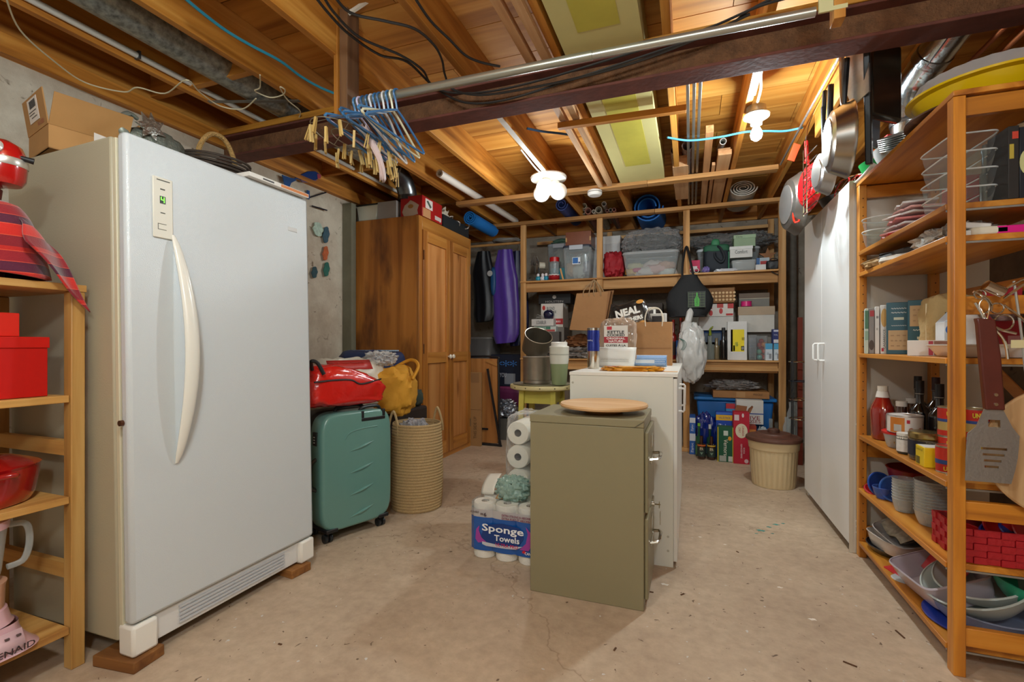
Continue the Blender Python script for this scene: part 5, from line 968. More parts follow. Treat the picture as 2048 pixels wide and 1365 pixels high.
# ---- floor under the shelving
btt=thing('blue_tote','big blue plastic tote with lid on the floor under the shelving','tote',(P(1468,880,y=5.4).x,5.62,0))
BLM=mat('1a66b0',.4); part('tub',G().prism([(-.31,.001),(.31,.001),(.36,.525),(-.36,.525)],-.25,.25,'y'),BLM,btt,bev=.02); part('lid',G().box(-.385,.385,-.275,.275,.526,.56),mat('2277c2',.35),btt,bev=.01)
BX('flat_cardboard_box','flat cardboard box lying on the big blue tote','box',1426,1539,783,797,5.32,.42,'a87442',z=.561,texts=(('FRAGILE','f',.80,.6,.16,.25,'4a3018'),),panels=(('f',.42,.58,.1,.9,'b88a58'),))
lump('clear_plastic','crumpled clear plastic wrap on the flat cardboard box','plastic',(P(1467,778,y=5.45).x  ,5.5,.632),(.22,.16,.05),'ffffff',.4,5,3,.8,m=clear('e8e8e8',.3,.08,'cfc8c4',bump=1,bscale=30))
for i,(v0,v1,z) in enumerate(((835,866,.2195),(866,896,0))):
    BX('zip_bag_box','blue zip bag carton at the left, '+('on top of its twin' if i==0 else 'beneath its twin on the floor'),'box',1379,1391,v0,v1,5.13,.22,'2a62b4',z=z,panels=(('f',.02,.98,.62,.95,'d8dce2'),),texts=(('Ziploc','f',.5,.30,.5,.45,'eef2f8',90),))
bv=lump('blue_bag','shiny dark blue plastic bag behind the beer bottles','bag',(P(1412,880,y=5.2).x,5.20,0),(.10,.09,.20),'142a7c',.25,4,5,.7,.2,n=24,coat=.5)
bottle('green_bottle','green soda bottle with lime cap left of the beer bottles','bottle',(P(1398,905,y=5.06).x,5.07,0),.325,.032,'17583c',neck=.4,nr=.38,cap='86c832',caph=.07,lab=(.08,.35),labc='4a8a5c')
bottle('green_bottle','green soda bottle with white cap between the beer bottles','bottle',(P(1420,905,y=5.08).x,5.09,0),.315,.032,'134434',neck=.4,nr=.38,cap='d8dcd8',caph=.12,lab=(.1,.4),labc='5c8a78')
for i,(u,c) in enumerate(((1403,'d06a2c'),(1423,'d0a83a'))):
    b=bottle('beer_bottle','brown beer bottle with %s neck label on the floor'%('orange' if i==0 else 'yellow'),'bottle',(P(u,916,y=4.95).x,4.96,0),.235,.038,'3a1c10',neck=.42,nr=.4,lab=(.12,.50),labc='2c3a34')
    part('neck_label',G().lathe([(.0388,.128),(.0388,.142)],24,cap=False),mat(c,.5),b); text('IPA',b,(.076,.076,.235),'f',.5,.44,.42,.12,'c9b89a',e=.0015,bold=.03); panel(b,(.076,.076,.235),'f',.28,.72,.2,.32,'7c9a84',e=.0012,poly=[(0,1),(.3,.4),(.5,0),(.7,.4),(1,1),(.6,.7),(.5,.9),(.4,.7)],name='wing_emblem')
BX('zip_bag_box','blue zip bag carton with yellow band behind the green soda carton','box',1432,1466,826,890,5.10,.10,'1c48b0',z=0,panels=(('f',0,1,.82,.94,'e8b422'),('f',0,1,.95,.999,'3a6ac8'),('f',0,1,.0,.5,'2a5ec2')),texts=(('VALUE PACK','f',.5,.88,.7,.05,'3a3a7c'),('Ziploc','f',.5,.68,.72,.12,'f2f4fa')))
BX('blue_carton','pale blue carton with red top behind the yellow banded box','box',1452,1470,808,850,5.24,.08,'3a86b8',z=0,panels=(('f',0,1,.9,1,'b82a34'),),texts=(('8','f',.35,.8,.25,.08,'e8eef4'),)) 
BX('soda_carton','green and yellow soda carton with slanted white lettering','box',1435,1467,856,922,4.90,.12,'14573a',z=0,panels=(('f',0,.06,0,1,'d8b82a'),('f',.94,1,0,1,'d8b82a'),('f',.12,.55,.02,.18,'a8aca4'),('f',.68,.95,.02,.17,'c4c8c0'),('f',.38,.66,.76,.90,'c8d0c4'),('f',.66,.88,.62,.74,'e0962a',1)),texts=(('Vernors','f',.52,.42,.26,.46,'f2ede0',-90),))
rdc=BX('soda_carton','tall red ginger ale carton with white shield and torn open top','box',1467,1499,826,924,4.87,.13,'b5122e',z=0,panels=(('f',.12,.88,.50,.78,'dcd0b4',1),('f',.05,.35,.84,.95,'d8c8c8'),('f',.52,.66,.90,.98,'d8c8c8',1),('f',.68,.94,.02,.10,'d8b8bc',1)),texts=(('CANADA','f',.60,.64,.13,.20,'b5122e',-90),('DRY','f',.38,.65,.13,.10,'b5122e',-90),('SODA','f',.66,.26,.10,.12,'f0dcdc',-90),('GINGEMBRE','f',.50,.25,.10,.28,'f0dcdc',-90)))
part('torn_flap',G().prism([(-.05,.47),(.05,.47),(.06,.52),(-.03,.53)],.05,.054,'y').prism([(.06,.47),(.075,.47),(.10,.53),(.07,.50)],-.05,.05,'y'),mat('8a5a38',.8),rdc,label='torn brown cardboard flap')
BX('flour_bag','white paper flour bag with dark red lettering on the red crate','bag',1473,1527,804,852,5.14,.13,'d6d2cc',z=.332,panels=(('f',0,1,.42,.46,'2a4a98'),),texts=(('FIVE','f',.62,.27,.5,.15,'8c2430'),('ROSES','f',.58,.12,.62,.14,'8c2430')))
BX('snack_crate','red and brown snack carton under the flour bag','box',1486,1513,853,918,5.02,.24,'a83a24',z=0,panels=(('f',0,1,0,.3,'a8743c'),('f',.35,.95,.62,.9,'d8863a')),texts=(('CRUNCH','f',.68,.45,.5,.1,'e8d8c8'),))
bottle('clear_bottle','clear glass bottle standing behind the trash bin','bottle',(P(1542,880,y=5.05).x,5.06,0),.43,.035,'c8ccca',neck=.45,nr=.45,glass='c')
BX('snack_bag','blue and yellow snack bag beside the trash bin','bag',1511,1519,878,925,4.78,.05,'3a7aa4',z=0,panels=(('f',0,1,0,.22,'c89a3a'),)) 
lump('white_packet','silvery packet on the floor behind the trash bin','packet',(P(1527,880,y=5.1).x,5.10,0),(.06,.06,.15),'b8c0c4',.3,4,9,.7,.3,n=18)
# right of last post
for i,(u,v0,v1,y,r,lab) in enumerate(((1588,805,878,5.2,.06,'big clear glass jar behind the trash bin by the white cupboard'),(1578,835,880,5.0,.05,'second clear glass jar in front of the big one'))):
    b=P(u,v1,y=y); t=thing('glass_jar',lab,'jar',(b.x,y,0)); hh=P(u,v0,y=y).z
    part('jar_body',G().lathe([(0,.002),(r,.004),(r,hh*.8),(r*.7,hh*.9),(r*.72,hh)],24,cap=False),clear('d8dcd8',.2,.06),t)
crk=thing('wire_rack','black and chrome wire rack with bottles beside the white cupboard','rack',(P(1597,860,y=4.75).x+.03,4.82,0))
for z in (.45,.62,.78,.95): part('ring_shelf',G().tube([(.09*math.cos(2*pi*i/20),.09*math.sin(2*pi*i/20),z) for i in range(20)],.005,6,closed=True),CHR if z!=.78 else mat('1c2430',.4),crk)
for a in range(4): part('rack_post',G().tube([(.09*math.cos(a*pi/2+.7),.09*math.sin(a*pi/2+.7),.002),(.09*math.cos(a*pi/2+.7),.09*math.sin(a*pi/2+.7),.96)],.005,6),mat('2a2a2c',.4),crk)
solo('red_board',G().box(-.02,.02,-.01,.01,0,1.35),mat('7c2e1a',.5,noise=.2),'narrow dark red board standing beside the white cupboard','board',(P(1601,800,y=5.0).x,5.02,0))
solo('concrete_pipe',G().tube([(0,0,0),(0,0,2.43)],.05,20),mat('7d766c',.8,noise=.3,nscale=10),'grey vertical pipe at the back wall right of the last post','pipe',(P(1585,700,y=5.9).x,5.95,0))
# trash bin
tbn=thing('trash_bin','ribbed beige plastic bin with brown lid by the white cupboard','bin',(.615,4.24,0))
rib=lambda a,z:1-(.02*(.5+.5*math.cos(a*30)) if .02<z<.285 else 0)
part('bin_body',G().lathe([(0,.001),(.150,.002),(.153,.02),(.155,.025),(.170,.284),(.176,.29),(.183,.355),(.183,.362)],180,fn=rib,cap=False),mat('c9b28a',.45,noise=.05),tbn)
part('bin_lid',G().lathe([(.197,.355),(.200,.362),(.196,.378),(.18,.388),(.175,.386),(.13,.398),(.12,.410),(.10,.412),(.09,.406),(0,.414)],48),mat('5c3a2e',.45,noise=.15,nscale=30),tbn); part('lid_knob',G().lathe([(.042,.41),(.042,.435),(.034,.442),(0,.443)],22,fn=lambda a,z:1+.03*math.cos(a*14)),mat('4f3126',.45),tbn)
# ---------------------------------------------------------------- niche between wardrobe and shelving
solo('hanging_rod',G().tube([(-2.995,5.46,2.335),(-1.87,5.46,2.335)],.016,12),wood('9c6a34','c58f52','dcae74','x',.6),'wood clothes rod spanning the niche beside the wardrobe','rod')
gbx=P(1012,600,y=5.45).x
def garment(name,label,x,y,w,h,z1,col,amp=.02,thick=.05,m=None):
    t=thing(name,label,'garment bag',(x,y,z1-h))
    def fn(u,v):
        a=2*pi*u; k=(.55+.45*min(1,(1-v)*3.2))*(1-.25*max(0,(.08-v)/.08)) ; ww=w/2*k
        return (ww*math.cos(a)+.012*math.sin(v*6),(thick+amp*.4*math.sin(7*math.cos(a)+v*2))*math.sin(a),h*v-.03*math.sin(a*.5)*(v<.05))
    part('cloth',G().grid(fn,44,26,cu=True),m or mat(col,.4,bump=.4,bscale=7),t)
    part('hook',G().tube(crv([(0,0,h-.02),(0,0,h+.03),(0,.02,h+.055),(0,.0,h+.075)]),.003,6),CHR,t); return t
garment('garment_bag','shiny purple garment bag hanging between the wardrobe and the shelving',gbx-.01,5.46,.34,1.12,2.26,'4b2f86',m=mat('56369a',.35,bump=.5,bscale=6,sheen=.2))
garment('dark_garment_bag','dark navy garment bag behind the first shelving post',gbx+.10,5.60,.26,1.15,2.26,'191a3c')
garment('black_garment','black garment with blue sleeve left of the purple garment bag',gbx-.30,5.47,.30,.85,2.26,'101116')
solo('blue_sleeve',G().blob((0,0,.16),(.035,.03,.17),.1,3,2,.8,16),mat('174a78',.5),'blue sleeve hanging beside the black garment','garment',(gbx-.155,5.42,1.72))
solo('white_disc',G().cyl((0,-.005,0),(0,.005,0),.035,n=24),mat('b8b4b0',.5),'small round white badge on the black garment','badge',(P(979,547,y=5.38).x,5.395,P(979,547,y=5.38).z))
solo('coiled_cable',G().tube([((.16+.008*(i//24))*math.cos(2*pi*i/24),(.12)*math.sin(2*pi*i/24),.008*(i//24)+.004*math.sin(i)) for i in range(72)],.009,8),mat('8d8a86',.5),'grey coiled cable hung under the rail above the purple garment bag','cable',(gbx-.02,5.52,2.375))
tote('grey_bin','tall grey plastic bin in the niche behind the folding table','bin',(-2.55,5.62,0),(.5,.4,1.2),'6a6763',body=mat('5b5856',.5),handles=False)
# folded table with black frame
ft=thing('folding_table','folding table with brown underside and black metal frame leaning in the niche','folding table',(0,0,0))
ya=4.80
a=P(947,712,y=ya); b=P(1000,893,y=ya)
x1=b.x; x0=x1-.56; z1=a.z
part('table_board',G().box(x0+.02,x1-.03,ya+.004,ya+.022,.03,z1-.03),wood('9a5f28','b87a3c','c88f52','z',.6,knots=0),ft)
part('metal_frame',G().tube(crv([(x0,ya,.012),(x1-.03,ya,.012),(x1-.008,ya,.04),(x1-.012,ya,.5),(x1-.02,ya,z1-.08),(x1-.06,ya,z1-.01),(x0,ya,z1-.015)]),.012,8),BLK,ft)
part('leg_bar',G().bar((P(975,738,y=ya-.03).x,ya-.03,P(975,738,y=ya-.03).z),(P(1001,890,y=ya-.03).x,ya-.03,.02),.02,.02),BLK,ft)
part('corner_brace',G().bar((x1-.16,ya-.004,z1-.05),(x1-.03,ya-.004,z1-.10),.004,.03),mat('b07a3c',.6),ft)
part('foot_bracket',G().box(x1-.25,x1-.14,ya-.008,ya+.002,.17,.19),BLK,ft)
cbx=P(956,895,y=4.745)
carton('flat_carton','tall narrow brown cardboard carton standing against the folding table','box',(cbx.x-.055,4.745,0),(.19,.035,.80),'a37a4c',panels=(('f',.25,.9,.86,.99,'8f6a44'),('f',0,1,.492,.497,'6b4a2c')),texts=(('THIS SIDE UP','f',.65,.25,.18,.30,'5c4428',90),))
carton('instant_pot_box','dark blue appliance box with pale blue print in the niche','box',(-2.09,5.58,.60),(.40,.34,.38),'141b30',panels=(('f',.45,.80,.06,.40,'8a8e96'),),texts=(('HEY YOU','f',.30,.35,.42,.14,'c8ccd8'),('***','f',.5,.72,.7,.2,'3a78c4')))
tote('pink_tote','stacked pink and purple storage tote under the dark blue appliance box','tote',(-2.09,5.58,.34),(.40,.34,.258),'8a3a64',body=mat('6c2a52',.4),handles=False)
lump('foil_bag','crumpled silver foil wrap on the floor tote in the niche','foil',(-2.05,5.22,.25),(.15,.12,.10),'c8ccd4',.4,6,5,.8,m=mat('b4b8c0',.25,.8,bump=1,bscale=30,noise=.5,nscale=20))
carton('low_box','low grey tote on the floor of the niche under the foil wrap','box',(-2.09,5.44,0),(.42,.6,.249),'5c5852')
# ---------------------------------------------------------------- wardrobe top
def WT(u,v,x): return P(u,v,x=x)
WTZ=2.246
enm=thing('enamel_basin','white enamel basin with black rim on the left of the wardrobe top','basin',(-2.80,3.80,WTZ)); part('basin_body',G().prism([(-.105,.001),(.095,.001),(.115,.15),(-.13,.15)],-.11,.28,'y'),mat('d8d8c6',.2,coat=.6),enm,bev=.012); part('black_rim',G().box(-.136,.121,-.118,.288,.1505,.157),mat('17171a',.3),enm,bev=.002)
carton('grey_box','grey lidded cardboard box between the basin and the red box','box',(-2.575,3.87,WTZ),(.20,.40,.155),'9a948e',rough=.5)
rx=carton('red_box','bright red box with torn picture panel on the wardrobe top','box',(-2.335,3.875,WTZ),(.225,.36,.185),'a81a1c',rough=.35,panels=(('r',.15,.5,.45,.92,'ded4cc'),('r',.03,.4,.0,.42,'c08a5c'),('r',.62,.95,.1,.3,'c8b8b0')),texts=(('/','r',.9,.15,.08,.2,'e8dcd0'),))
panel(rx,(.225,.36,.185),'f',.08,.85,.02,.80,'b59c86',e=.001,poly=[(0,.3),(.15,.7),(.35,.85),(.5,1),(.75,.85),(1,.65),(.9,.35),(.95,.1),(.5,0),(.1,.05)],name='torn_patch'); panel(rx,(.225,.36,.185),'f',.35,.6,.4,.6,'a06a2c',e=.002,name='stain',poly=ROUND)
panel(rx,(.225,.36,.185),'r',.20,.45,.52,.86,'4a5a50',e=.0012,poly=[(0,.8),(.3,1),(1,.3),(.7,0)])
bkb=thing('black_crate','open black plastic crate of odds and ends at the right of the wardrobe top','crate',(-2.37,4.37,WTZ))
part('crate_body',G().box(-.14,.135,-.27,.30,0,.004).box(-.14,.135,-.27,-.264,.004,.12).box(-.14,.135,.294,.30,.004,.12).box(-.14,-.134,-.264,.294,.004,.12).box(.129,.135,-.264,.294,.004,.12),mat('23282a',.4),bkb)
lump('paper_bundle','crumpled cream paper in the near end of the black crate','paper',(-2.36,4.22,WTZ+.01),(.10,.10,.10),'d6ccb8',.4,5,4,.8,.7,bump=1)
solo('wire_tangle',G().tube(crv([(.1*math.sin(i*1.7)+.02*i%.1,-.15+.04*i,.10+.05*math.sin(i*2.3)) for i in range(11)]),.007,6).tube(crv([(.08*math.sin(i*2.9+1),-.12+.035*i,.12+.04*math.cos(i*1.9)) for i in range(10)]),.004,6),mat('a8a098',.3,.7),'tangle of metal wire and tools in the black crate','tools',(-2.36,4.42,WTZ+.01))
# ---------------------------------------------------------------- stool and its load
st=thing('yellow_stool','round topped wood stool painted yellow behind the paper towels','stool',(-.965,3.20,0))
YP=mat('cdbf52',.5,noise=.1,nscale=6)
part('seat',G().lathe([(0,.792),(.20,.792),(.222,.80),(.226,.812),(.222,.826),(0,.83)],44),mat('d8c995',.5,noise=.1,nscale=8),st)
part('seat_ring',G().lathe([(.205,.8305),(.205,.833),(0,.8335)],40),mat('9c9a80',.35,.3),st)
for q in range(4):
    a=pi/4+q*pi/2; c_,s_=math.cos(a),math.sin(a)
    part('leg',G().bar((.155*c_,.155*s_,.79),(.185*c_,.185*s_,.0),.036,.036),YP,st,bev=.003)
for q in range(4):
    a=pi/4+q*pi/2; b_=a+pi/2
    part('apron',G().bar((.142*math.cos(a),.142*math.sin(a),.745),(.142*math.cos(b_),.142*math.sin(b_),.745),.014,.088),YP,st)
    part('stretcher',G().bar((.172*math.cos(a),.172*math.sin(a),.30),(.172*math.cos(b_),.172*math.sin(b_),.30),.014,.03),YP,st)
for q in range(6): 
    a=-pi/2-1.1+q*.44; part('screw',G().cyl((.224*math.cos(a),.224*math.sin(a),.812),(.2275*math.cos(a),.2275*math.sin(a),.812),.004,n=8),mat('5c5440',.5,.5),st)
pot=thing('aluminium_pot','dull aluminium cylinder pot with rim standing on the yellow stool','pot',(-.995,3.17,.834))
part('pot_body',G().lathe([(0,.024),(.094,.024),(.096,.03),(.098,.175),(.101,.18),(.094,.182)],40),mat('a59c90',.35,.75,noise=.1,nscale=20),pot); part('base_ring',G().lathe([(0,.0),(.092,.0),(.097,.004),(.097,.023),(0,.023)],40),mat('958c80',.4,.75),pot); part('inner_lid',G().lathe([(.088,.183),(.0,.186)],32).tube([(.093*math.cos(2*pi*i/36),.093*math.sin(2*pi*i/36),.184) for i in range(36)],.004,6,closed=True),mat('cfc8c0',.35,.5),pot)
for q in range(5): part('lid_hole',G().cyl((.05*math.cos(q*1.2),.05*math.sin(q*1.2),.183),(.05*math.cos(q*1.2),.05*math.sin(q*1.2),.1875),.006,n=8),BLK,pot)
p2=thing('metal_pail','dark round cake tin tipped over on top of the aluminium pot','pan',(-1.015,3.19,1.063),rot=(rad(28),rad(24),0))
part('pan_body',G().lathe([(0,-.01),(.085,-.01),(.09,-.005),(.092,.01),(.094,.12),(.094,.125)],40,cap=False),mat('6a6458',.45,.6),p2,solid=.002); part('pan_rim',G().tube([(.0945*math.cos(2*pi*i/40),.0945*math.sin(2*pi*i/40),.125) for i in range(40)],.0028,6,closed=True),mat('b5ae9e',.3,.8),p2)
gc=thing('travel_mug','cream and sage green lidded tumbler on the yellow stool','mug',(-.815,3.09,.834))
part('mug_body',G().lathe([(0,.001),(.045,.001),(.05,.01),(.060,.14)],32,cap=False),mat('8c9a72',.35,coat=.2),gc); part('mug_top',G().lathe([(.060,.1401),(.0635,.17),(.065,.245),(.067,.25),(.064,.256)],32,cap=False),mat('dad9cc',.4),gc); part('groove',G().lathe([(.0645,.198),(.0655,.202),(.0645,.206)],32,cap=False),mat('b0afa2',.5),gc); part('mug_lid',G().lathe([(.064,.256),(.055,.258),(.053,.262),(.055,.28),(.05,.284),(0,.285)],28),mat('e6e5de',.35),gc)
# ---------------------------------------------------------------- dresser top
DZ0=.9575
tm=thing('steel_tumbler','blue and stainless steel travel tumbler on the white dresser corner','tumbler',(-.543,2.86,DZ0))
part('steel_base',G().lathe([(0,0),(.032,0),(.034,.004),(.037,.105)],32,cap=False),mat('c9c2b6',.22,1),tm); part('blue_sleeve',G().lathe([(.0372,.1055),(.038,.14),(.0355,.165),(.038,.19),(.037,.228)],32,cap=False),mat('0f2f9a',.2,.4,coat=.8),tm); part('steel_lid',G().lathe([(.0372,.228),(.037,.242),(.032,.244),(0,.243)],28),STEEL,tm)
text('travelmug',tm,(.076,.076,.24),'f',.34,.70,.42,.06,'c8d0e4',e=.003)
wbn=thing('white_storage_bin','white plastic oval bin with perforated band on the dresser','bin',(-.447,3.13,DZ0))
def wbf(u,v):
    a=2*pi*u; q=lambda x:math.copysign(abs(x)**.6,x); k=.88+.12*v
    return (q(math.cos(a))*.125*k,q(math.sin(a))*.085*k,.001+.125*v)
part('bin_body',G().grid(wbf,48,6,cu=True).box(-.09,.09,-.06,.06,.001,.004),mat('e4e2dc',.4),wbn,solid=.003)
dots=[]
for r_ in range(2):
    for q in range(20):
        part('hole',G().box(-.085+.0088*q,-.0815+.0088*q,-.0865-.003*r_,-.0795,.035+.013*r_,.040+.013*r_),mat('b9b6ae',.6),wbn)
ktb=thing('chip_bag','clear and white kettle chips bag with red band standing in the white bin','snack bag',(-.455,3.27,DZ0+.002))
ktb.scale=(1.05,1,1.30)
KD=(.225,.10,.24)
part('bag_body',G().blob((0,0,.118),(.115,.045,.125),.10,3,6,.42,26,flat=0),clear('d8c8b4',.5,.12,'c8b09c',bump=.8,bscale=16),ktb)
part('crisps',G().blob((.06,0,.08),(.04,.03,.08),.35,7,4,.8,16,flat=.004),mat('d8b25c',.6,noise=.3,nscale=40),ktb)
panel(ktb,KD,'f',.14,.80,.05,.86,'e8e4dc',e=-.001); panel(ktb,KD,'f',.14,.80,.49,.62,'b02432',e=.0005); panel(ktb,KD,'f',.22,.36,.77,.84,'c8283c',e=.0006)
for s,v,wf,hf,c_ in (('KETTLE',.72,.46,.06,'2c2826'),('COOKED',.655,.50,.055,'2c2826'),('ORIGINAL',.585,.52,.045,'f2ece8'),('NATURE',.525,.40,.045,'f2ece8'),('CUITES À LA',.44,.56,.05,'2c2826'),('MARMITE',.375,.46,.05,'2c2826')): text(s,ktb,KD,'f',.47,v,wf,hf,c_,e=.0015,bold=.03)
mvb=thing('chip_bag','black snack bag with white lettering and chips picture lying on the kettle chips','snack bag',(-.375,3.50,1.185),rot=(rad(-12),rad(-14),0))
part('bag_body',G().blob((0,0,.105),(.135,.045,.12),.12,3,3,.45,26,flat=0),mat('1d1b1a',.25,coat=.6,bump=.6,bscale=15),mvb); KD2=(.26,.09,.22)
for s,u,v,wf,hf in (('NEAL',.48,.68,.66,.26),('BROTHERS',.50,.40,.70,.14)): text(s,mvb,KD2,'f',u,v,wf,hf,'ece8e0',e=.004,bold=.05)
for q,(u,v) in enumerate(((.35,.14),(.55,.18),(.80,.2),(.86,.9))): panel(mvb,KD2,'f',u-.1,u+.1,v-.06,v+.07,'d8953c',e=.004,poly=ROUND,name='printed_chip')
solo('snack_bag_stand',G().box(-.12,.16,-.05,.05,0,.226),mat('3c2e24',.7),'plain dark carton behind the kettle chips, under the black snack bag','box',(-.37,3.52,DZ0))
bpb=thing('brown_paper_bag','brown paper bag with white twisted handles standing on the dresser','bag',(-.235,3.50,DZ0))
part('bag_front',G().box(-.128,.118,-.06,-.058,0,.30),KR,bpb); part('bag_back',G().box(-.128,.118,.058,.06,0,.30),KR2,bpb); part('bag_side',G().box(.118,.120,-.06,.06,0,.30).box(-.130,-.128,-.06,.06,0,.30).box(-.128,.118,-.058,.058,0,.003),mat('b98a5c',.75),bpb)
part('bottom_fold',G().box(-.128,.118,-.0615,-.0605,.118,.121),KR2,bpb)
for y in (-.058,.056): part('twisted_handle',G().tube(crv([(-.055,y,.27),(-.058,y,.33),(-.04,y*.9,.385),(.0,y*.9,.40),(.04,y*.9,.385),(.058,y,.33),(.055,y,.27)]),.0042,6),mat('d9cdb8',.7),bpb)
for i,(x,y,z,rz,ry,lab) in enumerate(((-.30,3.70,1.24,.3,.2,'white and black triangular packet behind the black snack bag'),(-.22,3.68,1.19,-.2,-.3,'second white and black packet beside the paper bag handles'))):
    q=carton('snack_packet',lab,'packet',(x,y,DZ0),(.12,.03,z+.14-DZ0),'d8d4cc',panels=(('f',.15,.85,.72,.95,'3a3432'),('f',.3,.7,.5,.62,'3a3432')),rz=rz)
ptr=thing('paper_towel_roll','blue and white patterned paper towel roll in clear wrap on the dresser','paper towel',(-.262,3.28,DZ0+.0365))
part('roll',G().lathe([(0,-.118),(.0355,-.118),(.036,-.115),(.036,.115),(.0355,.118),(0,.118)],32,m=Matrix.Rotation(pi/2,4,'Y')),mat('5f94cc',.5),ptr)
dia=G()
for q in range(26):
    for a in range(9):
        x=-.112+.0087*q+(.0043 if a%2 else 0); an=rad(150+a*17)
        dia.box(-.0028,.0028,-.0004,.0004,-.0028,.0028,Matrix.Translation((x,math.cos(an)*.0364,-math.sin(an)*-.0364))@Matrix.Rotation(-(an-pi),4,'X')@Matrix.Rotation(pi/4,4,'Y'))
d_=part('white_diamond_print',dia,mat('dfe8f2',.6),ptr); d_['kind']='stuff'
part('label',G().grid(lambda u,v:(-.075+.12*u,math.cos(rad(170+35*v))*.0372,math.sin(rad(170+35*v))*.0372),2,6),mat('e4e6ea',.5),ptr)
part('clear_wrap',G().lathe([(.0385,-.122),(.0385,.122)],24,cap=False,m=Matrix.Rotation(pi/2,4,'Y')),clear('f4f6f8',.06,.05),ptr)
cy=thing('candy_bag','flat yellow and orange candy bag lying at the front of the dresser top','snack bag',(-.295,2.70,DZ0),rz=rad(4))
part('bag_body',G().blob((0,0,.010),(.155,.085,.013),.3,5,3,.5,26,flat=0),mat('e39a20',.3,coat=.4,noise=.1,nscale=20),cy)
for x,y,w,h,c_ in ((-.09,.02,.05,.02,'a82a34'),(.09,.03,.045,.012,'3a3060'),(.06,-.02,.03,.015,'c83a3a'),(-.03,-.02,.03,.01,'f0d060'),(.02,.03,.04,.012,'d86a2c')): part('printed_patch',G().box(x-w,x+w,y-h,y+h,.019,.0225),mat(c_,.4),cy)
solo('yellow_card',G().box(-.035,.035,-.02,.02,0,.0012),mat('e0a452',.5),'small orange card on the dresser top at its right edge','card',(-.095,2.66,DZ0))
solo('black_pan',G().lathe([(0,.001),(.07,.001),(.085,.035),(.087,.036)],28,cap=False),mat('26282a',.4),'small black pan behind the blue tumbler on the dresser','pan',(-.50,3.36,DZ0),solid=.003) if 0 else None
lump('red_cloth','red and black cloth bundle behind the blue tumbler on the dresser','cloth',(-.52,3.75,DZ0),(.07,.11,.06),'a82226',.4,5,5,.8,.7)
lump('white_bag_heap','crumpled white plastic behind the green tumbler','bag',(-.52,3.60,DZ0+.0),(.065,.05,.12),'d9d6d2',.3,4,7,.7,.4)
# ---------------------------------------------------------------- right rack contents
GL=clear('f6faf9',.02,.04,'f4f8f8',mx_=.22); PL=clear('f0f0f0',.28,.15,'e6e6e4'); MK=mat('dfe3e4',.35,coat=.2)
def RY(u,x): return P(u,690,x=x).y
def bowl(name,label,cat,loc,r,h,m,rz=0,rot=None,sq=1.0,sx=1,sy=1,rb=.6,group=None,rim=.004,th=.003):
    t=thing(name,label,cat,loc,rz,group,rot)
    def fn(u,v):
        a=2*pi*u; q=lambda x:math.copysign(abs(x)**sq,x)
        k,z=[(0,.001),(rb*.6,.001),(rb,.002),(rb+(1-rb)*.45,h*.35),(rb+(1-rb)*.8,h*.7),(1,h),(1.03,h+rim),(1.0,h+rim*1.5)][int(round(v*7))]
        return (q(math.cos(a))*r*k*sx,q(math.sin(a))*r*k*sy,z)
    part('bowl_body',G().grid(fn,44,8,cu=True),m,t,solid=th if m is not GL else 0)
    if m is GL:
        part('rim',G().tube([((lambda a:(math.copysign(abs(math.cos(a))**sq,math.cos(a))*r*1.03*sx,math.copysign(abs(math.sin(a))**sq,math.sin(a))*r*1.03*sy,h+rim))(2*pi*i/44)) for i in range(44)],.0028,6,closed=True),clear('ffffff',.5,.05,'f2f6f6'),t)
    return t
# top of the rack
ytx=thing('party_tray','round yellow tray with clear domed lid on top of the wood rack','tray',(1.03,2.27,1.975),rot=(rad(2),rad(-1),0))
part('tray',G().lathe([(0,.001),(.16,.001),(.19,.01),(.215,.055),(.235,.06),(.235,.066),(.21,.064)],52,cap=False),mat('d8b408',.25,coat=.5),ytx,solid=.003)
part('clear_lid',G().lathe([(.232,.068),(.222,.073),(.20,.115),(.17,.125),(0,.128)],52,fn=lambda a,z:1+(.012*math.cos(a*26) if .07<z<.12 else 0)),clear('f2f2f2',.16,.05,'ffffff'),ytx)
solo('brown_tray',G().lathe([(0,.0),(.17,.0),(.21,.012),(.235,.020),(.235,.026),(.2,.018),(0,.008)],48),wood('3a2016','53301f','6b4430','x',.4,coat=.2),'dark brown round wood tray under the yellow tray','tray',(1.035,2.30,1.945),rot=(rad(1),0,0))
solo('glass_sheet',G().prism([(0,0),(.09,0),(.15,.12),(.15,.26),(-.02,.22)],-.002,.002,'z'),clear('e8f0f0',.35,.1,'d8e4e4'),'sheet of clear plastic poking out beneath the yellow tray','sheet',(.83,2.02,1.946),rz=.1,rot=(rad(4),rad(-8),rad(-10))) if 0 else None
for i in range(7):
    pass
fp=thing('foil_pan_stack','stack of shiny foil pans on the rack top behind the yellow tray','pans',(.975,2.70,1.985),rot=(rad(18),rad(-14),0))
for i in range(7): part('foil_pan',G().lathe([(0,.004+.009*i),(.09,.004+.009*i),(.125,.045+.009*i),(.135,.046+.009*i),(.134,.049+.009*i)],40,cap=False),mat('cfcfca',.35,.7,bump=.3,bscale=50),fp)
bowl('plastic_bowl','bright green plastic bowl on the rack top beside the foil pans','bowl',(.92,2.93,1.945),.10,.075,mat('1f9a4c',.35))
bowl('plastic_bowl','orange bowl stacked crooked behind the green bowl','bowl',(.95,2.93,2.025),.09,.07,mat('e8641c',.35),rot=(rad(10),rad(-12),0))
carton('red_box','small red and white box on the rack top behind the foil pans','box',(.95,2.92,2.10),(.07,.05,.05),'c8281c',rot=(rad(8),rad(10),0)) 
bowl('clear_container','clear ribbed plastic container in front of the green bowl','container',(.90,2.74,1.946),.075,.075,clear('f0f0f0',.3,.08,'e2e4e2'),sq=.7)
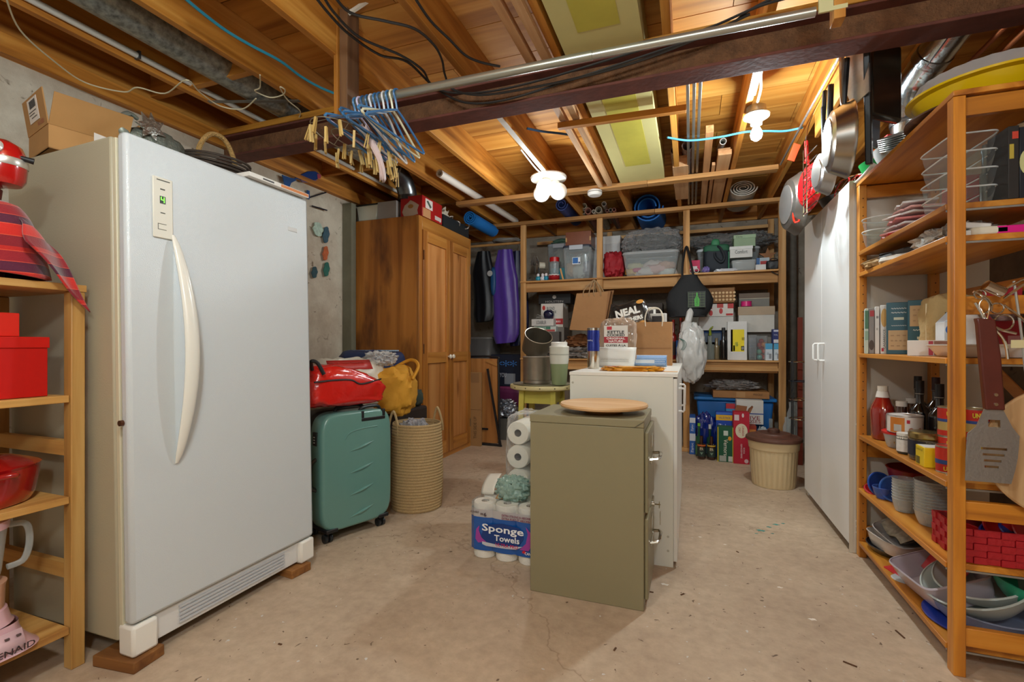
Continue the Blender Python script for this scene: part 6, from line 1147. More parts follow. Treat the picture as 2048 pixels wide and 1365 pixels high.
solo('white_paper_sheet',G().grid(lambda u,v:(-.05+.03*u,.0+.36*v,.02-.022*u-.01*math.sin(v*3)),5,8),mat('dedad0',.6),'long white paper sheet lying over the far edge of the rack top','paper',(.86,2.72,1.945),solid=.002)
# shelf 1.58
for i in range(2): bowl('glass_bowl','clear glass bowl at far end of the second shelf, '+('lower' if i==0 else 'upper')+' of two nested','bowl',(.888,2.85,1.581+.062*i),.078,.075,GL,rb=.8)
names=[('b81c1c','red clip lid at the bottom of the lid pile'),('e8a0a0','pink lid second from the bottom of the pile'),('e9e6e6','white lid in the middle of the pile'),('e48a8a','salmon pink lid above the white one'),('efecec','white lid near the top of the pile'),('f0b8b4','pale pink lid on top of the pile'),('e8e6e8','white square lid standing on the top of the pile')]
for i,(c,lab) in enumerate(names):
    w_=.10-.004*i
    t=thing('container_lid',lab,'lid',(.915+.006*((i*3)%4),2.64-.012*i,1.581+.0205*i),rz=.3*((i*2)%3)-.2,group='container lids on the second shelf')
    part('lid_panel',G().box(-w_*.8,w_*.8,-w_,w_,.002,.012),mat(c,.3,coat=.3),t,bev=.006)
    part('clip_tab',G().box(-w_*.8-.014,-w_*.8,-w_*.4,w_*.4,.0,.008),mat(c,.3,coat=.3),t,bev=.002)
for i in range(4):
    bowl('glass_container','rectangular glass food container, %s of the tall stack behind the near post'%(('bottom','second','third','top')[i]),'container',(.918,2.215,1.581+.062*i),.118,.058,GL,sq=.32,sx=.58,sy=1.0,rb=.86,rz=.04*(i%2),group='glass containers stacked by the near post',rim=.006)
carton('red_bag','red gift bag standing at the back of the second shelf','bag',(1.075,2.50,1.581),(.10,.20,.19),'b01218',rough=.4); carton('red_bag','darker red box with gold mark behind the lid pile','box',(1.075,2.73,1.581),(.08,.19,.14),'9c1018',rough=.4,texts=(('%','l',.3,.6,.10,.25,'d8a86c'),))
dbx=carton('knife_box','dark navy appliance box with apple picture at the near end of the second shelf','box',(1.082,2.10,1.581),(.135,.09,.235),'1c222c',rough=.4,panels=(('f',.0,.30,.33,.68,'c9c88c',1),('f',.08,.22,.55,.70,'c04430',1),('f',.35,.95,.03,.28,'4c5662')),texts=(('Zwilling','f',.62,.85,.5,.14,'d8dcdc'),))
carton('knife_box','black printed box with red label beside the glass stack','box',(.998,2.11,1.581),(.028,.12,.24),'24201e',panels=(('f',.35,.9,.82,.92,'c8402c'),('f',.1,.5,.55,.75,'b8a23c')))
solo('pepper_grinder',G().lathe([(0,0),(.018,0),(.018,.13),(.012,.14),(.012,.2),(.016,.21),(.01,.235),(0,.24)],18),mat('7a848c',.3,.6),'slim grey and blue bottle standing beside the glass stack','grinder',(.995,2.20,1.581)) 
# shelf 1.47
for i,(c,y,z,w_,l_,lab) in enumerate((('b08c5a',2.86,.0,.10,.14,'brown kraft envelope bundle at the far end of the third shelf'),('c8a878',2.70,.0,.09,.12,'beige paper pad on the front edge of the third shelf'),('9c7a4c',2.84,.022,.09,.13,'second brown envelope bundle lying on the first'),('3a3634',2.62,.024,.08,.12,'black folded pouch among the papers'),('d8d2c8',2.60,.0,.09,.10,'white paper bag by the papers'))):
    solo('paper_bundle',G().blob((0,0,.014),(w_,l_,.015),.15,4,i,.4,16,flat=0),mat(c,.7,bump=.3,bscale=30),lab,'paper',(.925,y,1.471+z),rz=.2*i-.3)
solo('plastic_packet',G().blob((0,0,.035),(.08,.17,.04),.35,4,5,.7,24,flat=0),clear('e8e2da',.4,.1,'d8d0c6',bump=1,bscale=26),'crumpled clear plastic bag of wrapping on the third shelf','bag',(.93,2.30,1.471))
solo('tea_light_pack',G().box(-.05,.05,-.05,.05,0,.03),mat('e2dcc8',.5),'small pack of cream tea lights by the near post','candles',(.95,2.12,1.471),bev=.008)
for i,(x,z,lab) in enumerate(((.95,.002,'white plastic tray lying on the third shelf beside the near post'),(.955,.030,'second white tray tilted on top of the first one'))):
    solo('white_tray',G().box(-.055,.085,-.10,.10,0,.022),mat('dcdcda',.4),lab,'tray',(x,2.17,1.471+z),bev=.006) if 0 else solo('white_tray',G().box(-.02,.065,-.03,.06,0,.02),mat('dcdcda',.4),lab,'tray',(x-.065,2.11,1.471+z),rot=(0,rad(2+6*i),0),bev=.004)
solo('pink_box',G().box(-.09,.09,-.04,.04,0,.028),mat('e0148a',.4),'hot pink flat box on the third shelf near the right edge','box',(1.055,2.11,1.471),bev=.003); solo('brown_scrap',G().box(-.04,.04,-.03,.03,0,.03),mat('6c4a28',.7),'small brown packet left of the hot pink box','packet',(1.14,2.22,1.471)) if 0 else None
# shelf 1.055 : boxes seen by their narrow -X or -Y sides
SZ=1.0555
def book(label,ya,yb,h,col,panels=(),texts=(),x=.86,d=.20,cat='box',name='food_box'):
    # face -X looks to the aisle; local front is -X => use 'l' faces
    return carton(name,label,cat,(x+d/2,(ya+yb)/2,SZ),(d,abs(yb-ya),h),col,panels=panels,texts=texts,rough=.45)
carton('book','thin green and white book at the far end of the fourth shelf','book',(.842,2.92,SZ),(.014,.16,.225),'c8d4c8',rz=rad(-14),panels=(('f',.0,1,.55,.95,'4a7a5c'),('f',.0,1,.30,.5,'8fae98')))
carton('book','grey cookbook with bowl photo beside the thin green book','book',(.862,2.92,SZ),(.022,.17,.225),'8f8a88',rz=rad(-14),panels=(('f',.05,.95,.08,.30,'4c3c34',1),('f',.2,.95,.82,.95,'b03038')))
# faces toward camera (-Y) step forward because the boxes fan out
carton('food_box','narrow white pasta box beside the grey cookbook','box',(.885,2.91,SZ),(.018,.17,.232),'e2dfdb',rz=rad(-16),panels=(('f',.3,.8,.75,.8,'8a8886'),('f',.3,.7,.5,.55,'b8b6b2')))
carton('food_box','white pasta box with pasta photo and small red logo next to the teal boxes','box',(.912,2.90,SZ),(.030,.17,.238),'e6e3df',rz=rad(-17),panels=(('f',.08,.95,.55,.93,'d4a45a',1),('f',.15,.45,.05,.12,'c02838')),texts=(('CASARECCE','f',.5,.3,.3,.4,'5a5856',90),))
tcol='1d5566'
carton('food_box','teal box with beige recipe panel low on its face, left of its twin','box',(.930,2.77,SZ),(.093,.05,.245),tcol,rz=rad(-20),rough=.4,panels=(('f',.08,.90,.08,.46,'c4a478'),('f',.3,.7,.66,.71,'c9cdb8')),texts=(('~~~~~~','f',.5,.88,.6,.03,'c9d0d0'),('~~~~~','f',.5,.80,.6,.03,'c9d0d0'),('~~~~~~~','f',.5,.55,.6,.02,'c9d0d0'),('= = =','f',.48,.36,.6,.02,'8a6a48'),('= = = =','f',.48,.26,.6,.02,'8a6a48'),('= = =','f',.48,.16,.6,.02,'8a6a48')))
carton('food_box','teal box with beige recipe panel high on its face, right of its twin','box',(.975,2.66,SZ),(.093,.05,.245),tcol,rz=rad(-20),rough=.4,panels=(('f',.08,.90,.52,.90,'c4a478'),('f',.35,.7,.28,.33,'c9cdb8')),texts=(('= = = =','f',.5,.82,.6,.02,'8a6a48'),('= = =','f',.5,.72,.6,.02,'8a6a48'),('= = = =','f',.5,.62,.6,.02,'8a6a48'),('~~~~~~','f',.5,.45,.6,.03,'c9d0d0'),('~~~~','f',.5,.2,.6,.03,'c9d0d0'),('~~~~~','f',.5,.12,.6,.02,'c9d0d0')))
# the two teal boxes stand at an angle in the photo: turn them a little toward the aisle
fb=thing('flour_sack','beige cloth rice sack with red lettering on the fourth shelf','sack',(1.03,2.56,SZ)); part('sack_body',G().blob((0,0,.125),(.09,.065,.13),.10,2.6,4,.5,26,flat=0),mat('b69a68',.9,bump=.4,bscale=60),fb)
panel(fb,(.18,.13,.25),'f',.30,.85,.50,.72,'3a2a22',e=.002); panel(fb,(.18,.13,.25),'f',.32,.83,.52,.70,'cdb48a',e=.003); text('PO',fb,(.18,.13,.25),'f',.55,.61,.42,.12,'b81c20',e=.0042,bold=.06); part('seam_stitch',G().tube([(-.085,-.03,.01+.01*i) for i in range(22)],.003,5),mat('e4d8b8',.9),fb)
mlk=carton('milk_carton','white and blue drink carton with almond picture behind the near post','carton',(.985,2.42,SZ),(.075,.075,.135),'dfe0e2',panels=(('f',.05,.75,.6,.95,'2c6ab8',1),('f',.1,.7,.02,.4,'b4633a',1))); part('gable_top',G().prism([(-.036,.135),(.036,.135),(.0,.178)],-.036,.036,'y'),mat('c8d4e4',.4),mlk)
carton('cracker_box','long white box with red and brown print lying in front of the sack','box',(.915,2.26,SZ),(.09,.27,.062),'e4dfd9',panels=(('f',.02,.98,.05,.95,'9c6a58'),('f',.3,.8,.1,.75,'e8e2da',1),('l',.0,.55,.1,.8,'d4ccc8')),texts=(('KAI','f',.55,.4,.35,.3,'2c2420'),)) if 0 else carton('cracker_box','long white box with red and brown print lying in front of the sack','box',(.895,2.37,SZ),(.135,.07,.062),'e4dfd9',rz=rad(-20),panels=(('f',.48,.58,.05,.95,'c0485c'),('f',.60,.99,.05,.95,'9c7060'),('f',.62,.95,.12,.78,'e8e2da',1)),texts=(('KAI','f',.78,.42,.2,.3,'2c2420'),))
plt=thing('serving_platter','long white rectangular platter with raised rim across the near end of the fourth shelf','platter',(.99,2.165,SZ))
def plf(u,v):
    a=2*pi*u; q=lambda x:math.copysign(abs(x)**.25,x); k,z=((0,.012),(.78,.012),(.80,.016),(1,.042),(1.0,.046),(.82,.006),(.78,.0015),(0,.0015))[int(round(v*7))]
    return (q(math.cos(a))*.155*k,q(math.sin(a))*.11*k,z)
part('platter_body',G().grid(plf,48,8,cu=True),mat('ddd8d2',.2,coat=.6),plt)
carton('white_carton','tall white carton with black vertical lettering right of the near post','carton',(.955,2.17,SZ+.052),(.05,.06,.17),'d4cfc8',texts=(('AUNT MARY','f',.75,.45,.4,.75,'4a4440',90),)) if 0 else bottle('white_bottle','white bottle with black vertical lettering right of the near post','bottle',(.975,2.27,SZ),.215,.04,'cfcac6',neck=.3,nr=.6,glass=False,cap='b9b6b6')
carton('red_crisp_box','tall red cracker box standing at the back right of the fourth shelf','box',(1.10,2.33,SZ),(.085,.07,.26),'a8142c',panels=(('f',.5,.9,.1,.3,'c88a90'),),rough=.4)
bowl('steel_colander','small speckled metal strainer hanging over the red box','strainer',(1.06,2.22,SZ+.13),.05,.05,mat('8f7470',.3,.8,noise=.5,nscale=120)) 
# shelf .635
SZ=.6355
kt=thing('ketchup_bottle','large red ketchup bottle with white cap on the fifth shelf','bottle',(.888,2.84,SZ))
part('bottle_body',G().lathe([(0,.001),(.05,.001),(.056,.008),(.060,.10),(.062,.135),(.055,.165),(.032,.205),(.024,.225),(.022,.235)],32,sy=1.0,sx=.8,cap=False),mat('8c1a10',.12,coat=1),kt); part('neck_label',G().lathe([(.034,.207),(.0265,.237)],28,sx=.85,cap=False),mat('dcd4cc',.5),kt); part('cap',G().lathe([(.021,.237),(.0215,.262),(0,.262)],24),mat('e4ddd0',.4),kt)
panel(kt,(.10,.125,.26),'f',.42,.98,.10,.50,'8f7c74',e=-.001) 
bottle('sauce_bottle','dark sauce bottle with white cap behind the nut tin','bottle',(.93,2.74,SZ),.20,.036,'3c1c10',neck=.35,nr=.55,cap='d8d2ca',caph=.1)
bottle('sauce_bottle','second white capped bottle just behind the dark sauce bottle','bottle',(1.01,2.86,SZ),.205,.035,'4a2a18',neck=.35,nr=.55,cap='cfc8be',caph=.1)
for i,(x,y,h,lab) in enumerate(((1.05,2.90,.31,'black wine bottle furthest left, half hidden'),(.985,2.70,.30,'black wine bottle in front, second from left'),(1.09,2.82,.31,'dark wine bottle with reddish neck at the back'),(1.01,2.58,.295,'black wine bottle nearest the chickpea can'))):
    t=bottle('wine_bottle',lab,'bottle',(x,y,SZ),h,.039,'0e0c10',neck=.36,nr=.36,cap='141216' if i!=2 else '341418',caph=.2,sh=.5,group=None); part('neck_ring',G().lathe([(.0175,h*.80),(.018,h*.80+.002)],20,cap=False),mat('b8b0a0',.3),t)
    if i==3: panel(t,(.078,.078,h),'f',.2,.8,.12,.5,'1c1a1e',e=.001)
rcn=thing('food_container','round clear container with red lid holding snacks on the fifth shelf','container',(.89,2.64,SZ)); part('tub',G().lathe([(0,.001),(.045,.001),(.050,.01),(.062,.066)],30,cap=False),clear('e8e4dc',.25,.08),rcn); part('lid',G().lathe([(.066,.062),(.068,.072),(.062,.076),(0,.076)],32),mat('c8201c',.3),rcn); part('snacks',G().blob((0,0,.026),(.046,.046,.026),.3,8,4,.8,18,flat=.003),mat('b08a4c',.8,noise=.4,nscale=60),rcn)
nt_=tin('nut_tin','white and orange cashew tin sitting on the red lidded container','tin',(.895,2.60,SZ+.0775),.064,.075,'d9cfc8',top='dcd8d8'); D6=(.128,.128,.075)
part('printed_panel',G().grid(lambda u,v:(.0648*math.cos(rad(200+50*u)),.0648*math.sin(rad(200+50*u)),.002+.066*v),10,2),mat('c8782c',.4),nt_); part('barcode_panel',G().grid(lambda u,v:(.0654*math.cos(rad(215+25*u)),.0654*math.sin(rad(215+25*u)),.008+.03*v),6,2),mat('b8b4b0',.5),nt_)
part('red_logo',G().grid(lambda u,v:(.0652*math.cos(rad(256+10*u)),.0652*math.sin(rad(256+10*u)),.045+.015*v),4,2),mat('b81c34',.5),nt_); part('cashew_print',G().grid(lambda u,v:(.0652*math.cos(rad(262+60*u)),.0652*math.sin(rad(262+60*u)),.004+.018*v+.006*math.sin(u*12)),14,2),mat('b07058',.5),nt_)
sj=bottle('spice_jar','small clear spice jar with white lid in front of the red lidded container','jar',(.862,2.50,SZ),.088,.03,'6a6a60',neck=.16,nr=.9,glass='c',sh=.8,cap='dcd8d0',caph=.22,lab=(.12,.7),labc='dcd8d4')
tj=thing('tahini_jar','wide jar with gold lid and dark label on the fifth shelf','jar',(.895,2.39,SZ)); part('jar_body',G().lathe([(0,.001),(.056,.001),(.060,.01),(.060,.085),(.052,.09)],32,cap=False),mat('4a3c28',.15,coat=1),tj); part('lid',G().lathe([(.058,.088),(.060,.092),(.060,.108),(.055,.114),(0,.113)],36),mat('a08c5c',.25,.9),tj); part('label',G().lathe([(.0606,.02),(.0606,.08)],32,cap=False),mat('181a2c',.4),tj)
text('Tahini',tj,(.12,.12,.115),'f',.52,.56,.35,.10,'d8d4c4',e=.002,bold=.03); text('TOASTED SESAME',tj,(.12,.12,.115),'f',.52,.68,.5,.05,'b8b4a0',e=.002)
tbx=carton('tea_box','bright yellow tea box with black lettering on the fifth shelf edge','box',(.872,2.275,SZ),(.085,.075,.075),'e8c61c',rough=.4,panels=(('f',.5,.98,.02,.40,'8c3024',1),('t',.05,.95,.05,.95,'d8d4cc'),('l',.1,.5,.08,.45,'6a5a18')),texts=(('Tea','f',.72,.68,.45,.4,'1c1814'),('Tenderleaf','l',.5,.85,.8,.14,'6a5418')))
tmc=tin('tomato_can','red tomato can with blue band in front of the near post','tin',(.885,2.19,SZ),.038,.095,'b8241c',bands=((.34,.50,'2c4a8c'),(.5,.95,'c83020'))); text('UNICO',tmc,(.076,.076,.095),'f',.45,.2,.75,.17,'e8c83c',e=.0015,bold=.05)
uc=[]
for i,(x,y,z,lab) in enumerate(((.945,2.33,0,'lower yellow and red bean can behind the near post'),(.945,2.33,.113,'upper chickpea can on the lower bean can'),(1.01,2.30,0,'bean can standing just right of the near post'),(1.012,2.305,.113,'red and yellow can stacked right of the near post'))):
    t=tin('bean_can',lab,'tin',(x,y,SZ+z),.037,.11,'c8441c' if i%2==0 else 'bda05c',bands=((.6,.97,'c42818'),(.50,.60,'2c4a8c'),(.02,.2,'c42818')),group=None); text('UNICO',t,(.074,.074,.11),'f',.5,.79,.72,.17,'ecd23c',e=.0015,bold=.05)
carton('yellow_bag','yellow and clear packet behind the cans right of the near post','packet',(1.10,2.20,SZ),(.05,.05,.15),'b8a02c') 
# shelf .36
SZ=.3605
for i,(x,y,z,c,rt,lab) in enumerate(((.885,2.86,.045,'234a9c',(rad(70),0,rad(20)),'blue clear round lid standing up at the far end'),(.905,2.74,.06,'3464b4',(rad(76),rad(10),rad(-30)),'second blue round lid leaning against the red bowl'),(.885,2.88,.012,'b8242c',(rad(18),0,0),'red lid lying under the blue lids'))):
    t=thing('container_lid',lab,'lid',(x,y,SZ+z),rot=rt); part('lid_disc',G().lathe([(0,.0),(.055,.0)],36),clear('7c9cd8' if i<2 else 'd85c5c',.5,.1,c),t); part('lid_rim',G().tube([(.058*math.cos(2*pi*k/36),.058*math.sin(2*pi*k/36),0) for k in range(36)],.005,8,closed=True),mat(c,.25,coat=.5),t)
bowl('red_bowl','dark red plastic bowl at the back of the sixth shelf','bowl',(1.01,2.80,SZ),.115,.145,mat('7c0e14',.3),rb=.5)
bowl('food_tub','small clear tub with blue tint under the blue lids','container',(.872,2.78,SZ),.042,.05,clear('b8c8e8',.35,.1,'5c7cc8'))
for n_,(x,y,r,c,lab) in enumerate(((.895,2.60,.046,8,'left stack of clear deli cups on the sixth shelf'),(.935,2.44,.062,11,'taller right stack of clear deli tubs beside the red basket'))):
    for k in range(c):
        t=bowl('deli_tub',lab+', %s'%('bottom tub' if k==0 else 'top tub' if k==c-1 else 'tub between the ends'),'container',(x,y,SZ+.0125*k),r,.055,clear('eeeeec',.16,.1),rb=.75,group='nested clear deli tubs',rim=.002,th=.0015)
def weave(name,label,cat,loc,W,D,H,col,rz=0):
    t=thing(name,label,cat,loc,rz); m1=mat(col,.5,bump=.3,bscale=60); n=0
    part('basket_inner',G().box(-W/2+.008,W/2-.008,-D/2+.008,-D/2+.010,0,H*.97).box(-W/2+.008,W/2-.008,D/2-.010,D/2-.008,0,H*.97).box(-W/2+.008,-W/2+.010,-D/2+.008,D/2-.008,0,H*.97).box(W/2-.010,W/2-.008,-D/2+.008,D/2-.008,0,H*.97).box(-W/2+.008,W/2-.008,-D/2+.008,D/2-.008,0,.003),mat('8c1c20',.6),t)
    rows=5; hs=H/rows
    for side,(L,ax) in (('f',(W,'x')),('b',(W,'x')),('l',(D,'y')),('r',(D,'y'))):
        cols=max(3,int(round(L/.036))); cw=L/cols
        for r_ in range(rows):
            for c_ in range(cols):
                pr=.006 if (r_+c_)%2 else .0015
                a0=-L/2+c_*cw+.0008; a1=a0+cw-.0016; z0=r_*hs+.0006; z1=z0+hs-.0012
                if side=='f': b=(a0,a1,-D/2-pr+.004,-D/2+.0078)
                elif side=='b': b=(a0,a1,D/2-.0078,D/2+pr-.004)
                elif side=='l': b=(-W/2-pr+.004,-W/2+.0078,a0,a1)
                else: b=(W/2-.0078,W/2+pr-.004,a0,a1)
                part('woven_strip',G().box(b[0],b[1],b[2],b[3],z0,z1),m1,t,smooth=False)
    return t
wv=weave('woven_basket','red woven strip basket full of blue and red lids on the sixth shelf','basket',(1.005,2.155,SZ+.001),.29,.20,.115,'b01c26')
for i,(x,y,z,c,rt,lab) in enumerate(((.93,2.16,.07,'b8141c',(rad(15),rad(8),0),'red lid at the aisle end of the woven basket'),(1.02,2.14,.085,'1c3cb0',(rad(20),rad(-12),0),'blue lid on the left in the woven basket'),(1.04,2.16,.10,'c01c24',(rad(35),rad(-6),0),'red lid edge between blue lids in the basket'),(1.075,2.15,.085,'163aa8',(rad(24),rad(14),0),'large blue lid on the right in the woven basket'),(1.095,2.13,.105,'c8202c',(rad(50),rad(20),0),'tilted red ring lid at the right of the basket'),(1.05,2.19,.11,'2448b8',(rad(60),0,0),'blue lid standing at the back of the basket'))):
    t=thing('basket_lid',lab,'lid',(x,y,SZ+z),rot=rt); part('lid_disc',G().lathe([(0,.0),(.06,.0),(.062,-.006)],32,cap=False),mat(c,.2,coat=.8),t); part('lid_rim',G().tube([(.064*math.cos(2*pi*k/32),.064*math.sin(2*pi*k/32),0) for k in range(32)],.005,6,closed=True),mat(c,.2,coat=.8),t)
# bottom shelf
SZ=.0855
bowl('black_tray','black oval plastic tray at the far end of the bottom shelf','tray',(.925,2.84,SZ),.115,.028,mat('22262a',.3,coat=.3),sx=.85,sy=1.05,rb=.8)
bowl('enamel_pan','white enamel roasting pan on the black tray','pan',(.945,2.80,SZ+.03),.12,.055,mat('c4bcb6',.25,coat=.5),sq=.45,sx=.85,rb=.88,rz=.2)
bowl('enamel_pan','second white enamel pan tilted inside the roasting pan','pan',(.955,2.78,SZ+.066),.108,.055,mat('b0aaa8',.25,coat=.5),sq=.45,sx=.85,rb=.88,rot=(rad(12),rad(-10),rad(14)))
bowl('steel_pan','dull metal pan standing at the back corner of the bottom shelf','pan',(1.02,2.80,SZ+.11),.09,.045,mat('8c8a86',.35,.7),sq=.5,rot=(rad(10),rad(-35),0))
solo('newspaper',G().grid(lambda u,v:(-.07+.15*u,-.14+.28*v,.05*math.sin(u*1.5)+.012*math.sin(v*9)+.01*u),8,10),mat('a39a86',.8,noise=.45,nscale=30),'folded printed newspaper lying in the enamel pan','newspaper',(.955,2.76,SZ+.12),solid=.003)
tb1=bowl('storage_tub','frosted rectangular tub leaning on the bottom shelf edge','tub',(.945,2.36,SZ+.05),.15,.075,clear('dcd2e0',.55,.2,'cfc4cc'),sq=.28,sx=.72,sy=1.2,rb=.88,rot=(rad(-6),rad(-22),rad(4)),rim=.01)
solo('container_lid',G().box(-.10,.10,-.12,.12,0,.008),mat('c01418',.3,coat=.3),'red rectangular lid standing in the frosted tub','lid',(.99,2.42,SZ+.15),rot=(rad(-4),rad(-58),rad(6)),bev=.004)
solo('container_lid',G().box(-.035,.035,-.05,.05,0,.01),mat('c8242c',.3),'small red lid on the bottom shelf edge left of the frosted tub','lid',(.875,2.60,SZ+.0),rot=(0,rad(-8),.3),bev=.004)
solo('container_lid',G().lathe([(0,.004),(.045,.004),(.05,.0)],28),clear('e8e8e8',.3,.08),'small clear round lid under the small red one','lid',(.872,2.53,SZ))
bowl('mixing_bowl','large frosted white bowl tilted over the frosted tub','bowl',(1.01,2.24,SZ+.07),.155,.085,clear('e2e8e4',.6,.2,'d2dad6'),rb=.6,rot=(rad(8),rad(-24),0),rim=.007)
bowl('mixing_bowl','second large pale bowl nested behind the first one','bowl',(1.05,2.27,SZ+.105),.15,.075,clear('e2e8e4',.6,.2,'d6dcd8'),rb=.6,rot=(rad(8),rad(-26),0),rim=.007)
bowl('green_bowl','sea green plastic bowl on top of the pale bowls','bowl',(1.09,2.17,SZ+.125),.10,.055,mat('2c9a76',.3,coat=.3),rb=.6,rot=(rad(4),rad(14),0))
bowl('blue_rim_tub','clear tub standing on its blue lid at the near end of the bottom shelf','tub',(1.0,2.22,SZ+.014),.155,.055,clear('b8bedc',.55,.2,'a4acc8'),rb=.75)
solo('container_lid',G().lathe([(0,.0),(.165,.0),(.175,.006),(.175,.012),(0,.012)],44),mat('1c3ca8',.3,coat=.4),'large round blue lid on the near end of the bottom shelf','lid',(1.0,2.22,SZ))
# hanging things at the near side of the rack
spt=thing('barbecue_spatula','long steel barbecue turner with dark red wood handle hanging at the rack side','spatula',(.862,1.945,.625))
SW2=mat('5c241a',.4,noise=.15,nscale=20,coat=.2)
part('handle',G().prism([(.012,.27),(.060,.27),(.050,.44),(.036,.555),(-.012,.56),(-.008,.54),(.0,.42)],-.012,.010,'y'),SW2,spt,bev=.004)
part('rivet',G().cyl((.036,-.0145,.288),(.036,-.011,.288),.005,n=14),CHR,spt); part('rivet',G().cyl((.036,-.0145,.318),(.036,-.011,.318),.005,n=14),CHR,spt)
SPM=mat('b4b6b8',.3,.85,bump=.1,bscale=120)
def slotted():
    g=G(); 
    # blade in strips so that the slots are real holes
    g.prism([(.010,.272),(.060,.272),(.092,.19),(-.030,.19)],-.002,.001,'y') if 0 else None
    L=lambda z:-.034+(.01 if z>.15 else 0) ; 
    rows=[(.272,.238,.012,.058,.0,.072,None),(.238,.215,.0,.072,-.008,.082,(.022,.052)),(.215,.190,-.008,.082,-.030,.098,None),(.190,.150,-.030,.098,-.032,.096,None),
          (.150,.143,-.032,.096,-.032,.095,(.004,.068)),(.143,.131,-.032,.095,-.033,.094,None),(.131,.124,-.033,.094,-.033,.094,(.008,.062)),(.124,.112,-.033,.094,-.034,.092,None),(.112,.105,-.034,.092,-.034,.091,(.011,.054)),(.105,.093,-.034,.091,-.034,.089,None),(.093,.086,-.034,.089,-.034,.088,(.013,.048)),(.086,.040,-.034,.088,-.035,.078,None)]
    for (za,zb,a0,a1,b0,b1,h) in rows:
        if h: g.prism([(a0,za),(h[0],za),(h[0],zb),(b0,zb)],-.002,.001,'y'); g.prism([(h[1],za),(a1,za),(b1,zb),(h[1],zb)],-.002,.001,'y')
        else: g.prism([(a0,za),(a1,za),(b1,zb),(b0,zb)],-.002,.001,'y')
    return g
part('slotted_blade',slotted(),SPM,spt); part('hang_ring',G().tube(crv([(.012,0,.555),(.0,0,.60),(.012,0,.62),(.026,0,.60),(.020,0,.552)]),.002,6),CHR,spt)
wire('hanging_rod',[(.952,1.955,1.30),(.966,1.95,1.15),(.985,1.95,.95),(1.02,1.95,.78),(1.025,1.95,.68),(1.005,1.95,.58)],.0035,'9a968e','thin metal skewer hanging beside the turner','skewer',rough=.3)
solo('bread_peel',G().lathe([(0,0),(.205,0),(.21,.004),(.21,.012),(.205,.016),(0,.016)],72,m=Matrix.Rotation(pi/2,4,'X')),wood('a87a4a','c9a070','ddbb8c','z',.6,sc=.8,knots=0),'big round light wood board hanging at the right behind the turner','board',(1.095,1.984,.765))
tg=thing('barbecue_tongs','chrome tongs and skewers hanging from the rack side hook','tongs',(.895,1.95,1.215))
for pts in (((.02,0,.05),(.08,0,.09),(.13,0,.095),(.18,0,.03)),((.03,0,.03),(.10,0,.085),(.16,0,.07),(.22,0,.05)),((-.045,0,.055),(-.01,.0,.03),(.0,0,.0),(-.02,0,-.02),(.01,0,-.06),(.06,0,-.08)),((.03,0,.01),(.07,.0,-.03),(.11,0,-.08),(.125,0,-.095)),((-.04,0,.02),(-.01,0,-.04),(.03,0,-.10),(.04,0,-.16))):
    part('metal_rod',G().tube(crv(pts),.0042,7),CHR,tg)
part('tong_collar',G().cyl((-.015,0,.075),(.03,.005,.05),.017,n=22),CHR,tg); part('tong_collar',G().cyl((.165,0,.075),(.22,.005,.10),.015,n=22),mat('c0b888',.2,1),tg)
for (x,z,r) in ((.012,.0,.016),(.028,-.045,.024),(-.03,.045,.014)): part('ring',G().tube([(x+r*math.cos(2*pi*i/24),-.004,z+r*math.sin(2*pi*i/24)) for i in range(24)],.0025,6,closed=True),CHR,tg)
part('paper_tag',G().box(.045,.085,-.006,-.004,-.125,-.10),mat('d8cc9c',.6),tg); part('twine',G().tube(crv([(.075,0,-.10),(.13,0,-.05),(.19,0,.0),(.24,0,.05)]),.005,6),mat('a08858',.8),tg)
# ---------------------------------------------------------------- pans hung along the right joist
PX_=.665
def hk(x,y,z1,z2): solo('pan_hook',G().tube(crv([(x,y,z1),(x-.006,y,(z1+z2)/2),(x,y,z2)]),.0022,5),CHR,'thin metal hook holding kitchenware under the right joist','hook',group='hooks under the right joist') if 0 else None
def fpan(name,label,loc,r,h,m,rz,handle=None,hm=None,tilt=0,hl=.2,inner=None):
    t=thing(name,label,'pan',loc,rot=(0,0,0)); t.rotation_euler=(tilt,0,rz)
    M_=Matrix.Rotation(-pi/2,4,'Y')   # disc axis along local -X : base shows to the aisle
    part('pan_body',G().lathe([(0,h),(r*.62,h),(r*.66,h-.001),(r*.80,h*.86),(r*.97,h*.12),(r,.0),(r*1.02,-.003),(r*.95,.006),(r*.78,h*.8),(0,h*.9)],56,m=M_),m,t)
    part('base_disc',G().lathe([(r*.62,h+.0005),(r*.62,h+.004),(r*.58,h+.005),(0,h+.005)],48,m=M_),inner or mat('e0e0de',.3,.9,noise=.12,nscale=6),t)
    if handle: part('handle',G().tube(crv([(-.01,0,r*.98),(-.02,0,r+.03),(-.025,0,r+hl)]),[.006]*4+[.011]*9,8),hm or BLK,t)
    return t
fpan('saute_pan','big shiny stainless saute pan hanging under the right joist',(.675,2.58,2.035),.168,.08,STEEL,rad(-3),1,mat('c0bab0',.2,1),hl=.30)
fpan('small_pan','silver aluminium pan hanging just beyond the big steel pan',(.665,2.86,1.985),.115,.055,mat('c4c6ca',.28,.85),rad(4),1,BLK,hl=.22)
fpan('dark_skillet','large dark grey skillet hanging at the far end of the joist',(.665,3.62,2.03),.20,.07,mat('8a8680',.3,.85,noise=.15,nscale=8),rad(8),None)
fpan('red_skillet','red frying pan hanging between the wire rack and the dark skillet',(.68,3.32,2.05),.135,.035,mat('c4181c',.25,coat=.6),rad(12),1,mat('c81a1c',.3,coat=.4),hl=.14,inner=mat('b81418',.3))
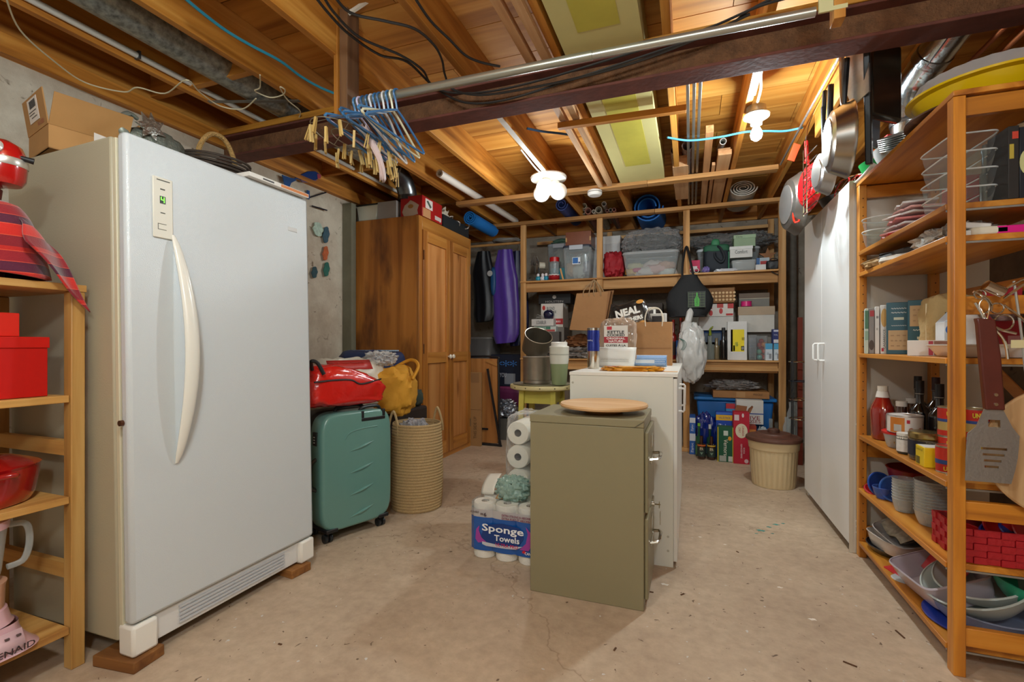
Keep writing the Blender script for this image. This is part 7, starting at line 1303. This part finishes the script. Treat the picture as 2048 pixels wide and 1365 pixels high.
solo('red_carabiner',G().tube(crv([(-.01,0,0),(-.018,0,.04),(-.012,0,.09),(.012,0,.085),(.02,0,.03),(.01,0,0)])[:-1],.006,8,closed=True),mat('e0301c',.25,coat=.5),'translucent red carabiner loop hanging from the dark skillet','carabiner',P(1593,445,y=3.5))
solo('red_tag',G().box(-.02,.02,-.003,.003,-.05,.05),mat('d8381c',.35),'orange red plastic tag above the dark skillet','tag',P(1588,305,y=3.4),rot=(.2,.3,.3))
wr=thing('wire_pot_rack','bent chrome wire cooling rack hanging under the joist beyond the pans','rack',(.665,3.12,2.06))
for q in range(7): part('wire_rung',G().tube(crv([(-.02,-.12,.12-.05*q),(-.05,-.02,.10-.05*q),(-.05,.06,.09-.05*q),(0,.13,.13-.05*q)]),.003,6),CHR,wr)
for y in (-.03,.05): part('wire_spine',G().tube([(-.052,y,.16),(-.052,y,-.22)],.003,6),CHR,wr)
part('hook',G().tube(crv([(-.052,.01,.16),(-.03,.01,.3),(.04,.0,.46)]),.003,6),CHR,wr)
solo('bamboo_stick',G().tube([(.655,2.83,2.14),(.665,3.10,1.95),(.67,3.3,1.80)][:2],[.013,.010],8),mat('a8a23c',.5,noise=.3,nscale=40),'green yellow bamboo stick hanging behind the silver pan','stick')
# black handled utensils and flat metal pieces
for i,(u,v0,v1,y,w_,c,lab) in enumerate(((1650,182,232,2.86,.011,'24282e','slim black handled ladle left of the big steel pan'),(1662,170,250,2.80,.014,'1a1a1c','thick black handle behind the slim ladle'),(1693,118,160,2.52,.014,'141416','black ridged handle close under the beam'))):
    a=P(u,v0,y=y); b=P(u-3,v1,y=y); solo('utensil_handle',G().tube([a,b,(b.x,b.y+.01,b.z-.16)],[w_,w_,.004],8),mat(c,.4),lab,'utensil')
solo('steel_cleaver',G().prism([(-.07,.25),(.055,.25),(.06,.05),(.02,-.05),(-.075,-.03)],-.003,.003,'x'),mat('a9aaa8',.3,.85,noise=.15,nscale=30),'wide brushed steel griddle spatula hanging under the beam','utensil',P(1712,165,y=2.56)-Vector((0,0,.05)),rz=rad(25))
solo('black_bar',G().box(-.012,.012,-.05,.05,-.30,.22),mat('16181a',.45),'long flat black pan side hanging right of the steel pan','pan',P(1736,190,y=2.57),rot=(rad(14),0,rad(-20)),bev=.004)
solo('roasting_pan',G().box(-.02,.02,-.11,.11,-.17,.20),mat('5c5852',.25,.9,noise=.2,nscale=10),'deep dark steel roasting pan hanging behind the black bar','pan',P(1766,170,y=2.72),rz=rad(-50),bev=.018)
solo('blue_lid_glass',G().prism([(-.07,0),(.07,0),(.06,-.15),(-.05,-.13)],-.003,.003,'x'),mat('5f7488',.2,coat=.5),'blue grey glass lid hanging beneath the roasting pan','lid',P(1745,235,y=2.78),rz=rad(-40))
solo('joist_side_board',G().box(-.01,.01,-.5,.5,-.14,0),JW,'short wood board hanging at the joist behind the pans','wood board',(.745,2.98,2.54)) 
# white cupboard top
wrk=thing('red_wire_rack','pile of red and chrome wire kitchen racks on the white cupboard','rack',(.93,3.30,1.969))
for q in range(9):
    x=-.10+.025*q; part('wire_bar',G().tube(crv([(x,-.14,.003),(x,-.15,.06+.004*q),(x,-.02,.085),(x,.12,.06),(x,.14,.003)]),.0035,6),mat('c01c24',.3,coat=.4) if q%3!=1 else CHR,wrk)
for z in (.03,.075): part('frame_wire',G().tube([(.12*math.cos(2*pi*i/24),.17*math.sin(2*pi*i/24),z) for i in range(24)],.004,6,closed=True),CHR,wrk)
bowl('steel_bowl','grey metal pan lying on the white cupboard top behind the red racks','pan',(.96,3.70,1.969),.15,.09,mat('6a6866',.35,.8))
lump('dark_bag_top','dark bag on the white cupboard top at the far end','bag',(1.12,3.95,1.969),(.15,.10,.10),'2a2a2a',.2,4,4,.7,.6)
